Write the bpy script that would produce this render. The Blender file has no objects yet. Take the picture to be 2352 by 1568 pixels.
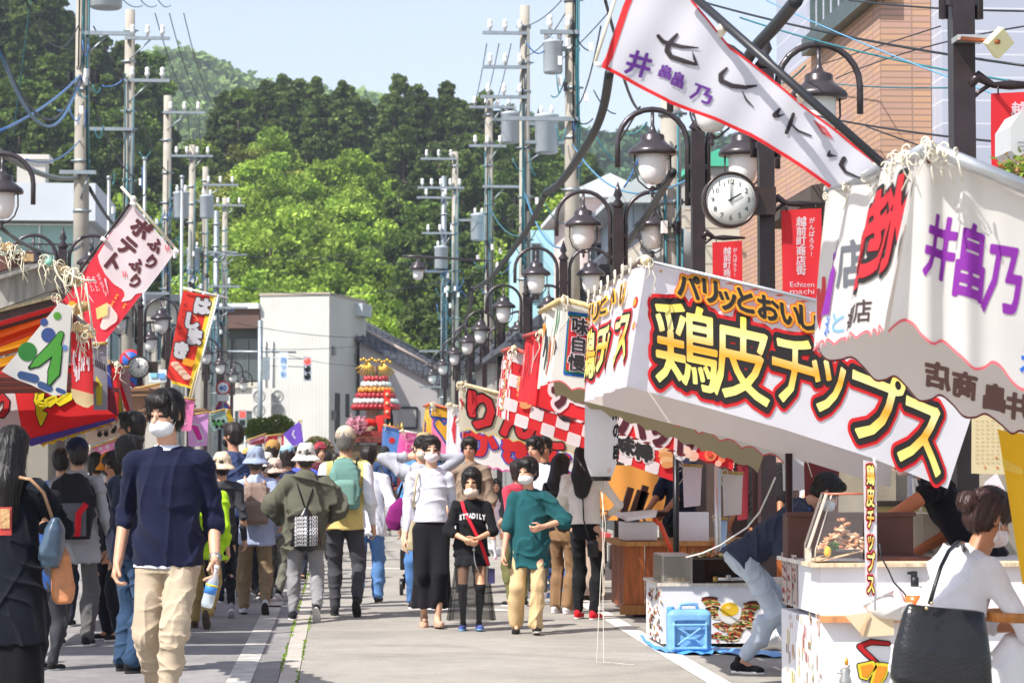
import bpy, math, random
import numpy as np
from mathutils import Vector, Matrix
R = random.Random(7)
PI = math.pi
sc = bpy.context.scene
COL = sc.collection
# ---------------------------------------------------------------- camera
FPX = 2418.0; EYE = 1.4
th = math.atan(117/FPX); ps = math.atan((512-341.8)/FPX*math.cos(th))
cd = bpy.data.cameras.new('camera'); cam = bpy.data.objects.new('camera', cd); COL.objects.link(cam)
cam.location = (0, 0, EYE); cam.rotation_euler = (PI/2+th, 0, -ps)
cd.sensor_width = 36; cd.lens = FPX*36/1024; cd.clip_start = 0.3; cd.clip_end = 5000
cd.dof.use_dof = True; cd.dof.focus_distance = 14.5; cd.dof.aperture_fstop = 8.5
sc.camera = cam
CR = cam.rotation_euler.to_matrix()
def ray(U, V):
 k = 1024/2352
 return CR @ Vector(((U*k-512)/FPX, -(V*k-341)/FPX, -1))
def at(U, V, Y):                      # point seen at U,V on the plane y=Y
 r = ray(U, V); t = Y/r.y
 return Vector((r.x*t, Y, EYE+r.z*t))
def gnd(U, V, z=0.0):                 # point on the ground
 r = ray(U, V); t = (z-EYE)/r.z
 return Vector((r.x*t, r.y*t, z))
def atx(U, V, X):                     # point seen at U,V on the plane x=X
 r = ray(U, V); t = X/r.x
 return Vector((X, r.y*t, EYE+r.z*t))
# ---------------------------------------------------------------- materials
def lin(c): return c/12.92 if c <= .04045 else ((c+.055)/1.055)**2.4
def hx(h):
 h = h.lstrip('#')
 return tuple(lin(int(h[i:i+2], 16)/255) for i in (0, 2, 4))
MATS = {}
def M(col, kind='cloth', rough=None, var=None, scale=None, key=None):
 k = (col, kind, rough, var, scale)
 if k in MATS: return MATS[k]
 c = hx(col) if isinstance(col, str) else col
 m = bpy.data.materials.new(kind+'_'+(col.strip('#') if isinstance(col, str) else 'c')); m.use_nodes = True
 nt = m.node_tree; N = nt.nodes; L = nt.links; b = N['Principled BSDF']
 d = dict(cloth=(.9, .10, 9, .25), print=(.6, .03, 6, 0), plastic=(.35, .04, 4, 0), metal=(.35, .12, 6, 0), skin=(.5, .07, 14, .1),
    paint=(.5, .06, 3, .1), concrete=(.85, .22, 3, .35), wood=(.6, .3, 3, .2), hair=(.55, .3, 60, .3), leaf=(.8, .45, .35, 0),
    leather=(.36, .2, 14, .25), wall=(.85, .10, .5, .15), asphalt=(.95, .16, 6, .3), lampm=(.3, .15, 9, .1), food=(.5, .5, 40, .4), soil=(.95, .4, .1, .3))[kind]
 b.inputs['Roughness'].default_value = d[0] if rough is None else rough
 vv = d[1] if var is None else var; s = d[2] if scale is None else scale
 tc = N.new('ShaderNodeTexCoord')
 nz = N.new('ShaderNodeTexNoise'); nz.inputs['Scale'].default_value = s; nz.inputs['Detail'].default_value = 6
 L.new(tc.outputs['Object'], nz.inputs['Vector'])
 if kind == 'wood':
  mp = N.new('ShaderNodeMapping'); mp.inputs['Scale'].default_value = (9, 9, .7); L.new(tc.outputs['Object'], mp.inputs[0]); L.new(mp.outputs[0], nz.inputs['Vector'])
  nz.inputs['Distortion'].default_value = 1.2
 if kind == 'hair':
  mp = N.new('ShaderNodeMapping'); mp.inputs['Scale'].default_value = (1, 1, .08); L.new(tc.outputs['Object'], mp.inputs[0]); L.new(mp.outputs[0], nz.inputs['Vector'])
 cr = N.new('ShaderNodeMapRange'); cr.inputs[1].default_value = .3; cr.inputs[2].default_value = .7
 cr.inputs[3].default_value = 1-vv; cr.inputs[4].default_value = 1+vv
 L.new(nz.outputs['Fac'], cr.inputs[0])
 mx = N.new('ShaderNodeVectorMath'); mx.operation = 'SCALE'; mx.inputs[0].default_value = c
 L.new(cr.outputs[0], mx.inputs['Scale'])
 L.new(mx.outputs[0], b.inputs['Base Color'])
 if kind == 'asphalt':
  n3 = N.new('ShaderNodeTexNoise'); n3.inputs['Scale'].default_value = 55; n3.inputs['Detail'].default_value = 4; n3.inputs['Roughness'].default_value = .8; L.new(tc.outputs['Object'], n3.inputs[0]); r3 = N.new('ShaderNodeMapRange'); r3.inputs[1].default_value = .35; r3.inputs[2].default_value = .65; r3.inputs[3].default_value = .80; r3.inputs[4].default_value = 1.18; L.new(n3.outputs['Fac'], r3.inputs[0])
  n4 = N.new('ShaderNodeTexNoise'); n4.inputs['Scale'].default_value = .55; n4.inputs['Detail'].default_value = 7; n4.inputs['Distortion'].default_value = 1.5; L.new(tc.outputs['Object'], n4.inputs[0]); r4 = N.new('ShaderNodeMapRange'); r4.inputs[1].default_value = .35; r4.inputs[2].default_value = .6; r4.inputs[3].default_value = .78; r4.inputs[4].default_value = 1.05; L.new(n4.outputs['Fac'], r4.inputs[0])
  mm = N.new('ShaderNodeMath'); mm.operation = 'MULTIPLY'; L.new(r3.outputs[0], mm.inputs[0]); L.new(r4.outputs[0], mm.inputs[1]); v3 = N.new('ShaderNodeVectorMath'); v3.operation = 'SCALE'; L.new(mx.outputs[0], v3.inputs[0]); L.new(mm.outputs[0], v3.inputs['Scale']); L.new(v3.outputs[0], b.inputs['Base Color'])
 if kind in ('metal', 'lampm'): b.inputs['Metallic'].default_value = .75 if kind == 'metal' else .35
 if kind == 'skin': b.inputs['Subsurface Weight'].default_value = .0
 if kind == 'leaf':
  oi = N.new('ShaderNodeObjectInfo'); mr = N.new('ShaderNodeMapRange'); mr.inputs[3].default_value = .75; mr.inputs[4].default_value = 1.3
  L.new(oi.outputs['Random'], mr.inputs[0]); m2 = N.new('ShaderNodeVectorMath'); m2.operation = 'SCALE'
  L.new(mx.outputs[0], m2.inputs[0]); L.new(mr.outputs[0], m2.inputs['Scale'])
  gi = N.new('ShaderNodeNewGeometry'); m3 = N.new('ShaderNodeMapRange'); m3.inputs[3].default_value = .7; m3.inputs[4].default_value = 1.35
  L.new(gi.outputs['Random Per Island'], m3.inputs[0]); m4 = N.new('ShaderNodeVectorMath'); m4.operation = 'SCALE'
  L.new(m2.outputs[0], m4.inputs[0]); L.new(m3.outputs[0], m4.inputs['Scale']); L.new(m4.outputs[0], b.inputs['Base Color'])
  tr = N.new('ShaderNodeBsdfTranslucent'); ms = N.new('ShaderNodeMixShader'); ms.inputs[0].default_value = .3
  L.new(m4.outputs[0], tr.inputs[0]); L.new(b.outputs[0], ms.inputs[1]); L.new(tr.outputs[0], ms.inputs[2])
  L.new(ms.outputs[0], N['Material Output'].inputs[0]); b.inputs['Specular IOR Level'].default_value = .2
 if d[3]:
  bp = N.new('ShaderNodeBump'); bp.inputs['Strength'].default_value = d[3]; bp.inputs['Distance'].default_value = .01
  n2 = N.new('ShaderNodeTexNoise'); n2.inputs['Scale'].default_value = {'asphalt': 160, 'hair': 140, 'cloth': 60, 'leather': 90}.get(kind, s*6)
  n2.inputs['Detail'].default_value = 3
  L.new((mp.outputs[0] if kind in ('wood', 'hair') else tc.outputs['Object']), n2.inputs['Vector']); L.new(n2.outputs['Fac'], bp.inputs['Height']); L.new(bp.outputs[0], b.inputs['Normal'])
 if kind == 'cloth': b.inputs['Sheen Weight'].default_value = .05; b.inputs['Specular IOR Level'].default_value = .2
 MATS[k] = m; return m
def T(col, tr=.35, rough=.7):        # thin banner cloth that lets some light through
 k = (col, 'T', tr)
 if k in MATS: return MATS[k]
 m = M(col, 'print').copy(); m.name = 'banner_'+col.strip('#'); nt = m.node_tree; N = nt.nodes; L = nt.links; b = N['Principled BSDF']
 b.inputs['Roughness'].default_value = rough
 t = N.new('ShaderNodeBsdfTranslucent'); ms = N.new('ShaderNodeMixShader'); ms.inputs[0].default_value = tr
 L.new(b.inputs['Base Color'].links[0].from_socket, t.inputs[0]); L.new(b.outputs[0], ms.inputs[1]); L.new(t.outputs[0], ms.inputs[2])
 L.new(ms.outputs[0], N['Material Output'].inputs[0]); MATS[k] = m; return m
def CLEAR(col='#ffffff', a=.12, rough=.08):
 k = (col, 'CLEAR', a, rough)
 if k in MATS: return MATS[k]
 m = bpy.data.materials.new('clear_plastic'); m.use_nodes = True; nt = m.node_tree; N = nt.nodes; L = nt.links; b = N['Principled BSDF']
 b.inputs['Base Color'].default_value = (*hx(col), 1); b.inputs['Roughness'].default_value = rough
 t = N.new('ShaderNodeBsdfTransparent'); ms = N.new('ShaderNodeMixShader'); ms.inputs[0].default_value = a
 L.new(t.outputs[0], ms.inputs[1]); L.new(b.outputs[0], ms.inputs[2]); L.new(ms.outputs[0], N['Material Output'].inputs[0]); MATS[k] = m; return m
def EMIT(col, s=1.5):
 k = (col, 'EMIT', s)
 if k in MATS: return MATS[k]
 m = M(col, 'plastic').copy(); b = m.node_tree.nodes['Principled BSDF']
 b.inputs['Emission Color'].default_value = (*hx(col), 1); b.inputs['Emission Strength'].default_value = s; MATS[k] = m; return m
def BRICK(c1, c2, mortar, w, h, off=.5, bump=.3, mort=.02, rot=None, key=0):
 k = (c1, c2, mortar, w, h, key)
 if k in MATS: return MATS[k]
 m = bpy.data.materials.new('tiles'); m.use_nodes = True; nt = m.node_tree; N = nt.nodes; L = nt.links; b = N['Principled BSDF']
 b.inputs['Roughness'].default_value = .8
 tc = N.new('ShaderNodeTexCoord'); mp = N.new('ShaderNodeMapping'); L.new(tc.outputs['Object'], mp.inputs[0])
 sx = N.new('ShaderNodeSeparateXYZ'); L.new(mp.outputs[0], sx.inputs[0])
 ad = N.new('ShaderNodeMath'); ad.operation = 'ADD'; L.new(sx.outputs[0], ad.inputs[0]); L.new(sx.outputs[1], ad.inputs[1])
 cx = N.new('ShaderNodeCombineXYZ'); L.new(ad.outputs[0], cx.inputs[0]); L.new(sx.outputs[2], cx.inputs[1])
 t = N.new('ShaderNodeTexBrick'); t.offset = off; t.inputs['Color1'].default_value = (*hx(c1), 1); t.inputs['Color2'].default_value = (*hx(c2), 1)
 t.inputs['Mortar'].default_value = (*hx(mortar), 1); t.inputs['Scale'].default_value = 1; t.inputs['Mortar Size'].default_value = mort
 t.inputs['Brick Width'].default_value = w; t.inputs['Row Height'].default_value = h
 L.new(cx.outputs[0], t.inputs[0])
 nz = N.new('ShaderNodeTexNoise'); nz.inputs['Scale'].default_value = .6; nz.inputs['Detail'].default_value = 8; L.new(tc.outputs['Object'], nz.inputs[0])
 mr = N.new('ShaderNodeMapRange'); mr.inputs[3].default_value = .82; mr.inputs[4].default_value = 1.15; L.new(nz.outputs['Fac'], mr.inputs[0])
 vm = N.new('ShaderNodeVectorMath'); vm.operation = 'SCALE'; L.new(t.outputs[0], vm.inputs[0]); L.new(mr.outputs[0], vm.inputs['Scale'])
 L.new(vm.outputs[0], b.inputs['Base Color'])
 MATS[k] = m; return m
# ---------------------------------------------------------------- objects
ORG = {}
def tag(o, label=None, cat=None, group=None, kind=None):
 if label: o['label'] = label
 if cat: o['category'] = cat
 if group: o['group'] = group
 if kind: o['kind'] = kind
 return o
def thing(name, label, cat, loc, group=None):
 o = bpy.data.objects.new(name, None); COL.objects.link(o); o.location = loc; o.empty_display_size = .1
 ORG[o.name] = Vector(loc); return tag(o, label, cat, group)
def link(name, me, parent):
 o = bpy.data.objects.new(name, me); COL.objects.link(o)
 if parent is not None: o.parent = parent; ORG[o.name] = ORG[parent.name]
 return o
def copy_tree(o, loc=None, rz=None, parent=None, label=None):
 c = o.copy(); COL.objects.link(c); ORG[c.name] = Vector((0, 0, 0)) if loc is None else Vector(loc)
 if parent: c.parent = parent
 if loc is not None: c.location = loc
 if rz is not None: c.rotation_euler = (0, 0, rz)
 if label: c['label'] = label
 for ch in list(o.children): copy_tree(ch, parent=c)
 return c
class MB:
 def __init__(s): s.v = []; s.f = []; s.m = []; s.mats = []; s.g = {}; s.flat = []; s.marks = []
 def mark(s): s.marks.append((len(s.v), len(s.f)))
 def mi(s, m):
  if m not in s.mats: s.mats.append(m)
  return s.mats.index(m)
 def add(s, vs, fs, m, smooth=False):
  b = len(s.v); k = s.mi(m); s.v.extend(vs)
  for f in fs: s.f.append([b+i for i in f]); s.m.append(k); s.flat.append(smooth)
  return b
 def box(s, c, d, m, rz=0, Rm=None):
  x, y, z = d[0]/2, d[1]/2, d[2]/2
  q = Rm or Matrix.Rotation(rz, 3, 'Z'); c = Vector(c)
  vs = [c+q@Vector((a*x, b*y, e*z)) for a in (-1, 1) for b in (-1, 1) for e in (-1, 1)]
  s.add(vs, [(0, 1, 3, 2), (4, 6, 7, 5), (0, 4, 5, 1), (2, 3, 7, 6), (0, 2, 6, 4), (1, 5, 7, 3)], m)
 def b2(s, a, b, m):               # box from two corners
  a = Vector(a); b = Vector(b); s.box((a+b)/2, [abs(b[i]-a[i]) for i in range(3)], m)
 def tube(s, pts, r, m, n=8, caps=True, sx=1.0):
  pts = [Vector(p) for p in pts]; rs = r if hasattr(r, '__len__') else [r]*len(pts)
  vs = []; fs = []; up = None
  for i, p in enumerate(pts):
   t = (pts[min(i+1, len(pts)-1)]-pts[max(i-1, 0)]).normalized()
   if up is None:
    up = Vector((0, 0, 1)) if abs(t.z) < .9 else Vector((0, 1, 0))
   a = t.cross(up).normalized(); up = a.cross(t).normalized()
   for k in range(n):
    w = 2*PI*k/n; vs.append(p+rs[i]*(a*math.cos(w)*sx+up*math.sin(w)))
  for i in range(len(pts)-1):
   for k in range(n): fs.append((i*n+k, i*n+(k+1) % n, (i+1)*n+(k+1) % n, (i+1)*n+k))
  if caps: fs.append(tuple(range(n))[::-1]); fs.append(tuple((len(pts)-1)*n+k for k in range(n)))
  s.add(vs, fs, m, True)
 def bar(s, a, b, w, h, m):
  a = Vector(a); b = Vector(b); t = (b-a); l = t.length; t.normalize()
  up = Vector((0, 0, 1)) if abs(t.z) < .95 else Vector((0, 1, 0))
  x = t.cross(up).normalized(); y = x.cross(t).normalized()
  s.box((a+b)/2, (w, l, h), m, Rm=Matrix((x, t, y)).transposed())
 def lathe(s, c, prof, m, n=20, R_=None, smooth=True):
  c = Vector(c); vs = []; fs = []; q = R_ or Matrix.Identity(3)
  for (r, z) in prof:
   for k in range(n):
    w = 2*PI*k/n; vs.append(c+q@Vector((r*math.cos(w), r*math.sin(w), z)))
  for i in range(len(prof)-1):
   for k in range(n): fs.append((i*n+k, i*n+(k+1) % n, (i+1)*n+(k+1) % n, (i+1)*n+k))
  fs.append(tuple(range(n))[::-1]); fs.append(tuple((len(prof)-1)*n+k for k in range(n)))
  s.add(vs, fs, m, smooth)
 def ball(s, c, r, m, n=12):
  r = (r, r, r) if not hasattr(r, '__len__') else r
  vs = []; fs = []; h = n//2
  for i in range(h+1):
   a = PI*i/h
   for k in range(n):
    w = 2*PI*k/n; vs.append(Vector(c)+Vector((r[0]*math.sin(a)*math.cos(w), r[1]*math.sin(a)*math.sin(w), r[2]*math.cos(a))))
  for i in range(h):
   for k in range(n): fs.append((i*n+k, (i+1)*n+k, (i+1)*n+(k+1) % n, i*n+(k+1) % n))
  s.add(vs, fs, m, True)
 def poly(s, vs, m): s.add([Vector(v) for v in vs], [tuple(range(len(vs)))], m)
 def prism(s, vs, d, m):           # planar polygon extruded by vector d
  n = len(vs); a = [Vector(v) for v in vs]; b = [v+Vector(d) for v in a]
  s.add(a+b, [tuple(range(n))[::-1], tuple(range(n, 2*n))]+[(i, (i+1) % n, n+(i+1) % n, n+i) for i in range(n)], m)
 def build(s, name, parent=None, **kw):
  if s.marks:
   mk = s.marks+[(len(s.v), len(s.f))]; s.marks = []
   for (v0, f0), (v1, f1) in zip(([(0, 0)] if mk[0][0] else [])+mk, mk if mk[0][0] else mk[1:]):
    if v1 <= v0: continue
    q = MB(); q.v = s.v[v0:v1]; q.f = [[i-v0 for i in f] for f in s.f[f0:f1]]; q.m = s.m[f0:f1]; q.flat = s.flat[f0:f1]; q.mats = s.mats; q.build(name, parent, **kw)
   return
  me = bpy.data.meshes.new(name); o = link(name, me, parent)
  off = ORG[parent.name] if parent is not None else Vector((0, 0, 0))
  if parent is None:
   vs = np.array([tuple(v) for v in s.v]); lo = vs.min(0); hi = vs.max(0)
   off = Vector(((lo[0]+hi[0])/2, (lo[1]+hi[1])/2, lo[2])); o.location = off; ORG[o.name] = off
  me.from_pydata([tuple(Vector(v)-off) for v in s.v], [], s.f)
  for m in s.mats: me.materials.append(m)
  me.polygons.foreach_set('material_index', s.m)
  me.polygons.foreach_set('use_smooth', s.flat)
  if s.g:
   at_ = me.attributes.new('g', 'FLOAT', 'POINT'); a = [0.0]*len(s.v)
   for i, x in s.g.items(): a[i] = x
   at_.data.foreach_set('value', a)
  me.update()
  if kw: tag(o, **kw)
  return o
# ---------------------------------------------------------------- glyphs: writing as meshes, fattened through a distance field
GC = {}
def seg_dist(P, A, B, ra=None, rb=None):
 d = np.full(len(P), 1e9)
 for i in range(len(A)):
  ab = B[i]-A[i]; L2 = max((ab*ab).sum(), 1e-12); t = np.clip(((P-A[i])@ab)/L2, 0, 1)
  q = np.hypot(P[:, 0]-A[i, 0]-t*ab[0], P[:, 1]-A[i, 1]-t*ab[1])
  if ra is not None: q = q-(ra[i]*(1-t)+rb[i]*t)
  d = np.minimum(d, q)
 return d
def contour(F, o, h):
 """filled region F<0 on a grid -> verts, faces"""
 nx, ny = F.shape; vs = []; fs = []; ci = {}
 def vert(key, p):
  if key not in ci: ci[key] = len(vs); vs.append(p)
  return ci[key]
 ins = F < 0
 full = ins[:-1, :-1] & ins[1:, :-1] & ins[1:, 1:] & ins[:-1, 1:]; any_ = ins[:-1, :-1] | ins[1:, :-1] | ins[1:, 1:] | ins[:-1, 1:]
 for i in range(nx-1):
  j = 0
  while j < ny-1:
   if full[i, j]:
    e = j
    while e+1 < ny-1 and full[i, e+1] and e-j < 5: e += 1
    fs.append([vert((i+a, b), (o[0]+(i+a)*h, o[1]+b*h)) for a, b in ((0, j), (1, j), (1, e+1), (0, e+1))]); j = e+1; continue
   if any_[i, j]:
    cs = [(i, j), (i+1, j), (i+1, j+1), (i, j+1)]; pl = []
    for k in range(4):
     a = cs[k]; b = cs[(k+1) % 4]; fa = F[a]; fb = F[b]
     if fa < 0: pl.append(vert(a, (o[0]+a[0]*h, o[1]+a[1]*h)))
     if (fa < 0) != (fb < 0):
      t = fa/(fa-fb); key = (min(a, b), max(a, b)); pl.append(vert(key, (o[0]+(a[0]+t*(b[0]-a[0]))*h, o[1]+(a[1]+t*(b[1]-a[1]))*h)))
    if len(pl) > 2: fs.append(pl)
   j += 1
 return vs, fs
def glyph(ch, off=0.0, n=44):
 k = (ch, round(off, 3), n)
 if k in GC: return GC[k]
 kk = (ch, n)
 if kk not in GC:
  c = bpy.data.curves.new('t', 'FONT'); c.body = ch; c.size = 1; c.resolution_u = 2
  o = bpy.data.objects.new('t', c); COL.objects.link(o); me = o.to_mesh()
  V = np.array([v.co[:2] for v in me.vertices]) if len(me.vertices) else np.zeros((0, 2)); Fc = [list(p.vertices) for p in me.polygons]
  o.to_mesh_clear(); bpy.data.objects.remove(o); bpy.data.curves.remove(c)
  if not len(V): GC[kk] = None
  else:
   lo = V.min(0); hi = V.max(0)
   if ord(ch) > 0x2000: cen = np.array((.5, .37)); 
   else: cen = np.array(((lo[0]+hi[0])/2, .36))
   V = V-cen; ec = {}
   for f in Fc:
    for a, b in zip(f, f[1:]+f[:1]):
     e = (min(a, b), max(a, b)); ec[e] = ec.get(e, 0)+1
   E = np.array([e for e, q in ec.items() if q == 1])
   h = 1/n; pad = .2; o_ = V.min(0)-pad; nn = ((V.max(0)-V.min(0)+2*pad)/h).astype(int)+2
   gx, gy = np.meshgrid(o_[0]+np.arange(nn[0])*h, o_[1]+np.arange(nn[1])*h, indexing='ij'); P = np.stack([gx.ravel(), gy.ravel()], 1)
   d = seg_dist(P, V[E[:, 0]], V[E[:, 1]]); ins = np.zeros(len(P), bool)
   for f in Fc:
    for q in range(1, len(f)-1):
     a, b, c2 = V[f[0]], V[f[q]], V[f[q+1]]
     lo_, hi_ = np.minimum(np.minimum(a, b), c2), np.maximum(np.maximum(a, b), c2)
     I = np.where((P[:, 0] >= lo_[0]) & (P[:, 0] <= hi_[0]) & (P[:, 1] >= lo_[1]) & (P[:, 1] <= hi_[1]))[0]
     Q = P[I]
     def cr(u, v): return (v[0]-u[0])*(Q[:, 1]-u[1])-(v[1]-u[1])*(Q[:, 0]-u[0])
     s1, s2, s3 = cr(a, b), cr(b, c2), cr(c2, a)
     ok = ((s1 >= -1e-9) & (s2 >= -1e-9) & (s3 >= -1e-9)) | ((s1 <= 1e-9) & (s2 <= 1e-9) & (s3 <= 1e-9)); ins[I[ok]] = True
   GC[kk] = (np.where(ins, -d, d).reshape(nn), o_, h, (lo[0], hi[0]))
 g = GC[kk]
 GC[k] = ([], []) if g is None else contour(g[0]-off, g[1], g[2])
 return GC[k]
def gwidth(ch):
 if ch == ' ': return .3
 if ord(ch) > 0x2000: return 1.0
 glyph(ch); w = GC[(ch, 44)][3]; return w[1]-w[0]+.07
def brush(strokes, n=60, off=0):
 """strokes: lists of (x,y,r); returns region verts/faces"""
 A = []; B = []; ra = []; rb = []
 for s in strokes:
  for a, b in zip(s, s[1:]): A.append(a[:2]); B.append(b[:2]); ra.append(a[2]); rb.append(b[2])
 A = np.array(A, float); B = np.array(B, float); al = np.vstack([A, B]); r = max(ra+rb)+off
 lo = al.min(0)-r*1.2; hi = al.max(0)+r*1.2; h = (hi-lo).max()/n; nn = ((hi-lo)/h).astype(int)+2
 gx, gy = np.meshgrid(lo[0]+np.arange(nn[0])*h, lo[1]+np.arange(nn[1])*h, indexing='ij'); P = np.stack([gx.ravel(), gy.ravel()], 1)
 return contour((seg_dist(P, A, B, ra, rb)-off).reshape(nn), lo, h)
class Sheet:
 """cloth or board seen at pixel (U,V): pos(U,V)->point; printed marks are laid a few mm in front of it"""
 def __init__(s, pos, nrm, wave=None, lay=.0025, mb=None): s.pos = pos; s.n = Vector(nrm); s.w = wave; s.lay = lay; s.mb = mb or MB()
 def P(s, U, V, L=0):
  p = s.pos(U, V)
  if s.w: p = p+s.n*s.w(p)
  return p+s.n*(L*s.lay)
 def grid(s, top, bot, m, nu=40, nv=14, L=0):
  """top,bot: functions t->(U,V)"""
  vs = []
  for i in range(nu+1):
   a = top(i/nu); b = bot(i/nu)
   for j in range(nv+1):
    t = j/nv; vs.append(s.P(a[0]+(b[0]-a[0])*t, a[1]+(b[1]-a[1])*t, L))
  s.mb.add(vs, [(i*(nv+1)+j, i*(nv+1)+j+1, (i+1)*(nv+1)+j+1, (i+1)*(nv+1)+j) for i in range(nu) for j in range(nv)], m, True)
 def quad(s, c, m, nu=24, nv=12, L=0):  # corners tl,tr,br,bl
  s.grid(lambda t: lerp2(c[0], c[1], t), lambda t: lerp2(c[3], c[2], t), m, nu, nv, L)
 def reg(s, vf, m, L, f=None, gv=False):
  vs, fs = vf
  if not fs: return
  b = s.mb.add([s.P(*(f(x, y) if f else (x, y)), L) for x, y in vs], fs, m, True)
  if gv:
   for i, (x, y) in enumerate(vs): s.mb.g[b+i] = y+.5
 def glyph(s, ch, C, A, B, layers, L=1, n=44):
  """C centre px, A/B px vectors for one em right / up; layers [(offset, material, gradient)]"""
  for i, (off, m, gv) in enumerate(layers):
   s.reg(glyph(ch, off, n), m, L+i, lambda x, y: (C[0]+A[0]*x+B[0]*y, C[1]+A[1]*x+B[1]*y), gv)
 def text(s, txt, p0, p1, h, layers, L=1, n=36, vert=False, up=None, wide=None):
  """run txt from p0 to p1 (px), height h"""
  d = (p1[0]-p0[0], p1[1]-p0[1]); l = math.hypot(*d) or 1; e = (d[0]/l, d[1]/l)
  if vert:
   st = l/len(txt); dn = e; rt = up or (dn[1], -dn[0]); w = wide or h
   for i, ch in enumerate(txt):
    c = (p0[0]+e[0]*st*(i+.5), p0[1]+e[1]*st*(i+.5)); s.glyph(ch, c, (rt[0]*w, rt[1]*w), (-dn[0]*h, -dn[1]*h), layers, L, n)
   return
  ws = [gwidth(c) for c in txt]; tot = sum(ws); k = l/tot; x = 0
  u = up or (e[1], -e[0])
  for ch, w in zip(txt, ws):
   c = (p0[0]+e[0]*k*(x+w/2), p0[1]+e[1]*k*(x+w/2)); s.glyph(ch, c, (e[0]*k, e[1]*k), (u[0]*h, u[1]*h), layers, L, n); x += w
 def brush(s, st, m, L=1, n=60, off=0): s.reg(brush(st, n, off), m, L)
 def area(s, pts, m, L=1, n=40):
  A = np.array(pts, float); B = np.roll(A, -1, 0); lo = A.min(0); hi = A.max(0); h = (hi-lo).max()/n; nn = ((hi-lo)/h).astype(int)+3; o = lo-h*.5
  gx, gy = np.meshgrid(o[0]+np.arange(nn[0])*h, o[1]+np.arange(nn[1])*h, indexing='ij'); P = np.stack([gx.ravel(), gy.ravel()], 1); ins = np.zeros(len(P), bool)
  for a, b in zip(A, B):
   if a[1] != b[1]:
    c = ((a[1] > P[:, 1]) != (b[1] > P[:, 1])) & (P[:, 0] < (b[0]-a[0])*(P[:, 1]-a[1])/(b[1]-a[1])+a[0]); ins ^= c
  d = seg_dist(P, A, B); s.reg(contour(np.where(ins, -d, d).reshape(nn), o, h), m, L)
 def disc(s, C, r, m, L=1, n=20, ry=None):
  s.mb.add([s.P(C[0], C[1], L)]+[s.P(C[0]+r*math.cos(2*PI*k/n), C[1]+(ry or r)*math.sin(2*PI*k/n), L) for k in range(n)], [(0, k+1, (k+1) % n+1) for k in range(n)], m, True)
 def pol(s, pts, m, L=1):
  Q = [s.pos(a, b) for a, b in pts]; sz = max((q-Q[0]).length for q in Q)
  if s.w and sz > .10: return s.area(pts, m, L, min(60, max(8, int(sz/.03))))
  s.mb.add([s.P(a, b, L) for a, b in pts], [tuple(range(len(pts)))], m)
def lerp2(a, b, t): return (a[0]+(b[0]-a[0])*t, a[1]+(b[1]-a[1])*t)
def plane_y(Y): return lambda U, V: at(U, V, Y)
def plane_x(X): return lambda U, V: atx(U, V, X)
def path(pts):                        # polyline parametrised by index
 def f(t):
  x = t*(len(pts)-1); i = min(int(x), len(pts)-2); return lerp2(pts[i], pts[i+1], x-i)
 return f
def smooth(pts, n=6):
 Q = []
 for i in range(len(pts)-1):
  a, b, c, d = pts[max(i-1, 0)], pts[i], pts[i+1], pts[min(i+2, len(pts)-1)]
  for k in range(n): t = k/n; Q.append(tuple(.5*((2*b[q])+(c[q]-a[q])*t+(2*a[q]-5*b[q]+4*c[q]-d[q])*t*t+(3*b[q]-a[q]-3*c[q]+d[q])*t**3) for q in (0, 1)))
 return Q+[pts[-1]]
def ripple(a, b, kx, ky, kz, ph=0):
 return lambda p: a*math.sin(kx*p.x+ky*p.y+kz*p.z+ph)+b*math.sin(2.3*kx*p.x+2.1*ky*p.y+.6*p.z*kz+1.7+ph)
def sagline(a, b, sag, n=14):
 a = Vector(a); b = Vector(b); return [a.lerp(b, i/n)-Vector((0, 0, sag*4*(i/n)*(1-i/n))) for i in range(n+1)]
# ================================================================ people: implicit surfaces meshed by surface nets
def snets(V, o, h):
 nx, ny, nz = V.shape; S = V < 0
 acc = np.zeros((nx-1, ny-1, nz-1, 3), np.float32); cnt = np.zeros((nx-1, ny-1, nz-1), np.float32)
 C = [(a, b, c) for a in (0, 1) for b in (0, 1) for c in (0, 1)]
 def sl(A, c): return A[c[0]:nx-1+c[0], c[1]:ny-1+c[1], c[2]:nz-1+c[2]]
 for a in C:
  for ax in range(3):
   if a[ax]: continue
   b = list(a); b[ax] = 1; va, vb = sl(V, a), sl(V, b); m = (va < 0) != (vb < 0)
   t = np.where(m, va/np.where(m, va-vb, 1), 0)
   for k in range(3): acc[..., k] += np.where(m, a[k]+(t if k == ax else 0), 0)
   cnt += m
 mk = cnt > 0; idx = np.full(mk.shape, -1, np.int64); idx[mk] = np.arange(mk.sum())
 ijk = np.argwhere(mk); P = (ijk+acc[mk]/cnt[mk][:, None])*h+o; F = []
 for ax in range(3):
  u, v = (ax+1) % 3, (ax+2) % 3
  s0 = [slice(None)]*3; s1 = [slice(None)]*3; s0[ax] = slice(0, -1); s1[ax] = slice(1, None)
  ch = S[tuple(s0)] != S[tuple(s1)]; E = np.argwhere(ch)
  E = E[(E[:, u] > 0) & (E[:, v] > 0) & (E[:, u] < V.shape[u]-1) & (E[:, v] < V.shape[v]-1)]
  if not len(E): continue
  q = []
  for du, dv in ((-1, -1), (0, -1), (0, 0), (-1, 0)):
   c = E.copy(); c[:, u] += du; c[:, v] += dv; q.append(idx[c[:, 0], c[:, 1], c[:, 2]])
  q = np.stack(q, 1); fl = ~S[E[:, 0], E[:, 1], E[:, 2]]; q[fl] = q[fl][:, ::-1]; F.append(q)
 return P, (np.vstack(F) if F else np.zeros((0, 4), int))
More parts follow.
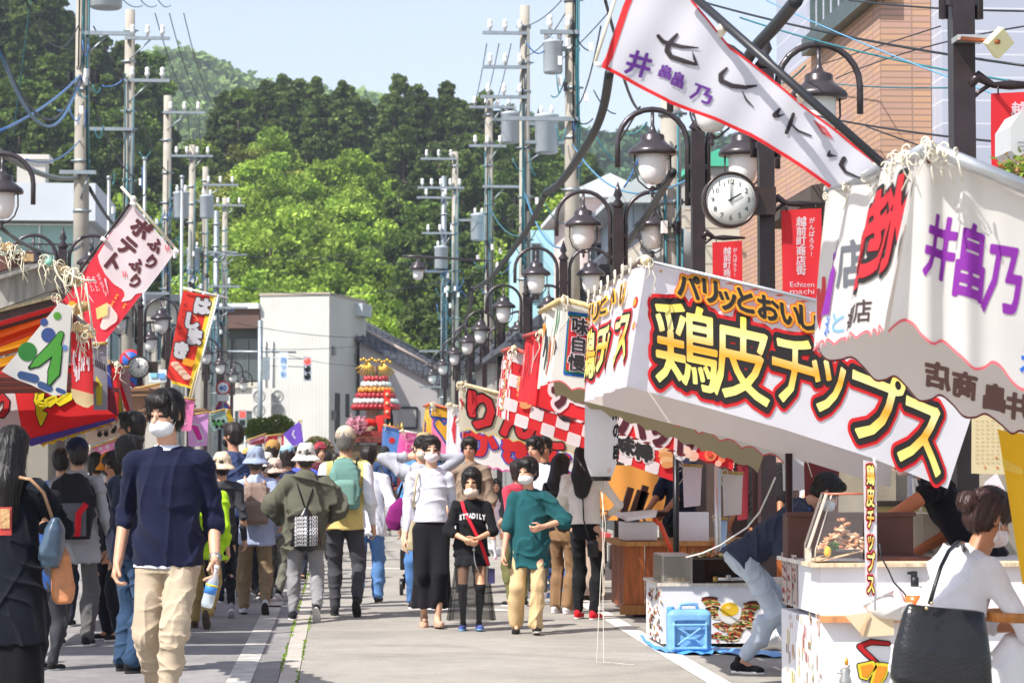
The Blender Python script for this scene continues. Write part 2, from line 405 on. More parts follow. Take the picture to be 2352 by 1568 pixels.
def A3(v): return np.array([v[0], v[1], v[2]], float)
class Body:
 def __init__(s, vox=.01): s.p = []; s.cut = []; s.h = vox; s.disp = None
 def cone(s, a, b, ra, rb, k=.02): s.p.append(('c', A3(a), A3(b), ra, rb, k)); return s
 def chain(s, pts, rs, k=.02):
  for i in range(len(pts)-1): s.cone(pts[i], pts[i+1], rs[i], rs[i+1], k)
  return s
 def ell(s, c, r, k=.02, Rm=None, cut=False):
  (s.cut if cut else s.p).append(('e', A3(c), np.array(r, float), np.array(Rm if Rm is not None else Matrix.Identity(3)), k)); return s
 def loft(s, o, Rm, tab, k=.02, pw=2.0, cut=False):
  """tab: [(z, w, d, xoff, yoff)] along local z"""
  (s.cut if cut else s.p).append(('l', A3(o), np.array(Rm), np.array([(t+(0, 0))[:5] if len(t) < 5 else t for t in tab], float), k, pw)); return s
 def bb(s, p):
  if p[0] == 'c': r = max(p[3], p[4]); return np.minimum(p[1], p[2])-r, np.maximum(p[1], p[2])+r
  if p[0] == 'e': r = max(p[2]); return p[1]-r, p[1]+r
  t = p[3]; cs = []
  for q in t:
   for sx in (-1, 1):
    for sy in (-1, 1): cs.append(p[1]+p[2]@np.array((q[3]+sx*q[1], q[4]+sy*q[2], q[0])))
  cs = np.array(cs); return cs.min(0), cs.max(0)
 def ev(s, p, G):
  if p[0] == 'c':
   ab = p[2]-p[1]; L2 = max(ab@ab, 1e-9); q = G-p[1]; t = np.clip((q@ab)/L2, 0, 1)
   return np.linalg.norm(q-t[..., None]*ab, axis=-1)-(p[3]*(1-t)+p[4]*t)
  if p[0] == 'e':
   q = ((G-p[1])@p[3])/p[2]; n = np.linalg.norm(q, axis=-1); return (n-1)*p[2].min()*.5+(n-1)*n/np.maximum(np.linalg.norm(q/p[2], axis=-1), 1e-6)*.5
  q = (G-p[1])@p[2]; t = p[3]; z = q[..., 2]; zs = t[:, 0]; zc = np.clip(z, zs[0], zs[-1])
  w = np.interp(zc, zs, t[:, 1]); d = np.interp(zc, zs, t[:, 2]); x = (q[..., 0]-np.interp(zc, zs, t[:, 3]))/w; y = (q[..., 1]-np.interp(zc, zs, t[:, 4]))/d
  pw = p[5]; n = (np.abs(x)**pw+np.abs(y)**pw)**(1/pw); f = (n-1)*np.minimum(w, d); e = np.abs(z-zc)
  return np.where(e > 0, np.where(f > 0, np.sqrt(f*f+e*e), np.maximum(e, f)), np.maximum(f, np.maximum(zs[0]-z, z-zs[-1])))
 def mesh(s, name, parent, mats, mf=None, M4=None):
  h = s.h; bs = [s.bb(p) for p in s.p]; pad = h*3+.012
  lo = np.min([b[0] for b in bs], 0)-pad; hi = np.max([b[1] for b in bs], 0)+pad
  n = np.ceil((hi-lo)/h).astype(int)+1; V = np.full(n, .5, np.float32)
  ax = [lo[i]+np.arange(n[i])*h for i in range(3)]
  def sub(b, m):
   a = np.maximum(((b[0]-m-lo)/h).astype(int), 0); c = np.minimum(((b[1]+m-lo)/h).astype(int)+2, n)
   g = np.stack(np.meshgrid(*[ax[i][a[i]:c[i]] for i in range(3)], indexing='ij'), -1); return tuple(slice(a[i], c[i]) for i in range(3)), g
  for p, b in zip(s.p, bs):
   k = p[4] if p[0] != 'c' else p[5]
   S_, g = sub(b, k+2*h)
   if g.size == 0: continue
   f = s.ev(p, g); w = V[S_]; t = np.clip(.5+.5*(w-f)/k, 0, 1); V[S_] = w*(1-t)+f*t-k*t*(1-t)
  for p in s.cut:
   S_, g = sub(s.bb(p), .02); V[S_] = np.maximum(V[S_], -s.ev(p, g))
  if s.disp is not None:
   I = np.abs(V) < .05; ii = np.argwhere(I); V[I] += s.disp(lo+ii*h)
  P, F = snets(V, lo, h)
  if not len(P): return None
  fc = P[F].mean(1); mi = mf(fc) if mf else None
  W = P
  if M4 is not None: A = np.array(M4); W = P@A[:3, :3].T+A[:3, 3]
  off = ORG[parent.name] if parent is not None else Vector((0, 0, 0))
  me = bpy.data.meshes.new(name); o = link(name, me, parent)
  if parent is None:
   l_, h_ = W.min(0), W.max(0); off = Vector(((l_[0]+h_[0])/2, (l_[1]+h_[1])/2, l_[2])); o.location = off; ORG[o.name] = off
  me.vertices.add(len(W)); me.vertices.foreach_set('co', (W-np.array(off)).ravel().astype(np.float32))
  me.loops.add(len(F)*4); me.loops.foreach_set('vertex_index', F.ravel().astype(np.int32)); me.polygons.add(len(F))
  me.polygons.foreach_set('loop_start', np.arange(len(F), dtype=np.int32)*4)
  for m in mats: me.materials.append(m)
  if mi is not None: me.polygons.foreach_set('material_index', mi.astype(np.int32))
  me.update(calc_edges=True); me.polygons.foreach_set('use_smooth', np.ones(len(F), bool)); me.validate()
  if len(s.p) and name == 'hair': s.W = (W, me, off)
  return o
def folds(amp, freq=9., seed=0, zs=.6):
 rs = np.random.RandomState(seed); K = rs.normal(size=(5, 3)); K /= np.linalg.norm(K, axis=1)[:, None]; K[:, 2] *= zs; ph = rs.rand(5)*6.28; W = rs.normal(size=(3, 3))*freq*.35
 def f(P):
  w = np.sin(P@W.T+ph[:3])*.9; a = 0
  for i in range(5):
   v = np.sin((P@K[i])*freq*(.42+i*.17)+ph[i]+w[:, i % 3]*1.5); mk = np.clip(np.sin((P@K[(i+2) % 5])*freq*.31+ph[(i+1) % 5])*1.5-.1, 0, 1); a = a-mk*(1-np.abs(v))**2.5*1.5
   if i < 2: a = a+.55*np.sin((P@K[i])*freq*.3+ph[i])
  return amp*1.25*(a+.45)
 return f
def ik(a, b, l1, l2, hint):
 a = Vector(a); b = Vector(b); d = b-a; L = min(max(d.length, .01), (l1+l2)*.999); e = d.normalized()
 x = (l1*l1-l2*l2+L*L)/(2*L); y = math.sqrt(max(l1*l1-x*x, 0)); h = Vector(hint); h = h-e*h.dot(e)
 if h.length < 1e-4: h = Vector((0, 1, 0))
 return a+e*x+h.normalized()*y
def frame(ez, xh):
 ez = Vector(ez).normalized(); ey = ez.cross(Vector(xh)).normalized(); ex = ey.cross(ez); return Matrix((ex, ey, ez)).transposed()
NP = [0]
def person(pos, rz, H=1.65, label='', d=None, top=None, bottom=None, hair=None, mask=None, skin='#c99a7c', shoes='#222222', sole='#dddddd', hat=None,
   hands=(None, None), feet=((0, 0, 0), (0, 0, 0)), elbow=(None, None), knee=None, turn=0, nod=0, tilt=0, lean=(0, 0), twist=0, girth=1., kid=0., glasses=False, hip=None,
   group=None, loc_z=0, curl=.5, pelvis=0, socks=None, seed=None, neckline=None, name='person', fhint=None):
 """local frame faces -Y.  feet: ankle (x,y,lift,pitch) in H units; hands: wrist target in H units"""
 NP[0] += 1; seed = seed or NP[0]; d = d or pos[1]; vox = min(max(d*.0004, .0045), .022)
 rnd = random.Random(seed*13+5)
 root = thing(name, label, 'person', Vector(pos), group)
 M4 = Matrix.Translation(Vector(pos)) @ Matrix.Rotation(rz, 4, 'Z')
 X = Vector
 g = girth; hs = 1+kid*.35
 hz = .52-pelvis; Pv = X(((hip or (0, 0))[0], (hip or (0, 0))[1], hz))*H
 up = X((math.sin(lean[0]), -math.sin(lean[1]), math.cos(lean[0])*math.cos(lean[1]))).normalized()
 xs = X((math.cos(twist), math.sin(twist), 0)); Tm = frame(up, xs)
 def tp(x, y, z): return Pv+Tm@X((x, y, z))*H
 sw = (.098-kid*.010)*g**.5
 SL, SR = tp(sw, .008, .270), tp(-sw, .008, .270); NB = tp(0, .012, .315)
 hu = (up*.6+X((0, 0, .4))).normalized() if lean[1] < .6 else up
 hd = Matrix.Rotation(turn, 3, 'Z')@Matrix.Rotation(nod, 3, 'X')@Matrix.Rotation(tilt, 3, 'Y')
 if abs(lean[1]) > .6: hd = Matrix.Rotation(turn, 3, 'Z')@Matrix.Rotation(lean[1]*.8+nod, 3, 'X')
 HC = NB+hu*(.078+.010*hs)*H*hs**.6+hd@X((0, -.014, .012))*H*hs
 ht = H*hs
 def hp(x, y, z): return HC+hd@X((x, y, z))*ht
 # arms
 arms = []
 for i, (S_, sx) in enumerate(((SL, 1), (SR, -1))):
  w = hands[i]; w = X(w)*H if w else Pv+X((sx*.155*g**.3, -.02, -.015))*H
  if w.z < 0: w.z = 0
  eh = elbow[i] if elbow[i] else (sx*.12, 1, -.1)
  e = ik(S_, w, .172*H, .152*H, eh)
  wd = w-e; w = e+wd.normalized()*min(wd.length, .155*H); arms.append((S_, e, w, sx))
 legs = []
 for i, sx in enumerate((1, -1)):
  f = tuple(feet[i])+(0, 0, 0, 0); f = f[:5]
  hipj = Pv+X((sx*.050, 0, -.015))*H; a = X((sx*.055+f[0], f[1], .045+f[2]))*H
  dv = a-hipj; mx = .465*H
  if dv.length > mx: a = hipj+dv.normalized()*mx
  kn = ik(hipj, a, .238*H, .236*H, (fhint or (sx*.12, -1, 0))); legs.append((hipj, kn, a, sx, f[3], f[4]))
 # ---- body
 sk = M(skin, 'skin'); B = Body(vox)
 B.loft(Pv, Tm, [(-.04*H, .070*H*g, .05*H*g), (.10*H, .065*H*g, .042*H*g), (.22*H, .078*H*g, .044*H*g), (.28*H, .05*H, .028*H)], .02)
 B.cone(NB-hu*.008*H, HC-hu*.03*ht, .030*H, .030*H, .016)
 B.ell(hp(0, .006, .018), (.0435*ht, .053*ht, .050*ht), .015, hd)
 B.ell(hp(0, -.012, -.022), (.034*ht, .036*ht, .042*ht), .02, hd)
 B.cone(hp(0, -.046, .004), hp(0, -.056, -.016), .005*ht, .0075*ht, .008)
 for sx in (-1, 1): B.ell(hp(sx*.043, .008, -.004), (.006*ht, .011*ht, .018*ht), .006, hd)
 B.ell(hp(.018, -.052, .004), (.008*ht, .006*ht, .005*ht), .006, hd, cut=False) if False else None
 for S_, e, w, sx in arms:
  B.cone(S_, e, .026*H*g, .021*H*g, .015); B.cone(e, w, .0215*H*g, .0145*H, .012)
  f = (w-e).normalized(); n = X((-sx, 0, 0))
  n = (n-f*n.dot(f)); n = n.normalized() if n.length > .1 else X((0, -1, 0)); sd = f.cross(n).normalized()
  if sd.y > 0 and abs(sd.y) > .2: sd = -sd
  hl = .098*H*(1+.1*kid); kc = w+f*hl*.46
  B.cone(w, kc, .0115*H, .013*H, .01); B.cone(w+sd*.008*H, kc+sd*.014*H, .010*H, .009*H, .01); B.cone(w-sd*.006*H, kc-sd*.012*H, .010*H, .009*H, .01)
  for q in range(4):
   o = (1.5-q)*.0105*H; ln = (.40, .45, .42, .33)[q]*hl; cu = curl*(1+.15*q)
   p1 = kc+sd*o+f*.1*hl; p2 = p1+(f*math.cos(cu*.8)+n*math.sin(cu*.8))*ln*.55; p3 = p2+(f*math.cos(cu*1.9)+n*math.sin(cu*1.9))*ln*.45
   B.chain([kc+sd*o*.9, p1, p2, p3], [.0058*H, .0055*H, .0050*H, .0042*H], .004)
  t0 = w+f*hl*.12+sd*.012*H; t1 = t0+(f*.75+sd*.6+n*.3).normalized()*hl*.33; t2 = t1+(f*.9+n*.45+sd*.1).normalized()*hl*.24
  B.chain([t0, t1, t2], [.0075*H, .0062*H, .005*H], .006)
 for hj, kn, a, sx, pt, yw in legs:
  B.chain([hj, kn, a], [.045*H*g, .029*H, .0165*H], .02)
  calf = kn.lerp(a, .3)+X((0, .012, 0))*H; B.ell(calf, (.027*H*g, .028*H*g, .055*H), .02)
  B.cone(a, a+X((0, -.05, -.022))*H, .016*H, .012*H, .02)
 iH = np.array(hd.to_4x4())[:3, :3]; hc = np.array(HC)
 brow = M('#2a211d', 'skin'); lip = M('#b0645a', 'skin'); bare = bottom and bottom.get('skirt') and not bottom.get('tights')
 sockm = M(socks, 'cloth') if socks else None; tz = (bottom or {}).get('tights')
 mats = [sk, brow, lip, M('#e8e2dc', 'skin')]+([sockm] if sockm else [])+([M(tz, 'cloth')] if tz else [])
 def mf(c):
  q = ((c-hc)@iH)/ht; m = np.zeros(len(c), int); fr = q[:, 1] < -.03; ax_ = np.abs(q[:, 0])
  m[fr & (np.abs(q[:, 2]+.001) < .0052) & (np.abs(ax_-.0195) < .0105)] = 1
  m[fr & (np.abs(q[:, 2]-.0145) < .0030) & (np.abs(ax_-.020) < .012)] = 1
  m[fr & (np.abs(q[:, 2]+.034) < .0055) & (ax_ < .013)] = 2
  if sockm: m[(c[:, 2] < (bottom or {}).get('sockz', .26)*H)] = 4
  return m
 B.mesh('body', root, mats, mf, M4)
 # ---- hair
 if hair:
  st, hc_ = hair[0], hair[1]; hm = M(hc_, 'hair'); Hh = Body(vox); t = ht
  Hh.ell(hp(0, .010, .024), (.0515*t, .062*t, .056*t), .01, hd)
  if st in ('short', 'mop'):
   Hh.ell(hp(0, .022, -.012), (.045*t, .045*t, .04*t), .02, hd)
   Hh.ell(hp(0, -.034, .055 if st == 'short' else .051), (.041*t, .024*t, .018*t), .012, hd)
   if st == 'mop':
    for sx in (-1, 1): Hh.cone(hp(sx*.044, -.018, .03), hp(sx*.047, -.008, -.004), .012*t, .009*t, .012)
    Hh.ell(hp(.006, -.045, .043), (.036*t, .013*t, .014*t), .010, hd)
  elif st == 'bob':
   Hh.loft(hp(0, 0, 0), hd, [(-.062*t, .050*t, .046*t, 0, .018*t), (0, .054*t, .056*t, 0, .012*t), (.04*t, .048*t, .055*t, 0, .008*t)], .02)
   Hh.ell(hp(0, -.043, .040), (.038*t, .014*t, .017*t), .012, hd)
  elif st in ('long', 'back'):
   Hh.loft(hp(0, 0, 0), hd, [(-.06*t, .050*t, .035*t, 0, .028*t), (0, .053*t, .052*t, 0, .016*t), (.04*t, .048*t, .055*t, 0, .008*t)], .02)
   bt = NB+Tm@X((0, .045, -(hair[2] if len(hair) > 2 else .12)))*H
   Hh.chain([hp(0, .035, 0), NB+Tm@X((0, .04, -.01))*H, bt], [.052*t, .062*t, .044*t], .03)
   if len(hair) > 3: Hh.chain([hp(.03, .0, -.02), NB+Tm@X((.05, -.02, -.05))*H, NB+Tm@X((.055, -.045, -.14))*H], [.03*t, .03*t, .018*t], .02)
  elif st in ('bun', 'tied'):
   Hh.ell(hp(0, .03, -.01), (.046*t, .042*t, .04*t), .02, hd)
   if st == 'bun': Hh.ell(hp(0, .078, .012), (.03*t, .027*t, .027*t), .008, hd)
   else: Hh.cone(hp(0, .06, -.005), hp(0, .07, -.07), .02*t, .015*t, .01)
   Hh.ell(hp(0, -.034, .052), (.036*t, .020*t, .014*t), .012, hd)
  part = .008
  Hh.ell(hp(0, -.070, -.020), (.041*t, .050*t, (.058 if st in ('short', 'bun', 'tied') else .049)*t), .01, hd, cut=True)
  if st in ('long', 'back', 'bob'): Hh.ell(hp(0, -.075, -.05), (.041*t, .055*t, .065*t), .01, hd, cut=True)
  ph = rnd.random()*6
  def hdis(P, c=np.array(HC), i_=iH, ph=ph, t=t):
   q = (P-c)@i_/t; an = np.arctan2(q[:, 0], q[:, 1]); return .0016*np.sin(an*23+q[:, 2]*30+ph)+.0022*np.sin(an*9+ph+q[:, 2]*14)+.001*np.sin(an*51)
  Hh.disp = hdis
  ho_ = Hh.mesh('hair', root, [hm], None, M4)
  if d < 27 and hasattr(Hh, 'W'):
   W_, me_, of_ = Hh.W; nr = np.zeros(len(me_.vertices)*3, np.float32); me_.vertices.foreach_get('normal', nr); nr = nr.reshape(-1, 3); rs = np.random.RandomState(seed); k_ = rs.randint(0, len(W_), 1800 if d < 14 else 750); hb2 = MB(); h2 = M(hc_, 'hair', .42)
   cen = np.array(M4@HC)
   for i in k_:
    p_ = W_[i]; n_ = nr[i]; dn = np.array((0, 0, -1.))+rs.normal(size=3)*.22; dn -= n_*(dn@n_); dn /= np.linalg.norm(dn)+1e-6; sd = np.cross(n_, dn); ln_ = rs.uniform(.014, .042)*H*(.5 if st in ('bun', 'tied') else 1); lq = iH.T@(np.linalg.inv(np.array(M4)[:3, :3])@(p_-cen))/t; ln_ *= .22 if (lq[1] < -.02 and abs(lq[0]) < .045) else 1; wd_ = rs.uniform(.0006, .0014)*H
    a_ = p_+n_*.0015; b_ = a_+dn*ln_*.5+n_*.002; c_ = a_+dn*ln_+n_*.0005
    hb2.add([Vector(a_-sd*wd_), Vector(a_+sd*wd_), Vector(b_+sd*wd_*.8), Vector(b_-sd*wd_*.8), Vector(c_)], [(0, 1, 2, 3), (3, 2, 4)], h2)
   hb2.build('hair_strands', ho_)
 # ---- hat
 if hat:
  kd, hcol = hat[0], hat[1]; hb = Body(vox); t = ht; mm = M(hcol, 'cloth')
  if kd == 'bucket':
   hb.loft(hp(0, .008, .0), hd, [(.015*t, .056*t, .064*t), (.06*t, .052*t, .060*t), (.085*t, .040*t, .048*t), (.092*t, .03*t, .036*t)], .012)
   hb.loft(hp(0, .006, .0), hd, [(-.015*t, .088*t, .095*t), (.002*t, .074*t, .082*t), (.022*t, .056*t, .064*t)], .008)
   hb.cut.append(('l', A3(hp(0, .008, 0)), np.array(hd), np.array([(-.03*t, .078*t, .085*t, 0, 0), (-.004*t, .064*t, .072*t, 0, 0), (.012*t, .050*t, .058*t, 0, 0)]), .01, 2.0))
   hb.disp = folds(.003, 60, seed)
  elif kd == 'cap':
   hb.ell(hp(0, .008, .030), (.055*t, .063*t, .058*t), .01, hd); hb.ell(hp(0, -.07, .038), (.042*t, .045*t, .007*t), .008, hd)
   hb.ell(hp(0, .0, -.03), (.08*t, .09*t, .058*t), .01, hd, cut=True)
  hb.mesh('hat', root, [mm], None, M4)
 if mask:
  mb = Body(vox*.8); t = ht; dn = .018 if mask[-1] == 'v' else 0
  mb.ell(hp(0, -.019, -.037-dn), (.038*t, .042*t, .030*t), .01, hd); mb.cone(hp(0, -.050, -.019-dn), hp(0, -.054, -.036-dn), .009*t, .012*t, .016)
  mb.ell(hp(0, .045, -.02), (.08*t, .062*t, .12*t), .01, hd, cut=True)
  mm = M(mask[0], 'cloth'); o = mb.mesh('face_mask', root, [mm], None, M4)
  st_ = MB()
  for sx in (-1, 1):
   for zz in (-.018, -.050-dn): st_.tube([M4@hp(sx*.037, -.024, zz), M4@hp(sx*.0465, 0, -.006)], .0018, mm, 5)
  st_.build('ear_loop', o)
 if glasses:
  gm = MB(); km = M('#333333', 'metal'); t = ht
  for sx in (-1, 1):
   gm.tube([M4@hp(sx*.021+.014*math.cos(a*PI/6), -.0575, .002+.010*math.sin(a*PI/6)) for a in range(13)], .0011, km, 5)
   gm.tube([M4@hp(sx*.035, -.056, .005), M4@hp(sx*.047, 0, .003)], .0011, km, 5)
  gm.tube([M4@hp(-.007, -.058, .003), M4@hp(.007, -.058, .003)], .0011, km, 5); gm.build('glasses', root)
 # ---- top
 if top:
  tc = top['c']; ln = top.get('len', -.03); sl = top.get('sleeve', 1.0); lo = top.get('loose', 1.0); th_ = .010*lo+.006
  Tb = Body(vox); wd = lo**.14
  tab = [(ln*H, (.089*g*wd+th_*.5)*H, (.064*g*wd+th_*.4)*H, 0, 0), (.03*H, (.088*g*wd+th_*.4)*H, (.062*g*wd+th_*.4)*H), (.11*H, (.080*g*wd+th_*.4)*H, (.057*g*wd+th_*.4)*H),
    (.20*H, (.088*g+.004)*H, (.060*g*wd**.5+.004)*H), (.262*H, (.088*g+.002)*H, (.052*g+.002)*H), (.290*H, .066*H, .042*H, 0, .004*H), (.318*H, .040*H, .037*H, 0, .008*H)]
  if top.get('flare'): tab[0] = (ln*H, tab[0][1]*top['flare'], tab[0][2]*top['flare'])
  tab = [(q+(0, 0))[:5] if len(q) == 3 else q for q in tab]
  tab.sort(key=lambda q: q[0])
  Tb.loft(Pv, Tm, tab, .022)
  for S_, e, w, sx in arms:
   r = (.0275*g+.0042*lo)*H; s0 = S_+Tm@X((-sx*.010, 0, -.002))*H
   Tb.cone(NB+Tm@X((sx*.012, 0, -.030))*H, S_+Tm@X((-sx*.006, 0, .002))*H, .040*H, r*.98, .02); Tb.cone(s0, S_.lerp(e, .15), r*1.0, r, .02)
   if sl <= .5: Tb.cone(S_, S_.lerp(e, sl*2), r, r*(1.05+.12*(lo-1)), .02)
   else:
    Tb.cone(S_, e, r, r*.84, .02); q = (sl-.5)*2; Tb.cone(e, e.lerp(w, q*.97), r*.84, r*(.84-.25*q)*(1.15 if top.get('rolled') else 1), .02)
    if top.get('rolled'): Tb.cone(e.lerp(w, q*.75), e.lerp(w, q*1.02), r*.80, r*.78, .008)
  if top.get('hood'): Tb.ell(NB+Tm@X((0, .035, .0))*H, (.06*H, .04*H, .042*H), .02)
  if top.get('collar'): Tb.loft(NB, frame(hu, xs), [(-.02*H, .05*H, .046*H, 0, 0), (.018*H, .042*H, .040*H, 0, 0)], .006)
  Tb.disp = folds(.0062*(.55+.4*lo)*top.get('fold', 1), 30, seed, .75)
  ms = [M(tc, 'cloth')]; cut2 = top.get('split')
  mf2 = None
  if top.get('sleevec'):
   ms.append(M(top['sleevec'], 'cloth')); a_ = [(A3(S_), A3(Tm@X((sx, 0, 0))), sx) for S_, e, w, sx in arms]
   def mf2(c):
    m = np.zeros(len(c), int)
    for S0, ax_, sx in a_: m[((c-S0)@ax_ > -.004*H*(1)) & (c[:, 2] < S0[2]+.05)] = 1
    return m
  Tb.mesh(top.get('n', 'shirt'), root, ms, mf2, M4)
  if neckline or top.get('under'):
   cm = Body(vox*.8); col = neckline or top.get('under')
   if neckline: cm.loft(NB+hu*.0*H, frame(hu, xs), [(-.012*H, .047*H, .044*H, 0, 0), (.006*H, .0405*H, .0385*H, 0, 0)], .004)
   if top.get('under'): cm.loft(Pv, Tm, [((ln-.010)*H, tab[0][1]*1.0, tab[0][2]*1.0, 0, 0), ((ln+.0)*H, tab[0][1]*.96, tab[0][2]*.96, 0, 0)], .006)
   cm.mesh('undershirt', root, [M(col, 'cloth')], None, M4)
 # ---- bottoms
 if bottom:
  bc = bottom['c']; bt = Body(vox); lo = bottom.get('loose', 1.); pk = 'cloth'
  if bottom.get('skirt'):
   z0 = bottom['skirt']; fl = bottom.get('flare', 1.); zz = (z0-hz)*H
   bt.loft(Pv, Matrix.Identity(3), [(zz, .104*fl*H*g, .088*fl*H*g), (zz*.5, (.097*H*(1+(fl-1)*.5))*g, .078*H*(1+(fl-1)*.5)*g), (-.03*H, .089*H*g, .064*H*g), (.06*H, .078*H*g, .056*H*g)], .02)
   for hj, kn, a, sx, pt, yw in legs:
    for p_, q_ in ((hj, kn), (kn, a)):
     if p_.z > z0*H+.08: bt.cone(p_, q_ if q_.z > z0*H+.05*H else p_.lerp(q_, (p_.z-z0*H-.05*H)/(p_.z-q_.z)), (.052 if p_ is hj else .040)*H, (.042 if p_ is hj else .032)*H, .03)
   if bottom.get('pleat', 1):
    pc = A3(Pv)
    def pd(P, pc=pc, hh=(hz-z0)*H):
     a = np.arctan2(P[:, 0]-pc[0], P[:, 1]-pc[1]); return .010*np.clip((pc[2]-P[:, 2])/hh, 0, 1)*np.sin(a*9+seed+P[:, 2]*2)*bottom.get('pleat', 1)
    bt.disp = pd
  else:
   bt.loft(Pv, frame(X((0, 0, 1)).lerp(up, .5 if lean[1] < .6 else 1.), xs), [(-.06*H, .086*H*g, .064*H*g), (-.01*H, .088*H*g, .064*H*g), (.075*H, .078*H*g, .055*H*g)], .02)
   end = bottom.get('end', .97)
   for hj, kn, a, sx, pt, yw in legs:
    up_ = hj+X((sx*-.003, 0, -.01))*H; r = (.046 if lean[1] < .6 else .050)*H*g; r2 = (.028+.009*lo)*H; r3 = (.014+.012*lo)*H*(1 if lo < 1.5 else 1.1)
    if end <= .5: bt.chain([up_, hj.lerp(kn, end*2)], [r, r*.95], .02)
    else:
     q = (end-.5)*2; bt.chain([up_, kn, kn.lerp(a, q)], [r, r2, r3+(r2-r3)*(1-q)], .022); bt.ell(kn.lerp(a, .33)+X((0, .008, 0))*H, (r2*.98, r2*1.02, .06*H), .02)
   bt.disp = folds(.0052*(.5+.4*lo), 30, seed+3, .8)
  bt.mesh('skirt' if bottom.get('skirt') else 'trousers', root, [M(bc, pk)], None, M4)
 # ---- shoes
 if shoes:
  for hj, kn, a, sx, pt, yw in legs:
   sb = Body(vox); q = Matrix.Translation(a)@Matrix.Rotation(yw+sx*.12, 4, 'Z')@Matrix.Rotation(pt, 4, 'X'); z = -.030*H
   def sp(x, y, zz): return q@X((x*H, y*H, zz*H))
   Rq = q.to_3x3()
   sb.ell(sp(0, -.055, -.026), (.0235*H, .043*H, .017*H), .012, Rq); sb.ell(sp(0, .005, -.018), (.0205*H, .034*H, .026*H), .012, Rq); sb.cone(sp(0, .002, -.01), sp(0, .004, .012), .020*H, .018*H, .01)
   sb.loft(q.to_translation(), Rq, [(-.0445*H, .0245*H, .066*H, 0, -.032*H), (-.034*H, .0238*H, .065*H, 0, -.032*H)], .004, 2.4)
   qi = np.array(q.inverted())
   def smf(c, qi=qi): return ((c@qi[:3, :3].T+qi[:3, 3])[:, 2] < -.034*H).astype(int)
   sb.mesh('shoe', root, [M(shoes, 'cloth'), M(sole, 'plastic', .6)], smf, M4)
 info = dict(root=root, M4=M4, Pv=Pv, Tm=Tm, NB=NB, H=H, hands=[a[2] for a in arms], arms=arms, HC=HC, hp=hp, legs=legs, vox=vox, up=up, g=g, tp=tp)
 return info
def backpack(p, label, c, w=.16, h=.26, dp=.07, z=.06, c2='#222222', strapc=None, group=None, pocket=None, name='backpack', trim=None, n='body'):
 """worn on the back of person p; a thing of its own"""
 H = p['H']; M4 = p['M4']; Tm = p['Tm']; o = p['Pv']+Tm@Vector((0, (.062*p['g']+dp/2+.008), z))*H
 root = thing(name, label, 'bag', M4@o, group); b = Body(p['vox']); w2 = w/2*H
 b.loft(o, Tm, [(0, w2*.93, dp/2*H, 0, 0), (.25*h*H, w2, dp*.62*H, 0, 0), (.7*h*H, w2*.95, dp*.52*H, 0, 0), (.92*h*H, w2*.72, dp*.36*H, 0, 0), (h*H, w2*.4, dp*.2*H, 0, 0)], .01, 3.0)
 b.disp = folds(.005, 36, 5); b.mesh('main_compartment', root, [M(c, 'cloth')], None, M4)
 pk = Body(p['vox']); pk.loft(o+Tm@Vector((0, dp*.45, .02))*H, Tm, [(0, w2*.78, dp*.25*H, 0, 0), (.42*h*H, w2*.80, dp*.30*H, 0, 0), (.5*h*H, w2*.7, dp*.2*H, 0, 0)], .01, 3.0)
 pk.mesh('front_pocket', root, [M(pocket or c, 'cloth')], None, M4)
 st = MB(); sm = M(strapc or c2, 'cloth')
 for sx in (-1, 1):
  pts = [p['tp'](sx*.035, .075+dp*.1, z+h*.85), p['tp'](sx*.060, .05, .285), p['tp'](sx*.066, 0.0, .315), p['tp'](sx*.07, -.05, .28)]
  st.tube([M4@q for q in pts], .016*H, sm, 6, sx=.35)
 st.build('strap', root)
 hm = MB(); c0 = [p['tp'](.022*math.cos(a*PI/6), .07+dp*.3, z+h*.93+.022*math.sin(a*PI/6)) for a in range(7)]; hm.tube([M4@q for q in c0], .004*H, sm, 6); hm.build('handle', root)
 zl = MB(); y = .070*p['g']+dp*1.0
 for f_ in (.30, .72): zl.tube([M4@p['tp'](w*.40*t_, y+dp*(.10 if f_ < .5 else -.18)-abs(t_)**3*.02, z+h*f_+.012*(1-t_*t_)) for t_ in (-1, -.6, -.2, .2, .6, 1)], .0028*H, M(c2, 'plastic'), 5)
 zl.build('zip', root)
 if trim:
  tm = MB(); y = dp*1.25+.072*p['g']; tt = M(trim, 'cloth')
  for sx in (-1, 1): tm.tube([M4@p['tp'](sx*.066*w/.16, y-.01, z+h*.55), M4@p['tp'](sx*.040*w/.16, y+.012, z+h*.40), M4@p['tp'](sx*.036*w/.16, y+.012, z+.02)], .017*H, tt, 6, sx=.5)
  tm.build('trim', root)
 return root, o
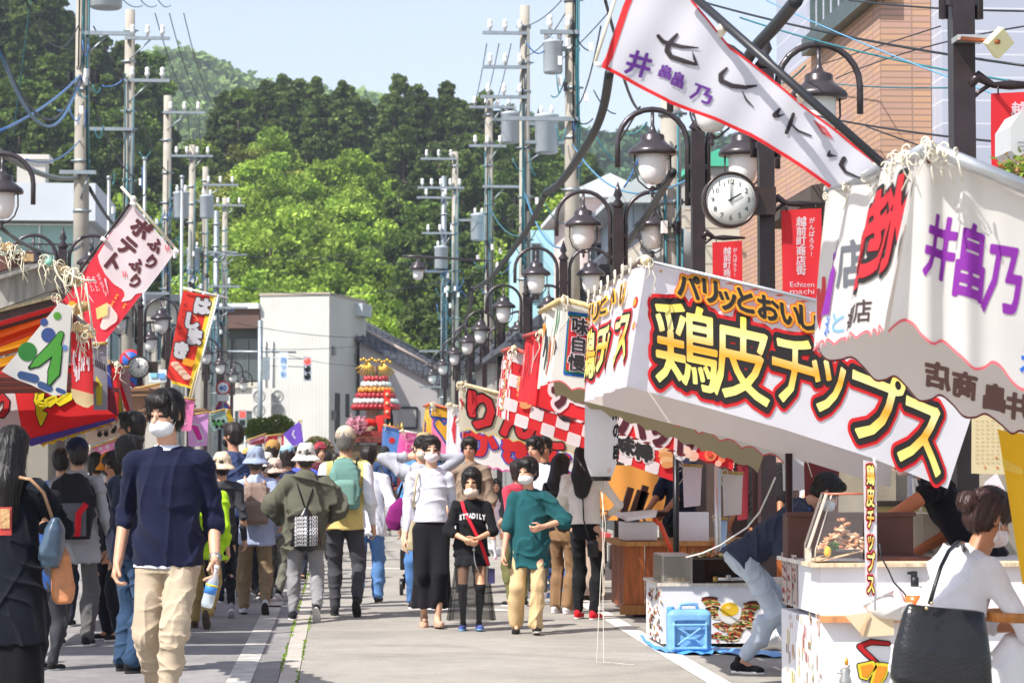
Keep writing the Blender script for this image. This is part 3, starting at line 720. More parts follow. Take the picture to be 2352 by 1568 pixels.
# ================================================================ sky and sun
SUN_EL = math.radians(50); SV = Vector((-.79, -.61, 0)).normalized()*math.cos(SUN_EL)+Vector((0, 0, math.sin(SUN_EL)))
w = bpy.data.worlds.new('World'); sc.world = w; w.use_nodes = True; nt = w.node_tree
sky = nt.nodes.new('ShaderNodeTexSky'); sky.sky_type = 'NISHITA'; sky.sun_disc = False; sky.sun_elevation = SUN_EL
sky.sun_rotation = math.atan2(SV.x, SV.y); sky.air_density = 1.0; sky.dust_density = 1.0; sky.ozone_density = 2.2; sky.altitude = 0
hsn = nt.nodes.new('ShaderNodeHueSaturation'); hsn.inputs['Saturation'].default_value = .56; tn = nt.nodes.new('ShaderNodeVectorMath'); tn.operation = 'MULTIPLY'; tn.inputs[1].default_value = (.97, .965, 1.0)
nt.links.new(sky.outputs[0], hsn.inputs['Color']); nt.links.new(hsn.outputs[0], tn.inputs[0]); nt.links.new(tn.outputs[0], nt.nodes['Background'].inputs[0]); nt.nodes['Background'].inputs[1].default_value = .14
sd = bpy.data.lights.new('sun', 'SUN'); so = bpy.data.objects.new('sun', sd); COL.objects.link(so); sd.energy = 4.7; sd.angle = math.radians(.53); sd.color = (1, .955, .89)
so.rotation_euler = SV.to_track_quat('Z', 'Y').to_euler(); so.location = (-20, -20, 30)
sc.view_settings.view_transform = 'Standard'; sc.view_settings.look = 'None'; sc.view_settings.exposure = .62; sc.view_settings.gamma = 1
sc.cycles.max_bounces = 8; sc.cycles.transparent_max_bounces = 12; sc.cycles.caustics_reflective = False; sc.cycles.caustics_refractive = False
sc.cycles.use_denoising = True; sc.cycles.sample_clamp_indirect = 4; sc.cycles.use_adaptive_sampling = True
sc.render.film_transparent = False
# ================================================================ ground
asph = M('#9c978f', 'asphalt', var=.08); asph2 = M('#8f8c8b', 'asphalt', var=.14); conc = M('#b3aca2', 'concrete', var=.10)
g = MB(); g.poly([(-900, -20, -.03), (900, -20, -.03), (900, 2500, -.03), (-900, 2500, -.03)], M('#7d7a68', 'soil')); g.build('ground', kind='structure')
g = MB(); g.poly([(-.27, 2, 0), (6.5, 2, 0), (6.5, 121, 0), (-.27, 121, 0)], asph); g.build('road', kind='structure')
g = MB(); g.poly([(-6, 2, 0), (-.40, 2, 0), (-.40, 121, 0), (-6, 121, 0)], asph2); g.build('road_shoulder', kind='structure')
g = MB(); g.poly([(-.395, 2, .001), (-.275, 2, .001), (-.275, 121, .001), (-.395, 121, .001)], conc); g.build('gutter_strip', kind='structure')
wp = M('#d6d3cd', 'paint', var=.16, scale=5); wp2 = M('#bdb9b2', 'paint', var=.3, scale=7)
g = MB(); g.poly([(-.72, 2, .004), (-.565, 2, .004), (-.565, 119, .004), (-.72, 119, .004)], wp2); g.build('painted_edge_line', kind='structure')
g = MB(); g.poly([(2.28, 2, .004), (2.43, 2, .004), (2.43, 119, .004), (2.28, 119, .004)], wp); g.build('painted_lane_line', kind='structure')
g = MB()
for a, b in (((0, 1312), (430, 1318)), ((820, 1303), (925, 1306)), ((600, 1392), (690, 1393))):
 p, q = gnd(a[0] if a[0] else 640, a[1], .004), gnd(b[0]+400 if not a[0] else b[0], b[1], .004)
 g.poly([p, q, q+Vector((0, .25, 0)), p+Vector((0, .25, 0))], wp)
p, q = gnd(930, 1398, .004), gnd(1240, 1402, .004); g.poly([p, q+Vector((-.1, 0, 0)), q+Vector((-.5, .55, 0)), p+Vector((.1, .18, 0))], wp)
g.build('painted_crossing_lines', kind='structure')
# moss in the joints and small stones: uncountable
g = MB(); ms = M('#6f8a2a', 'leaf')
for k in range(2600):
 y = 9+R.random()**1.6*60; x = R.choice((-.398, -.398, -.272))+R.gauss(0, .006); s = R.uniform(.004, .012)
 if math.sin(y*2.1+x*40)+R.random() < .1: continue
 g.add([Vector((x-s, y, .003)), Vector((x+s, y+s, .003)), Vector((x, y+s*2.5, .003+s))], [(0, 1, 2)], ms)
g.build('moss', kind='stuff')
# ================================================================ hills and trees
def sky_v(U):
 P = [(-500, -260), (0, -120), (130, -60), (170, 60), (230, 95), (265, 70), (325, 120), (345, 190), (375, 270), (420, 420), (490, 250), (505, 215), (560, 195), (640, 180), (720, 190), (800, 205), (840, 235), (862, 260), (905, 200),
   (960, 185), (1030, 205), (1090, 215), (1150, 250), (1230, 285), (1262, 300), (1300, 400), (1340, 350), (1380, 480), (1500, 520), (2600, 560)]
 for a, b in zip(P, P[1:]):
  if U <= b[0]: return a[1]+(b[1]-a[1])*(U-a[0])/(b[0]-a[0])
 return P[-1][1]
def row_d(t): return 165+135*t
def top_v(U, t): v = sky_v(U); return 800+(v-800)*t**.85
def hill_z(U, t): return EYE+(1052-top_v(U, t))/5553*row_d(t)-15.5
g = MB(); vs = []; nu, nt_ = 90, 20
for i in range(nu+1):
 U = -900+i*(3600/nu)
 for j in range(nt_+1):
  t = j/nt_; d = row_d(t); vs.append(Vector(((U-785)/5553*d, d, max(-.5, hill_z(U, t)) if j else -1)))
 d = 360; vs.append(Vector(((U-785)/5553*d, d, hill_z(U, 1)-6)))
n_ = nt_+2; g.add(vs, [(i*n_+j, (i+1)*n_+j, (i+1)*n_+j+1, i*n_+j+1) for i in range(nu) for j in range(n_-1)], M('#2f3a1c', 'soil'), True); g.build('hills', kind='structure')
def leafq(mb, p, s, m, rr, droop=0):
 a = Vector((rr.gauss(0, 1), rr.gauss(0, 1), rr.gauss(0, .6)-droop)).normalized()*s; b = a.cross(Vector((rr.gauss(0, 1), rr.gauss(0, 1), rr.gauss(0, 1)))).normalized()*s*rr.uniform(.45, .9)
 mb.add([p-a-b*.4, p-a*.2+b, p+a+b*.2, p+a*.1-b], [(0, 1, 2, 3)], m)
def tree(name, label, kind, cols, seed, Hh=17, nq=14000, qs=.23, group=None):
 rr = random.Random(seed); root = thing(name, label, 'tree', (0, 0, 0), group)
 tb = MB(); bk = M('#4a3a2c', 'wood'); tb.tube([(0, 0, -1), (.1, 0, Hh*.3), (0, .1, Hh*.6), (0, 0, Hh*.93)], [.36, .28, .17, .04], bk, 7)
 cb = MB(); ms = [M(c, 'leaf') for c in cols]; cl = []
 if kind == 'cedar':
  for k in range(120):
   t = (k+rr.random())/120; z = Hh*(.16+.82*t); rad = 4.3*(1-t)**.56*rr.uniform(.55, 1.05)+.15; a = rr.random()*2*PI
   cl.append((Vector((math.cos(a)*rad*.75, math.sin(a)*rad*.75, z-.25*rad)), rr.uniform(.75, 1.15)*(1.25-.85*t), a))
   if k % 5 == 0 and t < .8: tb.tube([(0, 0, z), (math.cos(a)*rad*.8, math.sin(a)*rad*.8, z-.1)], [.07, .03], bk, 5)
 else:
  for k in range(46):
   a = rr.random()*2*PI; e = rr.uniform(-.5, 1.5); rad = rr.uniform(.45, 1)
   q = Vector((math.cos(a)*math.cos(e)*4.1*rad, math.sin(a)*math.cos(e)*4.1*rad, Hh*.60+math.sin(e)*Hh*.34*rad)); cl.append((q, rr.uniform(.8, 1.6), a))
   if k % 4 == 0: tb.tube([(0, 0, Hh*.28), tuple(q*.5+Vector((0, 0, Hh*.2))), tuple(q)], [.14, .08, .03], bk, 5)
 per = nq//len(cl)
 for c, r, a in cl:
  m = rr.choice(ms)
  for k in range(per):
   v = Vector((rr.gauss(0, 1), rr.gauss(0, 1), rr.gauss(0, 1))).normalized()*r*rr.random()**.45
   v.z *= .62 if kind == 'cedar' else .75
   if v.z < -.3*r and rr.random() < .5: continue
   leafq(cb, c+v, qs*rr.uniform(.6, 1.35), m, rr, .5 if kind == 'cedar' else 0)
 tb.build('trunk', root); cb.build('crown', root)
 return root
CED = ['#596c34', '#4d5f2b', '#65783d']; BRD = ['#859f3a', '#748d36', '#93ab46']; YEL = ['#949a48', '#848e40', '#a0a252']; MID = ['#5a722f', '#50692b', '#667d36']
LBL = dict(c='dark green cedar among the cedars covering the wooded hillside', m='mid green broad evergreen growing among the hillside cedars', b='bright light green broadleaf tree in the sunny band of the hillside',
   y='yellowish green leafing tree on the lower hillside by the left poles')
PRO = {k: [] for k in 'cmby'}
for s in range(3): PRO['c'].append(tree('cedar_tree', LBL['c'], 'cedar', CED, 10+s, group='cedars on the hillside'))
for s in range(2):
 PRO['m'].append(tree('evergreen_tree', LBL['m'], 'b', MID, 20+s, 15, 11000, .21, group='broad evergreens on the hillside')); PRO['b'].append(tree('broadleaf_tree', LBL['b'], 'b', BRD, 30+s, 15, 13000, .19, group='bright broadleaf trees on the hillside'))
PRO['y'].append(tree('leafing_tree', LBL['y'], 'b', YEL, 41, 14, 12000, .19, group='yellowish trees on the lower hillside'))
used = set()
def put_tree(k, x, y, z, s, rz):
 i = R.randrange(len(PRO[k])); p = PRO[k][i]
 if (k, i) not in used: used.add((k, i)); o = p; o.location = (x, y, z); o.rotation_euler = (0, 0, rz); ORG[o.name] = Vector((x, y, z))
 else: o = copy_tree(p, (x, y, z), rz)
 o.scale = (s, s, s*R.uniform(.93, 1.08))
def zone(U, V):
 r = R.random()
 if 560 < U < 905 and V > 345+abs(U-770)*.35: return 'b'
 if 395 < U < 600 and V > 300: return 'y' if (V < 520 and r < .75) else 'b'
 if 600 <= U < 680 and 300 < V: return 'b' if r < .6 else 'y'
 if 1225 < U < 1300 and V > 270: return 'b' if r < .5 else 'm'
 if 1130 < U < 1225 and V > 560: return 'b'
 if 180 < U < 400 and V > 480: return 'b' if r < .25 else ('m' if r < .6 else 'c')
 if U < 180: return 'm' if r < .15 else 'c'
 return 'm' if r < .12 else 'c'
nrow = 14
for j in range(nrow):
 t = 1-(j-1 if j else 0)/(nrow-2)-(.045 if j == 1 else 0); d = row_d(t); st = (88 if j > 1 else 48)
 for i in range(int(1760/st)):
  U = -230+(i+.5*(j % 2)+R.uniform(-.28, .28))*st; V = top_v(U, t)
  if V > 790 or V < -300 or (V+330 < 0): continue
  if U > 1360 and R.random() < .4: continue
  k = zone(U, V+R.uniform(-20, 50)); s = R.uniform(.95, 1.3)
  if t == 1: s *= R.uniform(.9, 1.15)
  put_tree(k, (U-785)/5553*d, d+R.uniform(-4, 4), EYE+(1052-V)/5553*d-(16.3 if k == 'c' else 14.6)*s, s, R.random()*6.28)
# small trees by the street end
for (U, V, d, k, s) in ((880, 700, 128, 'b', .62), (865, 735, 125, 'b', .5), (1350, 400, 150, 'b', .8), (1410, 395, 160, 'b', .7)):
 put_tree(k, (U-785)/5553*d, d, EYE+(1052-V)/5553*d-15*s, s, R.random()*6)
# far ridges
def ridge(pts, d, col, name='hills'):
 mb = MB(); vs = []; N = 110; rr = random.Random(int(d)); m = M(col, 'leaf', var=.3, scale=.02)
 f = path(pts)
 top = []
 for i in range(N+1):
  a = f(i/N); top.append(at(a[0], a[1], d))
 for i in range(N+1):
  p = top[i]
  for j in range(9): t = j/8; vs.append(Vector((p.x, d-120*math.sin(t*PI/2), -2+(p.z+2)*math.cos(t*PI/2)+rr.uniform(-1, 1))))
 mb.add(vs, [(i*9+j, (i+1)*9+j, (i+1)*9+j+1, i*9+j+1) for i in range(N) for j in range(8)], m, True)
 for k in range(26000):      # distant woodland as clumps on the ridge surface
  i = rr.randrange(N); t = rr.random()**1.5*.75; a = vs[i*9+int(t*8)]; b = vs[(i+1)*9+int(t*8)+1]; p = Vector([a[q]+(b[q]-a[q])*rr.random() for q in range(3)]); leafq(mb, p+Vector((0, 0, rr.uniform(0, 3))), rr.uniform(.8, 2.0), m, rr)
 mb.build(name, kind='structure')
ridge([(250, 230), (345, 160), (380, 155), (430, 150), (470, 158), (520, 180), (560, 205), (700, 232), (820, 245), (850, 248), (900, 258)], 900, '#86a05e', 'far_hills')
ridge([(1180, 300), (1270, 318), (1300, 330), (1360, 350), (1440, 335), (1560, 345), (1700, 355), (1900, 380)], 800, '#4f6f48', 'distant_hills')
# air
hz = MB(); hz.box((0, 585, 79), (1500, 1250, 162), M('#ffffff', 'plastic')); ho = hz.build('haze', kind='stuff')
hm = bpy.data.materials.new('haze_air'); hm.use_nodes = True; hn = hm.node_tree; hn.nodes.clear(); vo = hn.nodes.new('ShaderNodeVolumePrincipled'); ou = hn.nodes.new('ShaderNodeOutputMaterial')
vo.inputs['Density'].default_value = .00028; vo.inputs['Color'].default_value = (.80, .88, 1, 1); vo.inputs['Anisotropy'].default_value = .2; hn.links.new(vo.outputs[0], ou.inputs[1]); ho.data.materials.clear(); ho.data.materials.append(hm)
# ================================================================ street lamps
lm = M('#474145', 'lampm'); lpole = M('#3a3031', 'lampm'); glb = M('#e6e4e2', 'plastic', .3)
def lamp_head(root, x, z, sgn):
 s = MB(); s.lathe((x, 0, z), [(.235, -.035), (.24, -.01), (.225, .02), (.15, .075), (.125, .10), (.118, .105), (.118, .15), (.108, .165), (.05, .185), (.03, .22), (.018, .26), (.018, .40)], lm, 24)
 o = s.build('lamp_shade', root)
 s = MB(); s.lathe((x, 0, z-.035), [(.02, -.29), (.08, -.275), (.12, -.22), (.14, -.14), (.143, 0), (.14, .01)], glb, 20); s.build('lamp_globe', o)
 s = MB()
 for k in (-1, 1): s.tube([(x+k*.175, 0, z-.03), (x+k*.178, 0, z-.18), (x+k*.14, 0, z-.29), (x+k*.06, 0, z-.36), (x, 0, z-.38)], .009, lm, 6)
 s.lathe((x, 0, z-.44), [(.004, 0), (.02, .03), (.012, .05), (.03, .07), (.03, .085), (.01, .1)], lm, 10); s.build('cage', o)
def lamp_post(x, y, label, ztop=4.75):
 root = thing('street_lamp', label, 'street lamp', (0, 0, 0), 'brown twin lamp posts along the street')
 s = MB(); s.box((0, 0, 2.3), (.125, .125, 4.6), lpole); s.lathe((0, 0, 4.6), [(.05, 0), (.09, .04), (.03, .12), (.06, .17), (.004, .34)], lm, 10); s.box((0, 0, .15), (.24, .24, .3), lpole); s.build('pole', root)
 for k in (-1, 1):
  s = MB(); c = k*.445; r = .345
  pts = [(c+k*r, 0, 4.24)]+[(c+k*r*math.cos(a*PI/12), 0, 4.47+r*math.sin(a*PI/12)) for a in range(13)]+[(c-k*r, 0, 3.87)]
  s.tube(pts, .028, lm, 8)
  for z in (3.97, 4.25): s.box((k*.07, 0, z), (.08, .05, .05), lm)
  s.build('arm', root); lamp_head(root, c, 4.4, k)
 root.location = (x, y, 0); ORG[root.name] = Vector((x, y, 0)); return root
lamp0 = lamp_post(3.47, 19.6, 'twin lamp post carrying the large clock and a red banner')
L2 = [(3.47, 13.3, 'nearest right-hand twin lamp post, with a cream box clamped to it'), (3.47, 23.4, 'twin lamp post just beyond the clock on the right'), (3.52, 30.7, 'twin lamp post between the clock and the pale blue house'),
  (3.58, 39, 'twin lamp post in front of the pale blue house'), (3.62, 47.5, 'fifth twin lamp post of the right row, lamps over the checked stall')]
for x, y, lb in L2: copy_tree(lamp0, (x, y, 0), label=lb)
for i, y in enumerate((56, 62, 69, 77, 86)): copy_tree(lamp0, (3.65, y, 0), label='small distant twin lamp post in the far part of the right row')
L3 = [(-4.25, 27.3, 'nearest left-hand twin lamp post, its lamp cut by the picture edge'), (-4.27, 37.3, 'left-hand twin lamp post in front of the white building'), (-4.3, 52, 'left-hand twin lamp post between the two red flags'), (-4.35, 61, 'left-hand twin lamp post half behind the leaning red flag')]
for x, y, lb in L3: copy_tree(lamp0, (x, y, 0), label=lb)
for i, y in enumerate((69, 77, 86, 95)): copy_tree(lamp0, (-4.3, y, 0), label='small distant twin lamp post in the far part of the left row')
o = copy_tree(lamp0, (2.6, 62, 0)); o['label'] = 'lone lamp hanging from a long straight arm over the street'
for ch in list(o.children):
 for c2 in list(ch.children): bpy.data.objects.remove(c2)
 bpy.data.objects.remove(ch)
o.name = 'hanging_lamp'; o['group'] = ''; del o['group']; p = at(960, 615, 62); ORG[o.name] = Vector((p.x, 62, p.z)); o.location = ORG[o.name]
s = MB(); s.lathe(p, [(.235, -.035), (.225, .02), (.125, .10), (.118, .15), (.05, .185), (.018, .30)], lm, 18); q = s.build('lamp_shade', o); s = MB(); s.lathe(p-Vector((0, 0, .035)), [(.03, -.28), (.12, -.22), (.143, 0)], glb, 16); s.build('lamp_globe', q)
s = MB(); s.tube([p+Vector((-.4, 0, .3)), p+Vector((0, 0, .3)), at(1120, 598, 62), at(1122, 760, 62)], .035, lm, 8); s.build('arm', o)
# ================================================================ utility poles
pc = M('#a09a8f', 'concrete', var=.12); stl = M('#9aa3a8', 'metal', .5); por = M('#e8e6e4', 'plastic'); blk = M('#1d1d20', 'plastic', .5); trf = M('#a5adb4', 'paint'); wireb = M('#23282c', 'plastic', .5); wiret = M('#2f6f7a', 'plastic', .5); rope = M('#d8d0bc', 'cloth')
def insul(s, p): s.lathe(p, [(.03, 0), (.03, .06), (.055, .08), (.06, .14), (.04, .17), (.055, .20), (.05, .25), (.02, .28)], por, 8)
def upole(x, y, h, label, arms=(), trans=None, seed=0, r=.14, steel=False):
 rr = random.Random(seed); root = thing('utility_pole', label, 'utility pole', (x, y, 0), 'utility poles along the street')
 s = MB(); s.tube([(x, y, 0), (x, y, h)], [r*1.12, r*.82], stl if steel else pc, 16); s.build('pole', root)
 s = MB()
 for k in range(9): z = h-.5-k*rr.uniform(.7, 1.0); s.lathe((x, y, z), [(r*1.02, -.03), (r*1.08, -.03), (r*1.08, .03), (r*1.02, .03)], stl, 12); s.tube([(x-.2*rr.choice((-1, 1)), y-.05, z), (x, y-r, z)], .02, stl, 5)
 for k in range(5):
  a = rr.uniform(-.15, .15); z0 = h-rr.uniform(1, 4); s.tube([(x+a, y-r-.02, z0), (x+a*.8, y-r-.04, z0-2), (x+a*1.1, y-r-.02, z0-4)], .016, wireb if k % 2 else wiret, 5)
 s.build('clamps', root)
 for (z, x0, x1, n) in arms:
  s = MB(); s.box((x+(x0+x1)/2, y-r-.04, z), (abs(x1-x0), .075, .075), stl)
  s.tube([(x+x1*.55, y-r, z), (x, y-r, z-.5)], .018, stl, 5); o = s.build('crossarm', root)
  for k in range(n):
   s = MB(); insul(s, (x+x0+(x1-x0)*(k+.5)/n, y-r-.04, z+.04)); s.build('insulator', o)
 if trans:
  z, dx, sz = trans; s = MB(); s.lathe((x+dx, y-.1, z), [(.24*sz, 0), (.27*sz, .03), (.27*sz, .82*sz), (.29*sz, .84*sz), (.29*sz, .9*sz), (.1, .95*sz)], trf, 18)
  for k in (-1, 1): s.lathe((x+dx+k*.12, y-.1, z+.92*sz), [(.04, 0), (.05, .12), (.02, .2)], por, 8)
  s.box((x+dx/2, y-.05, z+.7*sz), (abs(dx), .1, .08), stl); s.build('transformer', root)
 s = MB()
 for k in range(10):
  p = Vector((x+rr.uniform(-.45, .45), y-r-rr.uniform(.02, .2), h*.62+rr.uniform(-1.2, 1.4))); q = p+Vector((rr.uniform(-.5, .5), 0, rr.uniform(-.7, .2))); s.tube(sagline(p, q, rr.uniform(.05, .3), 7), .013, rr.choice((wireb, wiret, M('#3465a0', 'plastic'))), 5)
 s.mark()
 for k in range(6): s.mark(); s.box((x+rr.uniform(-.35, .35), y-r-.1, h*.62+rr.uniform(-.8, .9)), (.07, .07, .16), rr.choice((por, blk, por)), rz=rr.random())
 s.build('cable_tangle', root)
 return root
def px_of(U, d): return (U-785)/5553*d
upole(px_of(190, 47), 47, 14, 'thick concrete pole nearest on the left, transformer cut by the picture top', [(8.2+1.4-.0, 0, .95, 0), (6.9, -.4, .3, 0)], (10.1, .45, 1.15), 1, .15)
upole(px_of(297, 57), 57, 1.4+1027/97.4, 'second concrete pole on the left with two three-insulator arms', [(11.25, -.1, .95, 3), (10.25, -.1, .95, 3), (9.1, -1, .1, 0)], None, 2)
upole(px_of(384, 71), 71, 1.4+830/78.2, 'third concrete pole on the left, grey transformer hung halfway', [(11.5, -.1, 1.1, 3), (6.2, -1.6, .1, 0)], (8.4, .42, .85), 3)
upole(px_of(441, 82), 82, 1.4+717/67.7, 'fourth concrete pole on the left with a short crossarm', [(11.6, -.7, .7, 4)], (9.5, .5, .85), 4, .13)
upole(px_of(471, 88), 88, 1.4+667/63.1, 'fifth concrete pole on the left with an arm to the right', [(11.3, -.1, 1.2, 3)], (8.2, -.4, .9), 5, .13)
upole(px_of(497, 92), 92, 1.4+567/60.4, 'slim grey steel pole among the left poles', [(9.2, -.8, .8, 0), (7.9, -.7, .9, 2), (7.1, -.5, 1.2, 0)], None, 6, .13, True)
upole(px_of(516, 98), 98, 1.4+597/56.7, 'last concrete pole of the left row', [(11.6, -.5, .8, 3), (9.6, -.6, .9, 0)], None, 7, .13)
upole(px_of(1315, 44), 44, 13.6, 'tall concrete pole on the right reaching past the picture top', [(9.2, -.6, .1, 2), (7.6, -1.3, .1, 0)], (8.45, -.36, .66), 8)
upole(px_of(1545, 30.7), 30.7, 7.1, 'broad concrete pole behind the clock with a grey round mirror back', [(6.9, -.3, .5, 0)], None, 9, .15)
upole(px_of(1205, 56), 56, 1.4+1047/99, 'concrete pole under the topmost insulator frame right of centre', [(11.3, -1., .05, 3), (10.5, -1., .05, 3), (9.8, -1.05, .05, 3), (8.75, 0, 1.3, 0)], (8.5, .5, 1.), 10)
upole(px_of(1122, 71), 71, 1.4+832/78.2, 'concrete pole with three crossarms and a large transformer right of centre', [(11.75, -.6, .75, 4), (10.6, -.6, .5, 3), (9.4, -.2, .9, 0)], (10.7, .62, 1.0), 11)
upole(px_of(1044, 83), 83, 1.4+707/66.9, 'concrete pole with a long arm to the left near the street end', [(11.7, -1.2, .05, 3), (10.7, -1.3, .3, 5)], (8.9, .8, 1.), 12, .13)
upole(px_of(1018, 88), 88, 1.4+650/63.1, 'grey steel pole standing close to the long-armed concrete pole', [(10.9, -1., .4, 2), (9.6, -.8, .5, 3), (8.2, -.7, .2, 0), (5.3, -.9, .1, 0), (4., -.9, .1, 1)], (8.3, -.1, .9), 13, .12, True)
s = MB(); p = at(1538, 585, 31.2); s.lathe(p, [(.0, 0), (.36, .0), (.4, .02), (.4, .03)], M('#b0b3b5', 'paint', .8), 24, Matrix.Rotation(PI/2, 3, 'X')); s.tube([p, p+Vector((.35, .1, 0))], .03, stl, 6)
s.build('traffic_mirror', label='grey back of a round traffic mirror on the broad pole', cat='traffic mirror')
# thin white steel masts
for U, V0, d in ((252, 412, 58), (333, 368, 60), (418, 410, 64)):
 s = MB(); x = px_of(U, d); s.tube([(x, d, 0), (x, d, at(U, V0, d).z)], [.05, .04], M('#c9ccca', 'metal'), 8); s.lathe((x, d, at(U, V0, d).z), [(.045, 0), (.06, .03), (.06, .08), (.02, .1)], stl, 8)
 s.build('flag_mast', label={252: 'slim pale mast beside the white building', 333: 'slim pale mast behind the tip of the white flag', 418: 'slim pale mast above the leaning red flag'}[U], cat='mast')
# ================================================================ cables
NC = [0]
def cable(pts, r, m, label, grp='overhead cables', n=5, thick=False):
 s = MB(); s.tube(pts, r, m, n); s.build('overhead_cable', label=label, cat='cable', group=grp)
def span(a, b, sag, r=.012, m=wireb, label='thin dark wire strung between the utility poles'): cable(sagline(at(*a), at(*b), sag, 12), r, m, label)
for i in range(3):
 span((1015/2.44-30+i*33-30, 30, 57), (450+i*26-8, 246, 71), .3, .012)
 span((328+i*32, 12, 57), (255+i*45, -40, 47), .2, .012, wiret)
 span((405+i*26, 246, 71), (420+i*20, 338, 82), .3, .012)
 span((1118+i*28, 100, 56), (1090+i*24, 240, 71), .1, .012)
 span((1090+i*24, 240, 71), (980+i*25, 350, 83), .2, .012)
for (a, b, sg, r, m) in (((0, 105, 30), (185, 170, 47), .9, .02, wireb), ((0, 115, 30.2), (185, 178, 47), .95, .025, M('#3b6d98', 'plastic')), ((0, 300, 32), (185, 172, 47), .1, .022, M('#3f6fa6', 'plastic')), ((70, 0, 33), (30, 310, 36), .0, .009, wiret),
       ((60, 0, 30), (180, 58, 47), .5, .012, wireb), ((0, 347, 30), (180, 405, 47), .15, .045, M('#4b5148', 'plastic')), ((215, 60, 47), (300, 190, 57), .1, .014, wireb), ((215, 240, 47), (305, 405, 57), .2, .02, wireb), ((60, 365, 40), (185, 320, 47), .2, .014, M('#3f6fa6', 'plastic')),
       ((0, 520, 30), (190, 560, 47), .25, .03, M('#33413f', 'plastic')), ((205, 430, 47), (290, 545, 57), .1, .04, wireb), ((300, 200, 57), (300, 440, 57.2), 0, .01, wiret), ((298, 190, 57), (384, 395, 71), .3, .02, wireb),
       ((1122, 470, 71), (1205, 540, 56), .3, .015, wiret), ((1205, 440, 56), (1315, 560, 44), .5, .02, M('#3f7fa6', 'plastic')), ((1315, 250, 44), (1380, 60, 33), .3, .012, wireb), ((1205, 60, 56), (1290, 0, 50), .1, .012, wireb), ((1205, 130, 56), (1315, 0, 44), .2, .012, wireb),
       ((1250, 160, 50), (1400, 25, 36), .1, .010, wireb), ((1315, 330, 44), (1600, 400, 26), .5, .014, M('#4f8fb6', 'plastic')), ((1420, 130, 30), (1465, 250, 33), .1, .02, wireb), ((1390, 0, 28), (1420, 110, 30), 0, .02, wireb),
       ((440, 560, 82), (870, 560, 110), .6, .014, wireb), ((520, 650, 98), (1040, 640, 83), .5, .014, wireb), ((600, 795, 108), (835, 840, 108), .2, .012, wireb), ((600, 800, 108), (860, 790, 108), .1, .012, wireb), ((540, 740, 98), (1020, 770, 88), .3, .012, wireb), ((610, 570, 100), (1020, 600, 88), .3, .012, wireb),
       ((1700, 40, 20), (2352, 190, 16), .05, .008, wiret), ((1600, 0, 22), (2352, 150, 16), .05, .010, wireb), ((1950, 0, 20), (2352, 25, 16), .02, .008, wireb), ((1760, 0, 22), (2352, 240, 14), .03, .006, M('#5f9fc6', 'plastic')), ((1730, 230, 22), (2352, 330, 14), .05, .008, wireb),
       ((1990, 290, 20), (2352, 420, 15), .0, .007, wireb), ((1880, 150, 24), (2160, 60, 18), .0, .006, wireb), ((1740, 180, 22), (1850, 150, 20), .1, .008, wiret), ((1920, 180, 22), (2352, 60, 15), -.05, .006, wireb), ((1900, 190, 22), (2230, 200, 15), .02, .006, wiret)):
 cable(sagline(at(*a), at(*b), sg, 14), r, m, 'thin overhead wire crossing above the street' if a[0] > 500 else 'thin overhead wire sagging past the left poles', 'thin overhead wires')
def thick(pts, r, label, hl=True):
 P = [at(*p) for p in pts]; Q = []
 for i in range(len(P)-1):
  a, b, c, d = P[max(i-1, 0)], P[i], P[i+1], P[min(i+2, len(P)-1)]
  for k in range(6): t = k/6; Q.append(.5*((2*b)+(c-a)*t+(2*a-5*b+4*c-d)*t*t+(3*b-a-3*c+d)*t*t*t))
 Q.append(P[-1]); s = MB(); s.tube(Q, r, wireb, 8)
 if hl: s.tube([q+Vector((.03*math.cos(i*1.3), 0, .035*math.sin(i*1.3))) for i, q in enumerate(Q)], r*.35, blk, 5); s.tube([q+Vector((.035*math.sin(i*1.9), .01, .03*math.cos(i*1.9))) for i, q in enumerate(Q)], r*.3, blk, 5)
 s.build('cable_bundle', label=label, cat='cable')
thick([(1400, 165, 27), (1385, 250, 28.5), (1355, 320, 30), (1290, 415, 34), (1255, 440, 37)], .055, 'thick black cable drooping from behind the white flag to the lamp row')
thick([(1255, 440, 37), (1215, 520, 41), (1165, 590, 46), (1125, 640, 50), (1090, 662, 54)], .05, 'black bundled cable following the tops of the right lamps')
thick([(1545, 395, 24), (1500, 470, 28), (1440, 560, 33), (1400, 600, 37)], .045, 'black bundled cable running down beside the pair of mid-distance lamps')
thick([(1830, 0, 17), (1780, 60, 18), (1720, 130, 19.5), (1700, 200, 21)], .05, 'twisted black cable slanting down beside the clock lamp')
thick([(1470, 245, 28), (1420, 330, 30)], .012, 'short dark wire above the hanging lamp globe', False)
thick([(1085, 660, 54), (1075, 720, 60), (1040, 790, 72), (1010, 830, 86)], .045, 'black cable bundle fading between the far lamps')
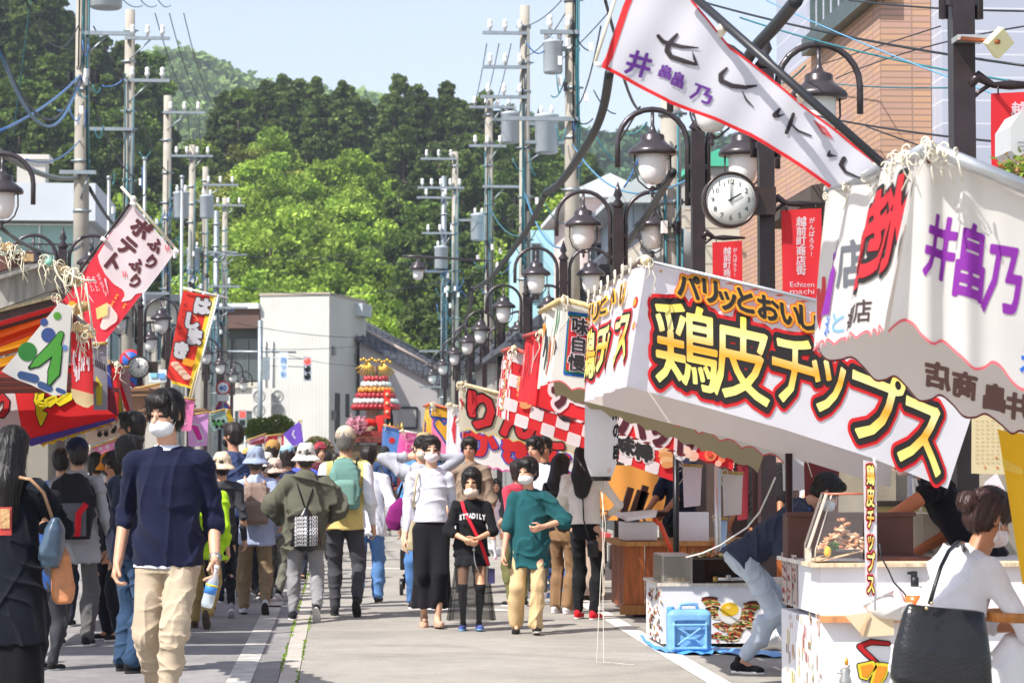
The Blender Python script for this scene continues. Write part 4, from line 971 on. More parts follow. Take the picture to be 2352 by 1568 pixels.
# ================================================================ buildings
def win(parent, a, b, y, fr='#8d9393', gl='#55656b', nx=2, ny=1, dep=.06, name='window'):
 """window on a wall facing -Y at plane y, from (x,z) a to b"""
 s = MB(); fm = M(fr, 'metal', .5); w_ = .05
 s.box(((a[0]+b[0])/2, y-dep/2, a[1]), (b[0]-a[0]+w_, dep, w_), fm); s.box(((a[0]+b[0])/2, y-dep/2, b[1]), (b[0]-a[0]+w_, dep, w_), fm)
 for k in range(nx+1): x = a[0]+(b[0]-a[0])*k/nx; s.box((x, y-dep/2-.003, (a[1]+b[1])/2), (w_, dep, b[1]-a[1]), fm)
 for k in range(1, ny): z = a[1]+(b[1]-a[1])*k/ny; s.box(((a[0]+b[0])/2, y-dep/2+.004, z), (b[0]-a[0], dep, w_*.7), fm)
 o = s.build(name, parent); s = MB(); s.box(((a[0]+b[0])/2, y-.012, (a[1]+b[1])/2), (b[0]-a[0]-.02, .01, b[1]-a[1]-.02), M(gl, 'plastic', .12)); s.build('glass', o)
# white building on the left
d = 60; x1 = px_of(214, d); B_ = thing('white_building', 'white flat-roofed building behind the left poles with teal-tinted windows', 'building', (x1-6, d+3, 0))
s = MB(); s.b2((x1-12, d, 0), (x1, d+4.6, 6.02), M('#b9bfc2', 'wall')); s.b2((x1-12.15, d-.35, 7.22), (x1+.12, d+4.7, at(0, 422, d).z), M('#c3c9d0', 'wall')); s.b2((x1-12, d+.05, 6.02), (x1-.05, d+4.5, 7.22), M('#9aa09f', 'wall'))
for k in range(6): s.b2((x1-11.9+k*2.35, d-.36, 7.23), (x1-11.88+k*2.35, d-.352, at(0, 424, d).z), M('#8f9699', 'wall'))
s.build('wall', B_)
for k in range(5): win(B_, (x1-2.3-k*2.35, 6.1), (x1-.25-k*2.35, 7.15), d+.049, '#c9cdcd', '#8fb3ab', 2)
s = MB()
for k in range(60): s.tube([(x1-9+k*.15, d-.5, 6.1), (x1-9+k*.15, d-.5, 6.62)], .012, M('#4a3b36', 'metal'), 5)
s.box((x1-4.5, d-.5, 6.62), (9.2, .04, .04), M('#4a3b36', 'metal')); s.build('balcony_rail', B_)
s = MB(); p = at(76, 425, d+1); s.b2((p.x-.35, d+.6, p.z-.3), (p.x+.35, d+1.3, p.z+.6), M('#b5b0a8', 'wall')); s.b2((p.x-.45, d+.5, p.z+.6), (p.x+.45, d+1.4, p.z+.72), M('#c9c4bc', 'wall')); s.build('roof_vent', B_)
# low houses behind the left stalls
for (Ua, Ub, V, d, c, rc) in ((205, 400, 690, 78, '#b9b4a8', '#5a5f66'), (395, 480, 700, 96, '#a9a49c', '#6b5a50'), (-150, 120, 640, 46, '#8b8578', '#4c4a48')):
 xa, xb, z = px_of(Ua, d), px_of(Ub, d), at(0, V, d).z; B_ = thing('shop_house', {78: 'plain low shop house behind the left poles and clock', 96: 'small grey shop house beside the last left poles', 46: 'dark fronted shop house behind the left stalls'}[d], 'building', ((xa+xb)/2, d, 0))
 s = MB(); s.b2((xa, d, 0), (xb, d+6, z), M(c, 'wall')); s.build('wall', B_); s = MB(); s.b2((xa-.2, d-.25, z), (xb+.2, d+6.2, z+.22), M(rc, 'wall')); s.build('roof', B_)
 for k in range(3): win(B_, (xa+.4+k*(xb-xa)/3, z-1.9), (xa+.4+(k+.7)*(xb-xa)/3, z-.7), d-.001)
# building closing the street
ang = math.radians(-17); cB = at(755, 1052, 112); cB.z = 0; R14 = Matrix.Rotation(ang, 3, 'Z')
B_ = thing('corner_building', 'white two-storey building with ribbed front closing the end of the street', 'building', cB)
ribm = BRICK('#c6c6c0', '#c3c3bd', '#babab3', .16, 6, 0, mort=.018, key=1)
zt = at(0, 672, 112).z; s = MB(); s.box((-1.68, 3, zt/2), (3.36, 6, zt), ribm); s.box((-1.68, 3, zt+.05), (3.45, 6.1, .12), M('#a59a8c', 'wall')); s.box((.16, 4.9, zt-.45), (.34+.1, 1.6, .6), M('#b7bdc0', 'wall'))
B_.rotation_euler = (0, 0, ang); ORG[B_.name] = Vector((0, 0, 0)); s.build('wall', B_)
s = MB(); s.box((.012, 1.3, 3.3), (.03, .75, 2.3), M('#2f3334', 'plastic', .2)); s.build('window', B_); s = MB(); s.box((.012, 2.9, 3.9), (.03, .6, 1.1), M('#33383a', 'plastic', .2)); s.build('window', B_)
for y, z in ((.6, 6.4), (4.2, 6.2), (.6, 3.4)): s = MB(); s.box((.05, y, z), (.12, .4, .4), M('#8a8a88', 'metal')); s.build('vent_hood', B_)
s = MB()
for x in (-3.1, -2.75): s.tube([(x, -.1, .9), (x, -.1, 6.9)], .055, M('#d9d9d5', 'plastic'), 8)
s.build('downpipe', B_)
s = MB(); s.box((-1.75, -.35, .95), (3.2, .7, .75), M('#6e4a3c', 'wall')); s.build('awning', B_)
fr = at(590, 1052, 111)
s = MB(); mW = M('#c6c4bc', 'wall'); zw = at(0, 690, 112).z
s.b2((-6.6, .2, 0), (-3.37, 6, 4.7), mW); s.b2((-6.8, -.3, zw-.25), (-3.37, 6, zw), M('#dfe0dc', 'wall')); s.b2((-6.75, -.1, zw-1.15), (-3.37, 5.9, zw-.25), M('#5d4740', 'wall')); s.b2((-6.6, .9, 4.7), (-3.37, 6, zw-1.15), M('#5b5f5e', 'wall')); s.b2((-6.6, 0, 4.7), (-3.37, .25, 4.95), M('#b9b4a8', 'wall'))
s.build('side_wing', B_)
for xa, xb, za, zb in ((-6.3, -5.1, 5.1, 7.0), (-4.9, -3.6, 5.1, 7.0), (-4.6, -3.6, 2.2, 3.6), (-6.4, -5, 1.2, 3.4)): win(B_, (xa, za), (xb, zb), .19 if za < 4.7 else .89, '#6b6f6e', '#4a5355')
for i, (U, V) in enumerate(((601, 925), (643, 925))):
 p = at(U, V, 110.4 if i else 109.9); A_ = thing('air_conditioner', ('left' if 0 else '')+('twin-fan air conditioner mounted under the dark window' if not i else 'twin-fan air conditioner on the ribbed white front'), 'air conditioner', p)
 s = MB(); s.box(p, (.85, .36, 1.36), M('#d8d6d0', 'plastic')); o = s.build('casing', A_)
 for k in (-.32, .32):
  s = MB(); s.lathe(p+Vector((-.12, -.18, k)), [(.28, 0), (.29, .012), (.25, .02), (.24, .005), (.10, .01), (.09, .02), (.0, .02)], M('#a9aaa6', 'plastic'), 20, Matrix.Rotation(PI/2, 3, 'X')); s.build('fan', A_)
# grey gabled building with tiled roof
d = 116; B_ = thing('gabled_building', 'grey walled gabled building with dark tiled roof behind the festival float', 'building', at(920, 1052, d))
P_ = [at(826, 1055, d), at(826, 783, d), at(868, 800, d), at(1012, 876, d), at(1012, 1055, d)]
for q in (P_[0], P_[-1]): q.z = 0
s = MB(); s.prism(P_, (0, 9, 0), M('#a9a3a3', 'wall')); s.build('wall', B_)
tile = BRICK('#565a63', '#494d57', '#2f3238', .3, .28, 0, mort=.03, key=2)
s = MB(); a, b = at(820, 775, d-.3), at(1016, 880, d-.3); u = Vector((0, 6, 1.25)); nrm = Vector((.0, 0, .16))
s.add([a, b, b+u, a+u, a-nrm, b-nrm, b+u-nrm, a+u-nrm], [(0, 1, 2, 3), (4, 5, 1, 0), (7, 6, 5, 4), (5, 6, 2, 1), (4, 0, 3, 7), (3, 2, 6, 7)], tile)
a2, b2 = a+u*.5+Vector((.1, 0, .1)), b+u*.5+Vector((0, 0, .1)); s.tube([a2, b2], .09, M('#c7b3a8', 'wall'), 6); s.tube([a+u, b+u], .14, M('#3f434a', 'wall'), 8)
for k in range(14): t = k/13; p = a.lerp(b, t); s.tube([p+Vector((0, -.02, .05)), p+u+Vector((0, 0, .05))], .02, M('#3f434a', 'wall'), 6)
s.build('roof', B_)
s = MB(); a, b, c_, e = at(918, 935, d-.06), at(958, 935, d-.06), at(958, 982, d-.06), at(918, 982, d-.06)
for p, q in ((a, b), (b, c_), (c_, e)): s.bar(p, q, .08, .1, M('#3d3d40', 'metal'))
s.prism([a, b, c_, e], (0, .04, 0), M('#9a9595', 'wall')); s.build('shutter', B_)
# right side houses
def house(name, label, Ua, Ub, Vt, d, depth, wall, roof=None, roofm=None, windows=(), ztop=None):
 xa, xb = px_of(Ua, d), px_of(Ub, d); z = at((Ua+Ub)/2, Vt, d).z; B_ = thing(name, label, 'house' if 'house' in name else 'building', ((xa+xb)/2, d+depth/2, 0))
 s = MB(); s.b2((xa, d, 0), (xb, d+depth, z), wall); s.build('wall', B_)
 if roof:
  rh, ov = roof; s = MB(); s.prism([(xa-ov, d-ov, z), (xb+ov, d-ov, z), (xb+ov, d-ov, z+.12), ((xa+xb)/2, d-ov, z+rh), (xa-ov, d-ov, z+.12)], (0, depth+2*ov, 0), roofm); s.build('roof', B_)
 for (ua, va, ub, vb) in windows:
  a, b = at(ua, vb, d), at(ub, va, d); win(B_, (a.x, a.z), (b.x, b.z), d-.001, '#7b7f80', '#3f4a50')
 return B_
house('pink_house', 'pale pink walled house under a white roof right of the tall pole', 1338, 1462, 455, 60, 8, M('#d9c3bf', 'wall'), (.6, .35), M('#c5c8ca', 'wall'), [(1352, 560, 1385, 610)])
house('teal_house', 'pale blue painted house seen between the lamps', 1208, 1284, 528, 76, 8, M('#a9d3dc', 'wall'), None, None, [(1222, 560, 1240, 600), (1222, 640, 1240, 690)])
house('dark_house', 'dark weatherboarded house behind the paired lamps', 1424, 1545, 610, 46, 8, BRICK('#55585c', '#4c4f54', '#333539', .22, 8, 0, key=3), (.9, .4), tile, [])
house('blue_shed', 'pale blue-grey corrugated shed beneath the near lamp globe', 1448, 1570, 470, 54, 7, BRICK('#a8b4be', '#9fabb6', '#7d8993', .25, 9, 0, key=4), (.9, .5), M('#b9bdbf', 'wall'))
siding = BRICK('#bdb4a5', '#b7ae9f', '#8d8478', 9, .27, 0, mort=.015, key=5)
house('beige_building', 'beige building with horizontal siding behind the clock post', 1578, 1985, 480, 36, 9, siding, None, None, [])
house('green_roof_house', 'house with bright green sheet roof peeping over the clock', 1612, 1700, 382, 48, 6, M('#a3a09a', 'wall'), (.35, .1), M('#4fb594', 'wall'))
for i, (Ua, Ub, V, d, c) in enumerate(((1190, 1330, 800, 52, '#8a8a88'), (1130, 1215, 830, 66, '#9c9a96'), (1060, 1140, 850, 90, '#b0aba2'), (1020, 1070, 880, 104, '#8f8d8a'))):
 house('shop_house', ['grey shop house behind the checked stall', 'pale shop house behind the apple candy stall', 'small distant shop house near the street end on the right', 'last small shop house on the right before the gabled building'][i], Ua, Ub, V, d, 8, M(c, 'wall'), (.9, .3), tile, [(Ua+14, V+20, Ub-14, V+60)])
# dark eaves roof over the beige building
B_ = thing('eaves_house', 'house gable with deep dark eaves above the second red banner', 'house', at(1850, 1052, 31)); s = MB(); a, b = at(1790, 455, 30), at(1960, 300, 30); u = Vector((.1, 5, 0))
s.bar(a, b, 5, .16, M('#3c342f', 'wood')); s.build('roof', B_); s = MB()
for k in range(6): p = a.lerp(b, k/5); s.bar(p+Vector((0, -2.5, -.15)), p+Vector((0, 2.5, -.15)), .10, .14, M('#5a4c42', 'wood'))
s.build('rafters', B_); s = MB(); s.prism([at(1830, 700, 32), at(1990, 700, 32), at(1990, 350, 32), at(1830, 480, 32)], (0, 4, 0), M('#c8c6bf', 'wall')); s.build('wall', B_)
# brick building and grey panelled building
bk1 = BRICK('#bd9676', '#b08d80', '#94796a', .30, .058, 0, mort=.008, key=6)
x0 = px_of(2040, 22); xr = px_of(2161, 22); B_ = thing('brick_building', 'tan and rose tile-clad building with an outside roof railing at top right', 'building', (x0, 23.5, 0)); zt = 5.68
s = MB(); s.b2((x0, 22, 0), (xr, 30, zt), bk1); s.build('wall', B_)
s = MB(); sa = M('#6d7a78', 'metal', .5)
s.b2((x0-.12, 21.9, zt-.02), (x0+.1, 25.2, zt+.16), sa)
for k in range(9): s.b2((x0-.05, 22+k*.38, zt+.16), (x0, 22.06+k*.38, zt+.62), sa)
s.b2((x0-.07, 21.9, zt+.62), (x0+.02, 25.2, zt+.69), sa); s.build('roof_railing', B_)
s = MB(); p = atx(1980, 330, x0); s.b2((x0-.02, 22.05, 2.8), (x0-.012, 24.9, 3.85), M('#8f6a55', 'wall')); s.add([Vector((x0-.6, 22.3, 3.95)), Vector((x0-.6, 25, 3.95)), Vector((x0, 25, 4.1)), Vector((x0, 22.3, 4.1)), Vector((x0-.6, 22.3, 3.8)), Vector((x0-.6, 25, 3.8)), Vector((x0, 25, 3.8)), Vector((x0, 22.3, 3.8))], [(0, 1, 2, 3), (4, 7, 6, 5), (0, 3, 7, 4), (0, 4, 5, 1), (1, 5, 6, 2)], M('#4d443f', 'wall')); s.build('canopy', B_)
pan = BRICK('#a9aebd', '#a3a8b8', '#c3c6d0', 3.1, .212, 0, mort=.008, key=7)
B_ = thing('panelled_building', 'blue-grey panelled building filling the upper right corner', 'building', (xr+3, 22, 0)); s = MB(); s.b2((xr+.006, 21.6, 0), (xr+7, 30, 8), pan); s.build('wall', B_)
s = MB(); s.b2((xr-1.1, 21.1, 2.6), (xr+.0, 22.1, 2.75), M('#3a3f42', 'wall')); s.b2((xr-1.1, 21.05, 2.76), (xr+.1, 21.1, 3.1), M('#4fae7c', 'paint')); s.build('shop_awning', B_)
# ================================================================ market stalls
def bil(TL, TR, BR, BL): return lambda a, b: (TL*(1-a)+TR*a)*(1-b)+(BL*(1-a)+BR*a)*b
RED = T('#d8262b'); BLK = T('#1c1717', .1); WHT = T('#e4e3e8', .45); CRM = T('#ddd3c2', .35); PUR = T('#84249a', .2); YEL_ = T('#f2c21a', .2); BRN = T('#5b2a30', .2); PNK = T('#e46a72', .3)
def GRAD():
 m = T('#f0c21c', .15).copy(); nt = m.node_tree; N = nt.nodes; L = nt.links; a = N.new('ShaderNodeAttribute'); a.attribute_name = 'g'
 r = N.new('ShaderNodeValToRGB'); e = r.color_ramp.elements; e[0].position = 0; e[0].color = (*hx('#efe98a'), 1); e[1].position = 1; e[1].color = (*hx('#f4d93a'), 1)
 for p, c in ((.25, '#ece27a'), (.5, '#eda320'), (.72, '#eee6a0')): q = e.new(p); q.color = (*hx(c), 1)
 L.new(a.outputs['Fac'], r.inputs[0])
 for n in N:
  if n.type in ('BSDF_PRINCIPLED',): 
   for l in list(n.inputs['Base Color'].links): L.remove(l)
   L.new(r.outputs[0], n.inputs['Base Color'])
  if n.type == 'BSDF_TRANSLUCENT':
   for l in list(n.inputs[0].links): L.remove(l)
   L.new(r.outputs[0], n.inputs[0])
 return m
GOLD = GRAD()
def knots(s, p, n=5, sc_=1., seed=1, col=rope):
 rr = random.Random(seed); p = Vector(p); s.mark()
 for k in range(n):
  a = rr.random()*6; r = rr.uniform(.018, .035)*sc_; c = p+Vector((rr.uniform(-.04, .04), rr.uniform(-.04, .02), rr.uniform(-.03, .02)))*sc_
  s.tube([c+Vector((math.cos(a)*math.cos(t*.8)*r, math.sin(a)*math.cos(t*.8)*r, math.sin(t*.8)*r)) for t in range(8)], .0042*sc_, col, 5)
  if k % 2: s.tube([c, c+Vector((rr.uniform(-.03, .03), -.01, -.07))*sc_, c+Vector((rr.uniform(-.05, .05), -.01, -rr.uniform(.10, .2)))*sc_], .0036*sc_, col, 5)
def scal(p0, p1, n, amp, q=10):
 """scalloped edge: list of px points"""
 out = []
 for i in range(n*q+1): t = i/(n*q); a = lerp2(p0, p1, t); out.append((a[0], a[1]-amp*abs(math.sin(t*n*PI))+amp*.5))
 return out
def edge(sh, pts, wpx, m, L=1):
 for i in range(len(pts)-1):
  a, b = pts[i], pts[i+1]; sh.pol([a, b, (b[0], b[1]-wpx), (a[0], a[1]-wpx)], m, L)
def rodmat(c='#b9bcc0'): return M(c, 'metal', .35)
# ---------------------------------------------------------------- chicken-skin chip stall
def chicken():
 st = thing('food_stall', 'stall with the big white banner of golden black-and-red outlined letters', 'market stall', (1.45, 12.9, 0), 'market stalls')
 Y = 11.7; sh = Sheet(plane_y(Y), (0, -1, 0), ripple(.012, .004, 5, 0, 1.6), .003)
 sh.grid(path([(1480, 603), (1860, 690), (2285, 792)]), path([(1437, 885), (1600, 928), (1800, 985), (2000, 1050), (2178, 1121)]), WHT, 60, 24)
 Lr = [(.125, RED, 0), (.082, BLK, 0), (.012, GOLD, True)]
 G = [('鶏', (1576, 792), 155, 205, 8, -8), ('皮', (1702, 822), 140, 205, 9, -6), ('チ', (1822, 846), 125, 190, 12, -4), ('ッ', (1900, 862), 120, 185, 15, 0), ('プ', (2006, 930), 150, 200, 17, 4), ('ス', (2116, 990), 135, 205, 19, 8)]
 for ch, c, w_, h_, rot, sk_ in G:
  a = math.radians(rot+4); sh.glyph(ch, (c[0], c[1]+4), (w_*math.cos(a), w_*math.sin(a)), (sk_+h_*math.sin(a)*.12, -h_), Lr, 2, 56)
 Lt = [(.16, T('#e8762a'), 0), (.115, T('#f2b63c'), 0), (.035, BLK, 0)]
 for i, (ch, x, y) in enumerate([('パ', 1580, 658), ('リ', 1630, 668), ('ッ', 1668, 684), ('と', 1708, 690), ('お', 1760, 708), ('い', 1812, 722), ('し', 1850, 730), ('い', 1890, 752)]):
  sh.glyph(ch, (x, y), (56, 15), (-4, -62), Lt, 6, 40)
 sh.pol([(1660, 644), (2270, 789), (2270, 795), (1660, 650)], T('#ee7a55'), 1)
 sh.disc((1518, 622), 3.5, M('#c9a35a', 'metal'), 2, 12); sh.mb.build('side_banner', st)
 TL, TR, BR, BL = at(1355, 692, 14.2), at(1480, 603, 11.68), at(1436, 886, 11.62), at(1342, 922, 14.1)
 fr = Sheet(bil(TL, TR, BR, BL), (-1, -.1, 0), lambda p: .013*math.sin(p.y*10.5+.5)+.005*math.sin(p.y*23), .003)
 fr.grid(lambda t: (t, 0), lambda t: (t, 1), WHT, 70, 14)
 for i, ch in enumerate('鶏皮チップス'): fr.glyph(ch, (.13+i*.145, .56), (.15, 0), (0, -.5), [(.12, RED, 0), (.07, BLK, 0), (.02, GOLD, True)], 2, 44)
 for i, ch in enumerate('パリッとおいしい'): fr.glyph(ch, (.10+i*.10, .16), (.09, 0), (0, -.2), [(.12, T('#f2b63c'), 0), (.02, BLK, 0)], 6, 36)
 for (a, b, r) in ((.02, .86, .028), (.93, .3, .03), (.96, .5, .022)): fr.disc((a, b), r, RED, 1, 14, r*1.6); fr.disc((a, b), r*.7, T('#f2a93a'), 2, 14, r*1.1)
 fr.mb.build('front_banner', st)
 fb = Sheet(plane_y(14.2), (0, -1, 0), ripple(.012, .003, 5, 0, 1), .004); fb.grid(path([(1357, 700), (2070, 880)]), path([(1344, 921), (1700, 1012), (2045, 1118)]), T('#ece2dc', .55), 40, 12)
 sp = T('#cdb3a2', .5)
 for i in range(0): fb.brush([[(x-30, y-26, 2.5), (x+4, y-4, 3), (x+26, y+22, 2), (x-6, y+6, 2.5), (x-30, y-26, 2.5)]], T('#e6cfc6', .55), 1, 30)
 fb.mb.build('back_banner', st)
 s = MB(); lv = T('#e4dfe6', .55); a, b = at(1480, 596, Y-.02), at(2290, 786, Y-.02); c, d = at(2080, 872, 14.3), at(1352, 684, 14.3)
 s.add([a, b, c, d, a-Vector((0, 0, .012)), b-Vector((0, 0, .012)), c-Vector((0, 0, .012)), d-Vector((0, 0, .012))], [(0, 1, 2, 3), (7, 6, 5, 4), (0, 4, 5, 1), (0, 3, 7, 4)], lv); s.build('roof', st)
 s = MB(); r_ = rodmat('#8c7a70'); s.tube([TL+Vector((0, 0, .02)), TR+Vector((0, 0, .02))], .012, r_, 6); s.tube([at(1480, 597, Y-.03), at(2290, 787, Y-.03)], .010, rodmat(), 6); s.build('rail', st)
 s = MB(); s.ball(at(1483, 597, Y-.04), .028, M('#d8c7a2', 'wood')); s.ball(at(1906, 718-4, Y-.04), .028, M('#d8c7a2', 'wood')); knots(s, at(1483, 606, Y-.05), 5, .8, 3); knots(s, at(1908, 720, Y-.05), 5, .8, 4)
 for i in range(7): s.mark(); p = TL.lerp(TR, (i+.3)/7.5); s.tube([p+Vector((-.02, .03*math.cos(t), .02+.04*math.sin(t))) for t in range(7)], .006, rope, 5)
 s.build('rope_tie', st)
 s = MB()
 for U, V0, V1, yy in ((1812, 1040, 1420, 14.15),): s.tube([at(U, V0, yy), Vector((at(U, V0, yy).x, yy, 0))], .022, M('#3a2724', 'metal'), 8)
 s.tube([Vector((3.3, 13.9, 0)), Vector((3.3, 13.9, 1.7))], .02, rodmat(), 8); s.build('post', st)
 # hanging vertical strip
 v = Sheet(plane_y(11.25), (0, -1, 0), ripple(.004, .002, 2, 0, 5), .003); v.grid(path([(1983, 1055), (2014, 1062)]), path([(1988, 1368), (2015, 1372)]), WHT, 6, 30)
 for i, ch in enumerate('鶏皮チップス'): v.glyph(ch, (1999, 1090+i*50), (19, 2), (0, -48), [(.15, RED, 0), (.09, BLK, 0), (.03, GOLD, True)], 2, 36)
 v.mb.build('hanging_strip', st)
 s = MB(); s.tube([at(2008, 1050, 11.28), at(2010, 1400, 11.28)], .006, M('#e8e8ea', 'plastic'), 6); s.build('strip_pole', st)
chicken()
# ---------------------------------------------------------------- nearest stall on the right
def ice():
 st = thing('food_stall', 'nearest right-hand stall, white scalloped cloth with purple brushed letters', 'market stall', (2.2, 7.8, 0), 'market stalls')
 OFF = T('#e2dfdb', .48); Y = 7.1; sh = Sheet(plane_y(Y), (0, -1, 0), lambda p: .022*math.exp(-((p.x-1.80)/.10)**2)*math.sin(p.x*48)+.008*math.sin(p.x*7+p.z*3), .003)
 bt = [(2041, 764), (2058, 748), (2079, 737), (2100, 748), (2118, 774), (2143, 792), (2171, 785), (2202, 816), (2234, 848), (2262, 846), (2280, 834), (2300, 846), (2325, 880), (2352, 898), (2380, 884), (2420, 920)]; bt = smooth(bt)
 sh.grid(path([(2112, 352), (2352, 434), (2420, 458)]), path(bt), OFF, 120, 30); edge(sh, bt, 7, PNK, 1)
 for ch, c, A, B in (('井', (2160, 568), (76, 20), (20, -150)), ('畠', (2229, 603), (82, 26), (16, -178)), ('乃', (2306, 640), (92, 16), (18, -172)), ('氷', (2372, 830), (60, 10), (5, -70))): sh.glyph(ch, c, A, B, [(.03, PUR if ch != '氷' else T('#2f6fd0'), 0)], 1, 56)
 sh.disc((2130, 372), 5.5, M('#7a3f2a', 'metal'), 1, 14); sh.mb.build('side_cloth', st)
 TL, TR, BR, BL = at(1905, 442, 8.45), at(2112, 350, 7.1), at(2042, 762, 7.06), at(1862, 806, 8.3)
 fr = Sheet(bil(TL, TR, BR, BL), (-1, -.3, 0), lambda p: .018*math.sin(p.y*13+p.z*2.2)+.008*math.sin(p.y*31+1), .003)
 fr.grid(lambda t: (t, .05*math.sin(t*PI)**2), lambda t: (t, 1-.035*abs(math.sin(t*12*PI))), OFF, 110, 20)
 for k in range(60): t = k/60; fr.pol([(t, .985-.035*abs(math.sin(t*12*PI))), (t+1/60, .985-.035*abs(math.sin((t+1/60)*12*PI))), (t+1/60, 1-.035*abs(math.sin((t+1/60)*12*PI))), (t, 1-.035*abs(math.sin(t*12*PI)))], PNK, 1)
 fr.glyph('井', (.16, .50), (.14, 0), (0, -.32), [(.05, PUR, 0)], 1); fr.glyph('畠', (.23, .66), (.14, 0), (0, -.3), [(.05, PUR, 0)], 2)
 fr.brush([[(.02, .62, .012), (.03, .8, .014), (.06, .93, .012)], [(.05, .55, .010), (.055, .75, .012), (.09, .88, .010)]], T('#dc4a50'), 1, 40)
 for ch, a, b in (('か', .55, .45), ('き', .70, .40), ('氷', .84, .36)): fr.glyph(ch, (a, b), (.2, -.08), (.03, -.55), [(.09, BLK, 0), (.035, T('#d4303a'), 0)], 2, 44)
 fr.glyph('店', (.40, .52), (.14, 0), (0, -.3), [(.03, T('#6d7078'), 0)], 1)
 for i, (ch, c_) in enumerate((('氷', '#3f7fd6'), ('と', '#7fb0e6'), ('井', '#4a3a3a'), ('畠', '#4a3a3a'), ('商', '#4a3a3a'), ('店', '#4a3a3a'))): fr.glyph(ch, (.26+i*.085, .87-i*.006), (.085, 0), (0, -.14), [(.02, T(c_), 0)], 1, 40)
 fr.mb.build('front_cloth', st)
 ins = Sheet(plane_y(8.5), (0, -1, 0), ripple(.010, .003, 6, 0, 2), .003); bt = [(1874, 797), (1888, 820), (1904, 830), (1930, 828), (1957, 823), (1985, 848), (2009, 874), (2032, 874), (2055, 866), (2080, 888), (2108, 920), (2135, 920), (2160, 909), (2188, 930), (2213, 957), (2240, 960), (2266, 952), (2300, 975), (2326, 997), (2352, 992), (2400, 1040)]; bt = smooth(bt)
 ins.grid(path([(1900, 470), (2420, 640)]), path(bt), T('#e2d6cc', .58), 130, 16); edge(ins, bt, 5, T('#7a2a2e'), 1)
 for ch, c in (('店', (2153, 862)), ('商', (2216, 884)), ('畠', (2286, 912)), ('井', (2342, 934))): ins.glyph(ch, c, (-62, -14), (4, -62), [(.05, T('#7a5b55', .4), 0)], 1, 44)
 ins.mb.build('back_cloth', st)
 s = MB(); a, b = at(2112, 340, 7.08), at(2440, 455, 7.08); c, d = at(2420, 640, 8.55), at(1900, 440, 8.55); t = Vector((0, 0, .01)); s.add([a, b, c, d, a-t, b-t, c-t, d-t], [(0, 1, 2, 3), (7, 6, 5, 4)], T('#f0ece8', .6)); s.build('roof', st)
 s = MB(); pm = rodmat('#c3c6c9'); s.tube([at(2118, 331, 7.05), at(2440, 462, 7.05)], .021, pm, 10); s.tube([at(1905, 437, 8.45), at(2003, 398, 7.85)], .019, pm, 10); s.tube([at(2000, 402, 7.8), at(2135, 338, 7.02)], .021, pm, 10)
 s.tube([(2.75, 7.2, 0), (2.75, 7.2, 2.1)], .02, pm, 8); s.build('rail', st)
 s = MB(); kn = [((2128, 330), 7.0), ((2150, 345), 7.0), ((2085, 352), 7.1), ((2060, 362), 7.2), ((2182, 352), 7.0), ((1898, 440), 8.4), ((1950, 425), 8.1), ((1999, 410), 7.7), ((2040, 385), 7.4)]
 for i, (q, y) in enumerate(kn): knots(s, at(q[0], q[1], y), 4, .62 if i < 6 else .5, 20+i, M('#e2dac6', 'cloth'))
 s.build('rope_tie', st)
 # the tall banner tied to its corner
 fl = thing('nobori_flag', 'long white banner edged in red slanting across the upper right on a black pole', 'flag', at(2020, 378, 7.9)); Yf = 7.95
 s = MB(); s.tube([at(1575, -25, Yf-.03), at(2032, 380, Yf-.4)], .0145, M('#2a2b30', 'plastic', .4), 10); s.build('pole', fl)
 f = Sheet(plane_y(Yf), (0, -1, 0), lambda p: .012*math.sin(p.x*9+p.z*13)+.004*math.sin(p.x*31-p.z*17), .0025)
 tp = [(1448, -30), (1590, -4), (1625, 40), (1680, 108), (1760, 168), (1842, 238), (1930, 305), (2026, 384)]; bt = [(1380, 152), (1440, 176), (1500, 222), (1580, 252), (1665, 288), (1750, 328), (1830, 378), (1905, 428)]
 bt = [(1380, 152), (1392, 158), (1450, 190), (1540, 238), (1640, 276), (1720, 312), (1810, 366), (1905, 432)]
 f.grid(path(tp), path(bt), T('#d7d6dd', .4), 60, 16)
 def sub_(p, n=5): return [lerp2(p[i], p[i+1], k/n) for i in range(len(p)-1) for k in range(n)]+[p[-1]]
 for pl in (sub_(tp[1:]), sub_(bt)):
  for a, b in zip(pl, pl[1:]):
   n_ = 7 if pl[0] == bt[0] else 4; f.pol([a, b, (b[0]+n_*.5, b[1]-n_), (a[0]+n_*.5, a[1]-n_)] if n_ == 7 else [a, b, (b[0]-3, b[1]+n_), (a[0]-3, a[1]+n_)], T('#e02a30'), 1)
 pe = [(1448, -30), (1428, 20), (1408, 80), (1392, 130), (1380, 152)]
 pe = sub_(pe)
 for a, b in zip(pe, pe[1:]): f.pol([a, b, (b[0]+15, b[1]+3), (a[0]+15, a[1]+3)], T('#e8383c'), 1)
 def cv(x, y, o=1280): return ((o+x/3.267)*.91875, y/3.267*.91875)
 def bs(L_, o, k=1.): return [[cv(x, y, o)+(r*.281*k,) for x, y, r in st_] for st_ in L_]
 ink = T('#2a2025', .1)
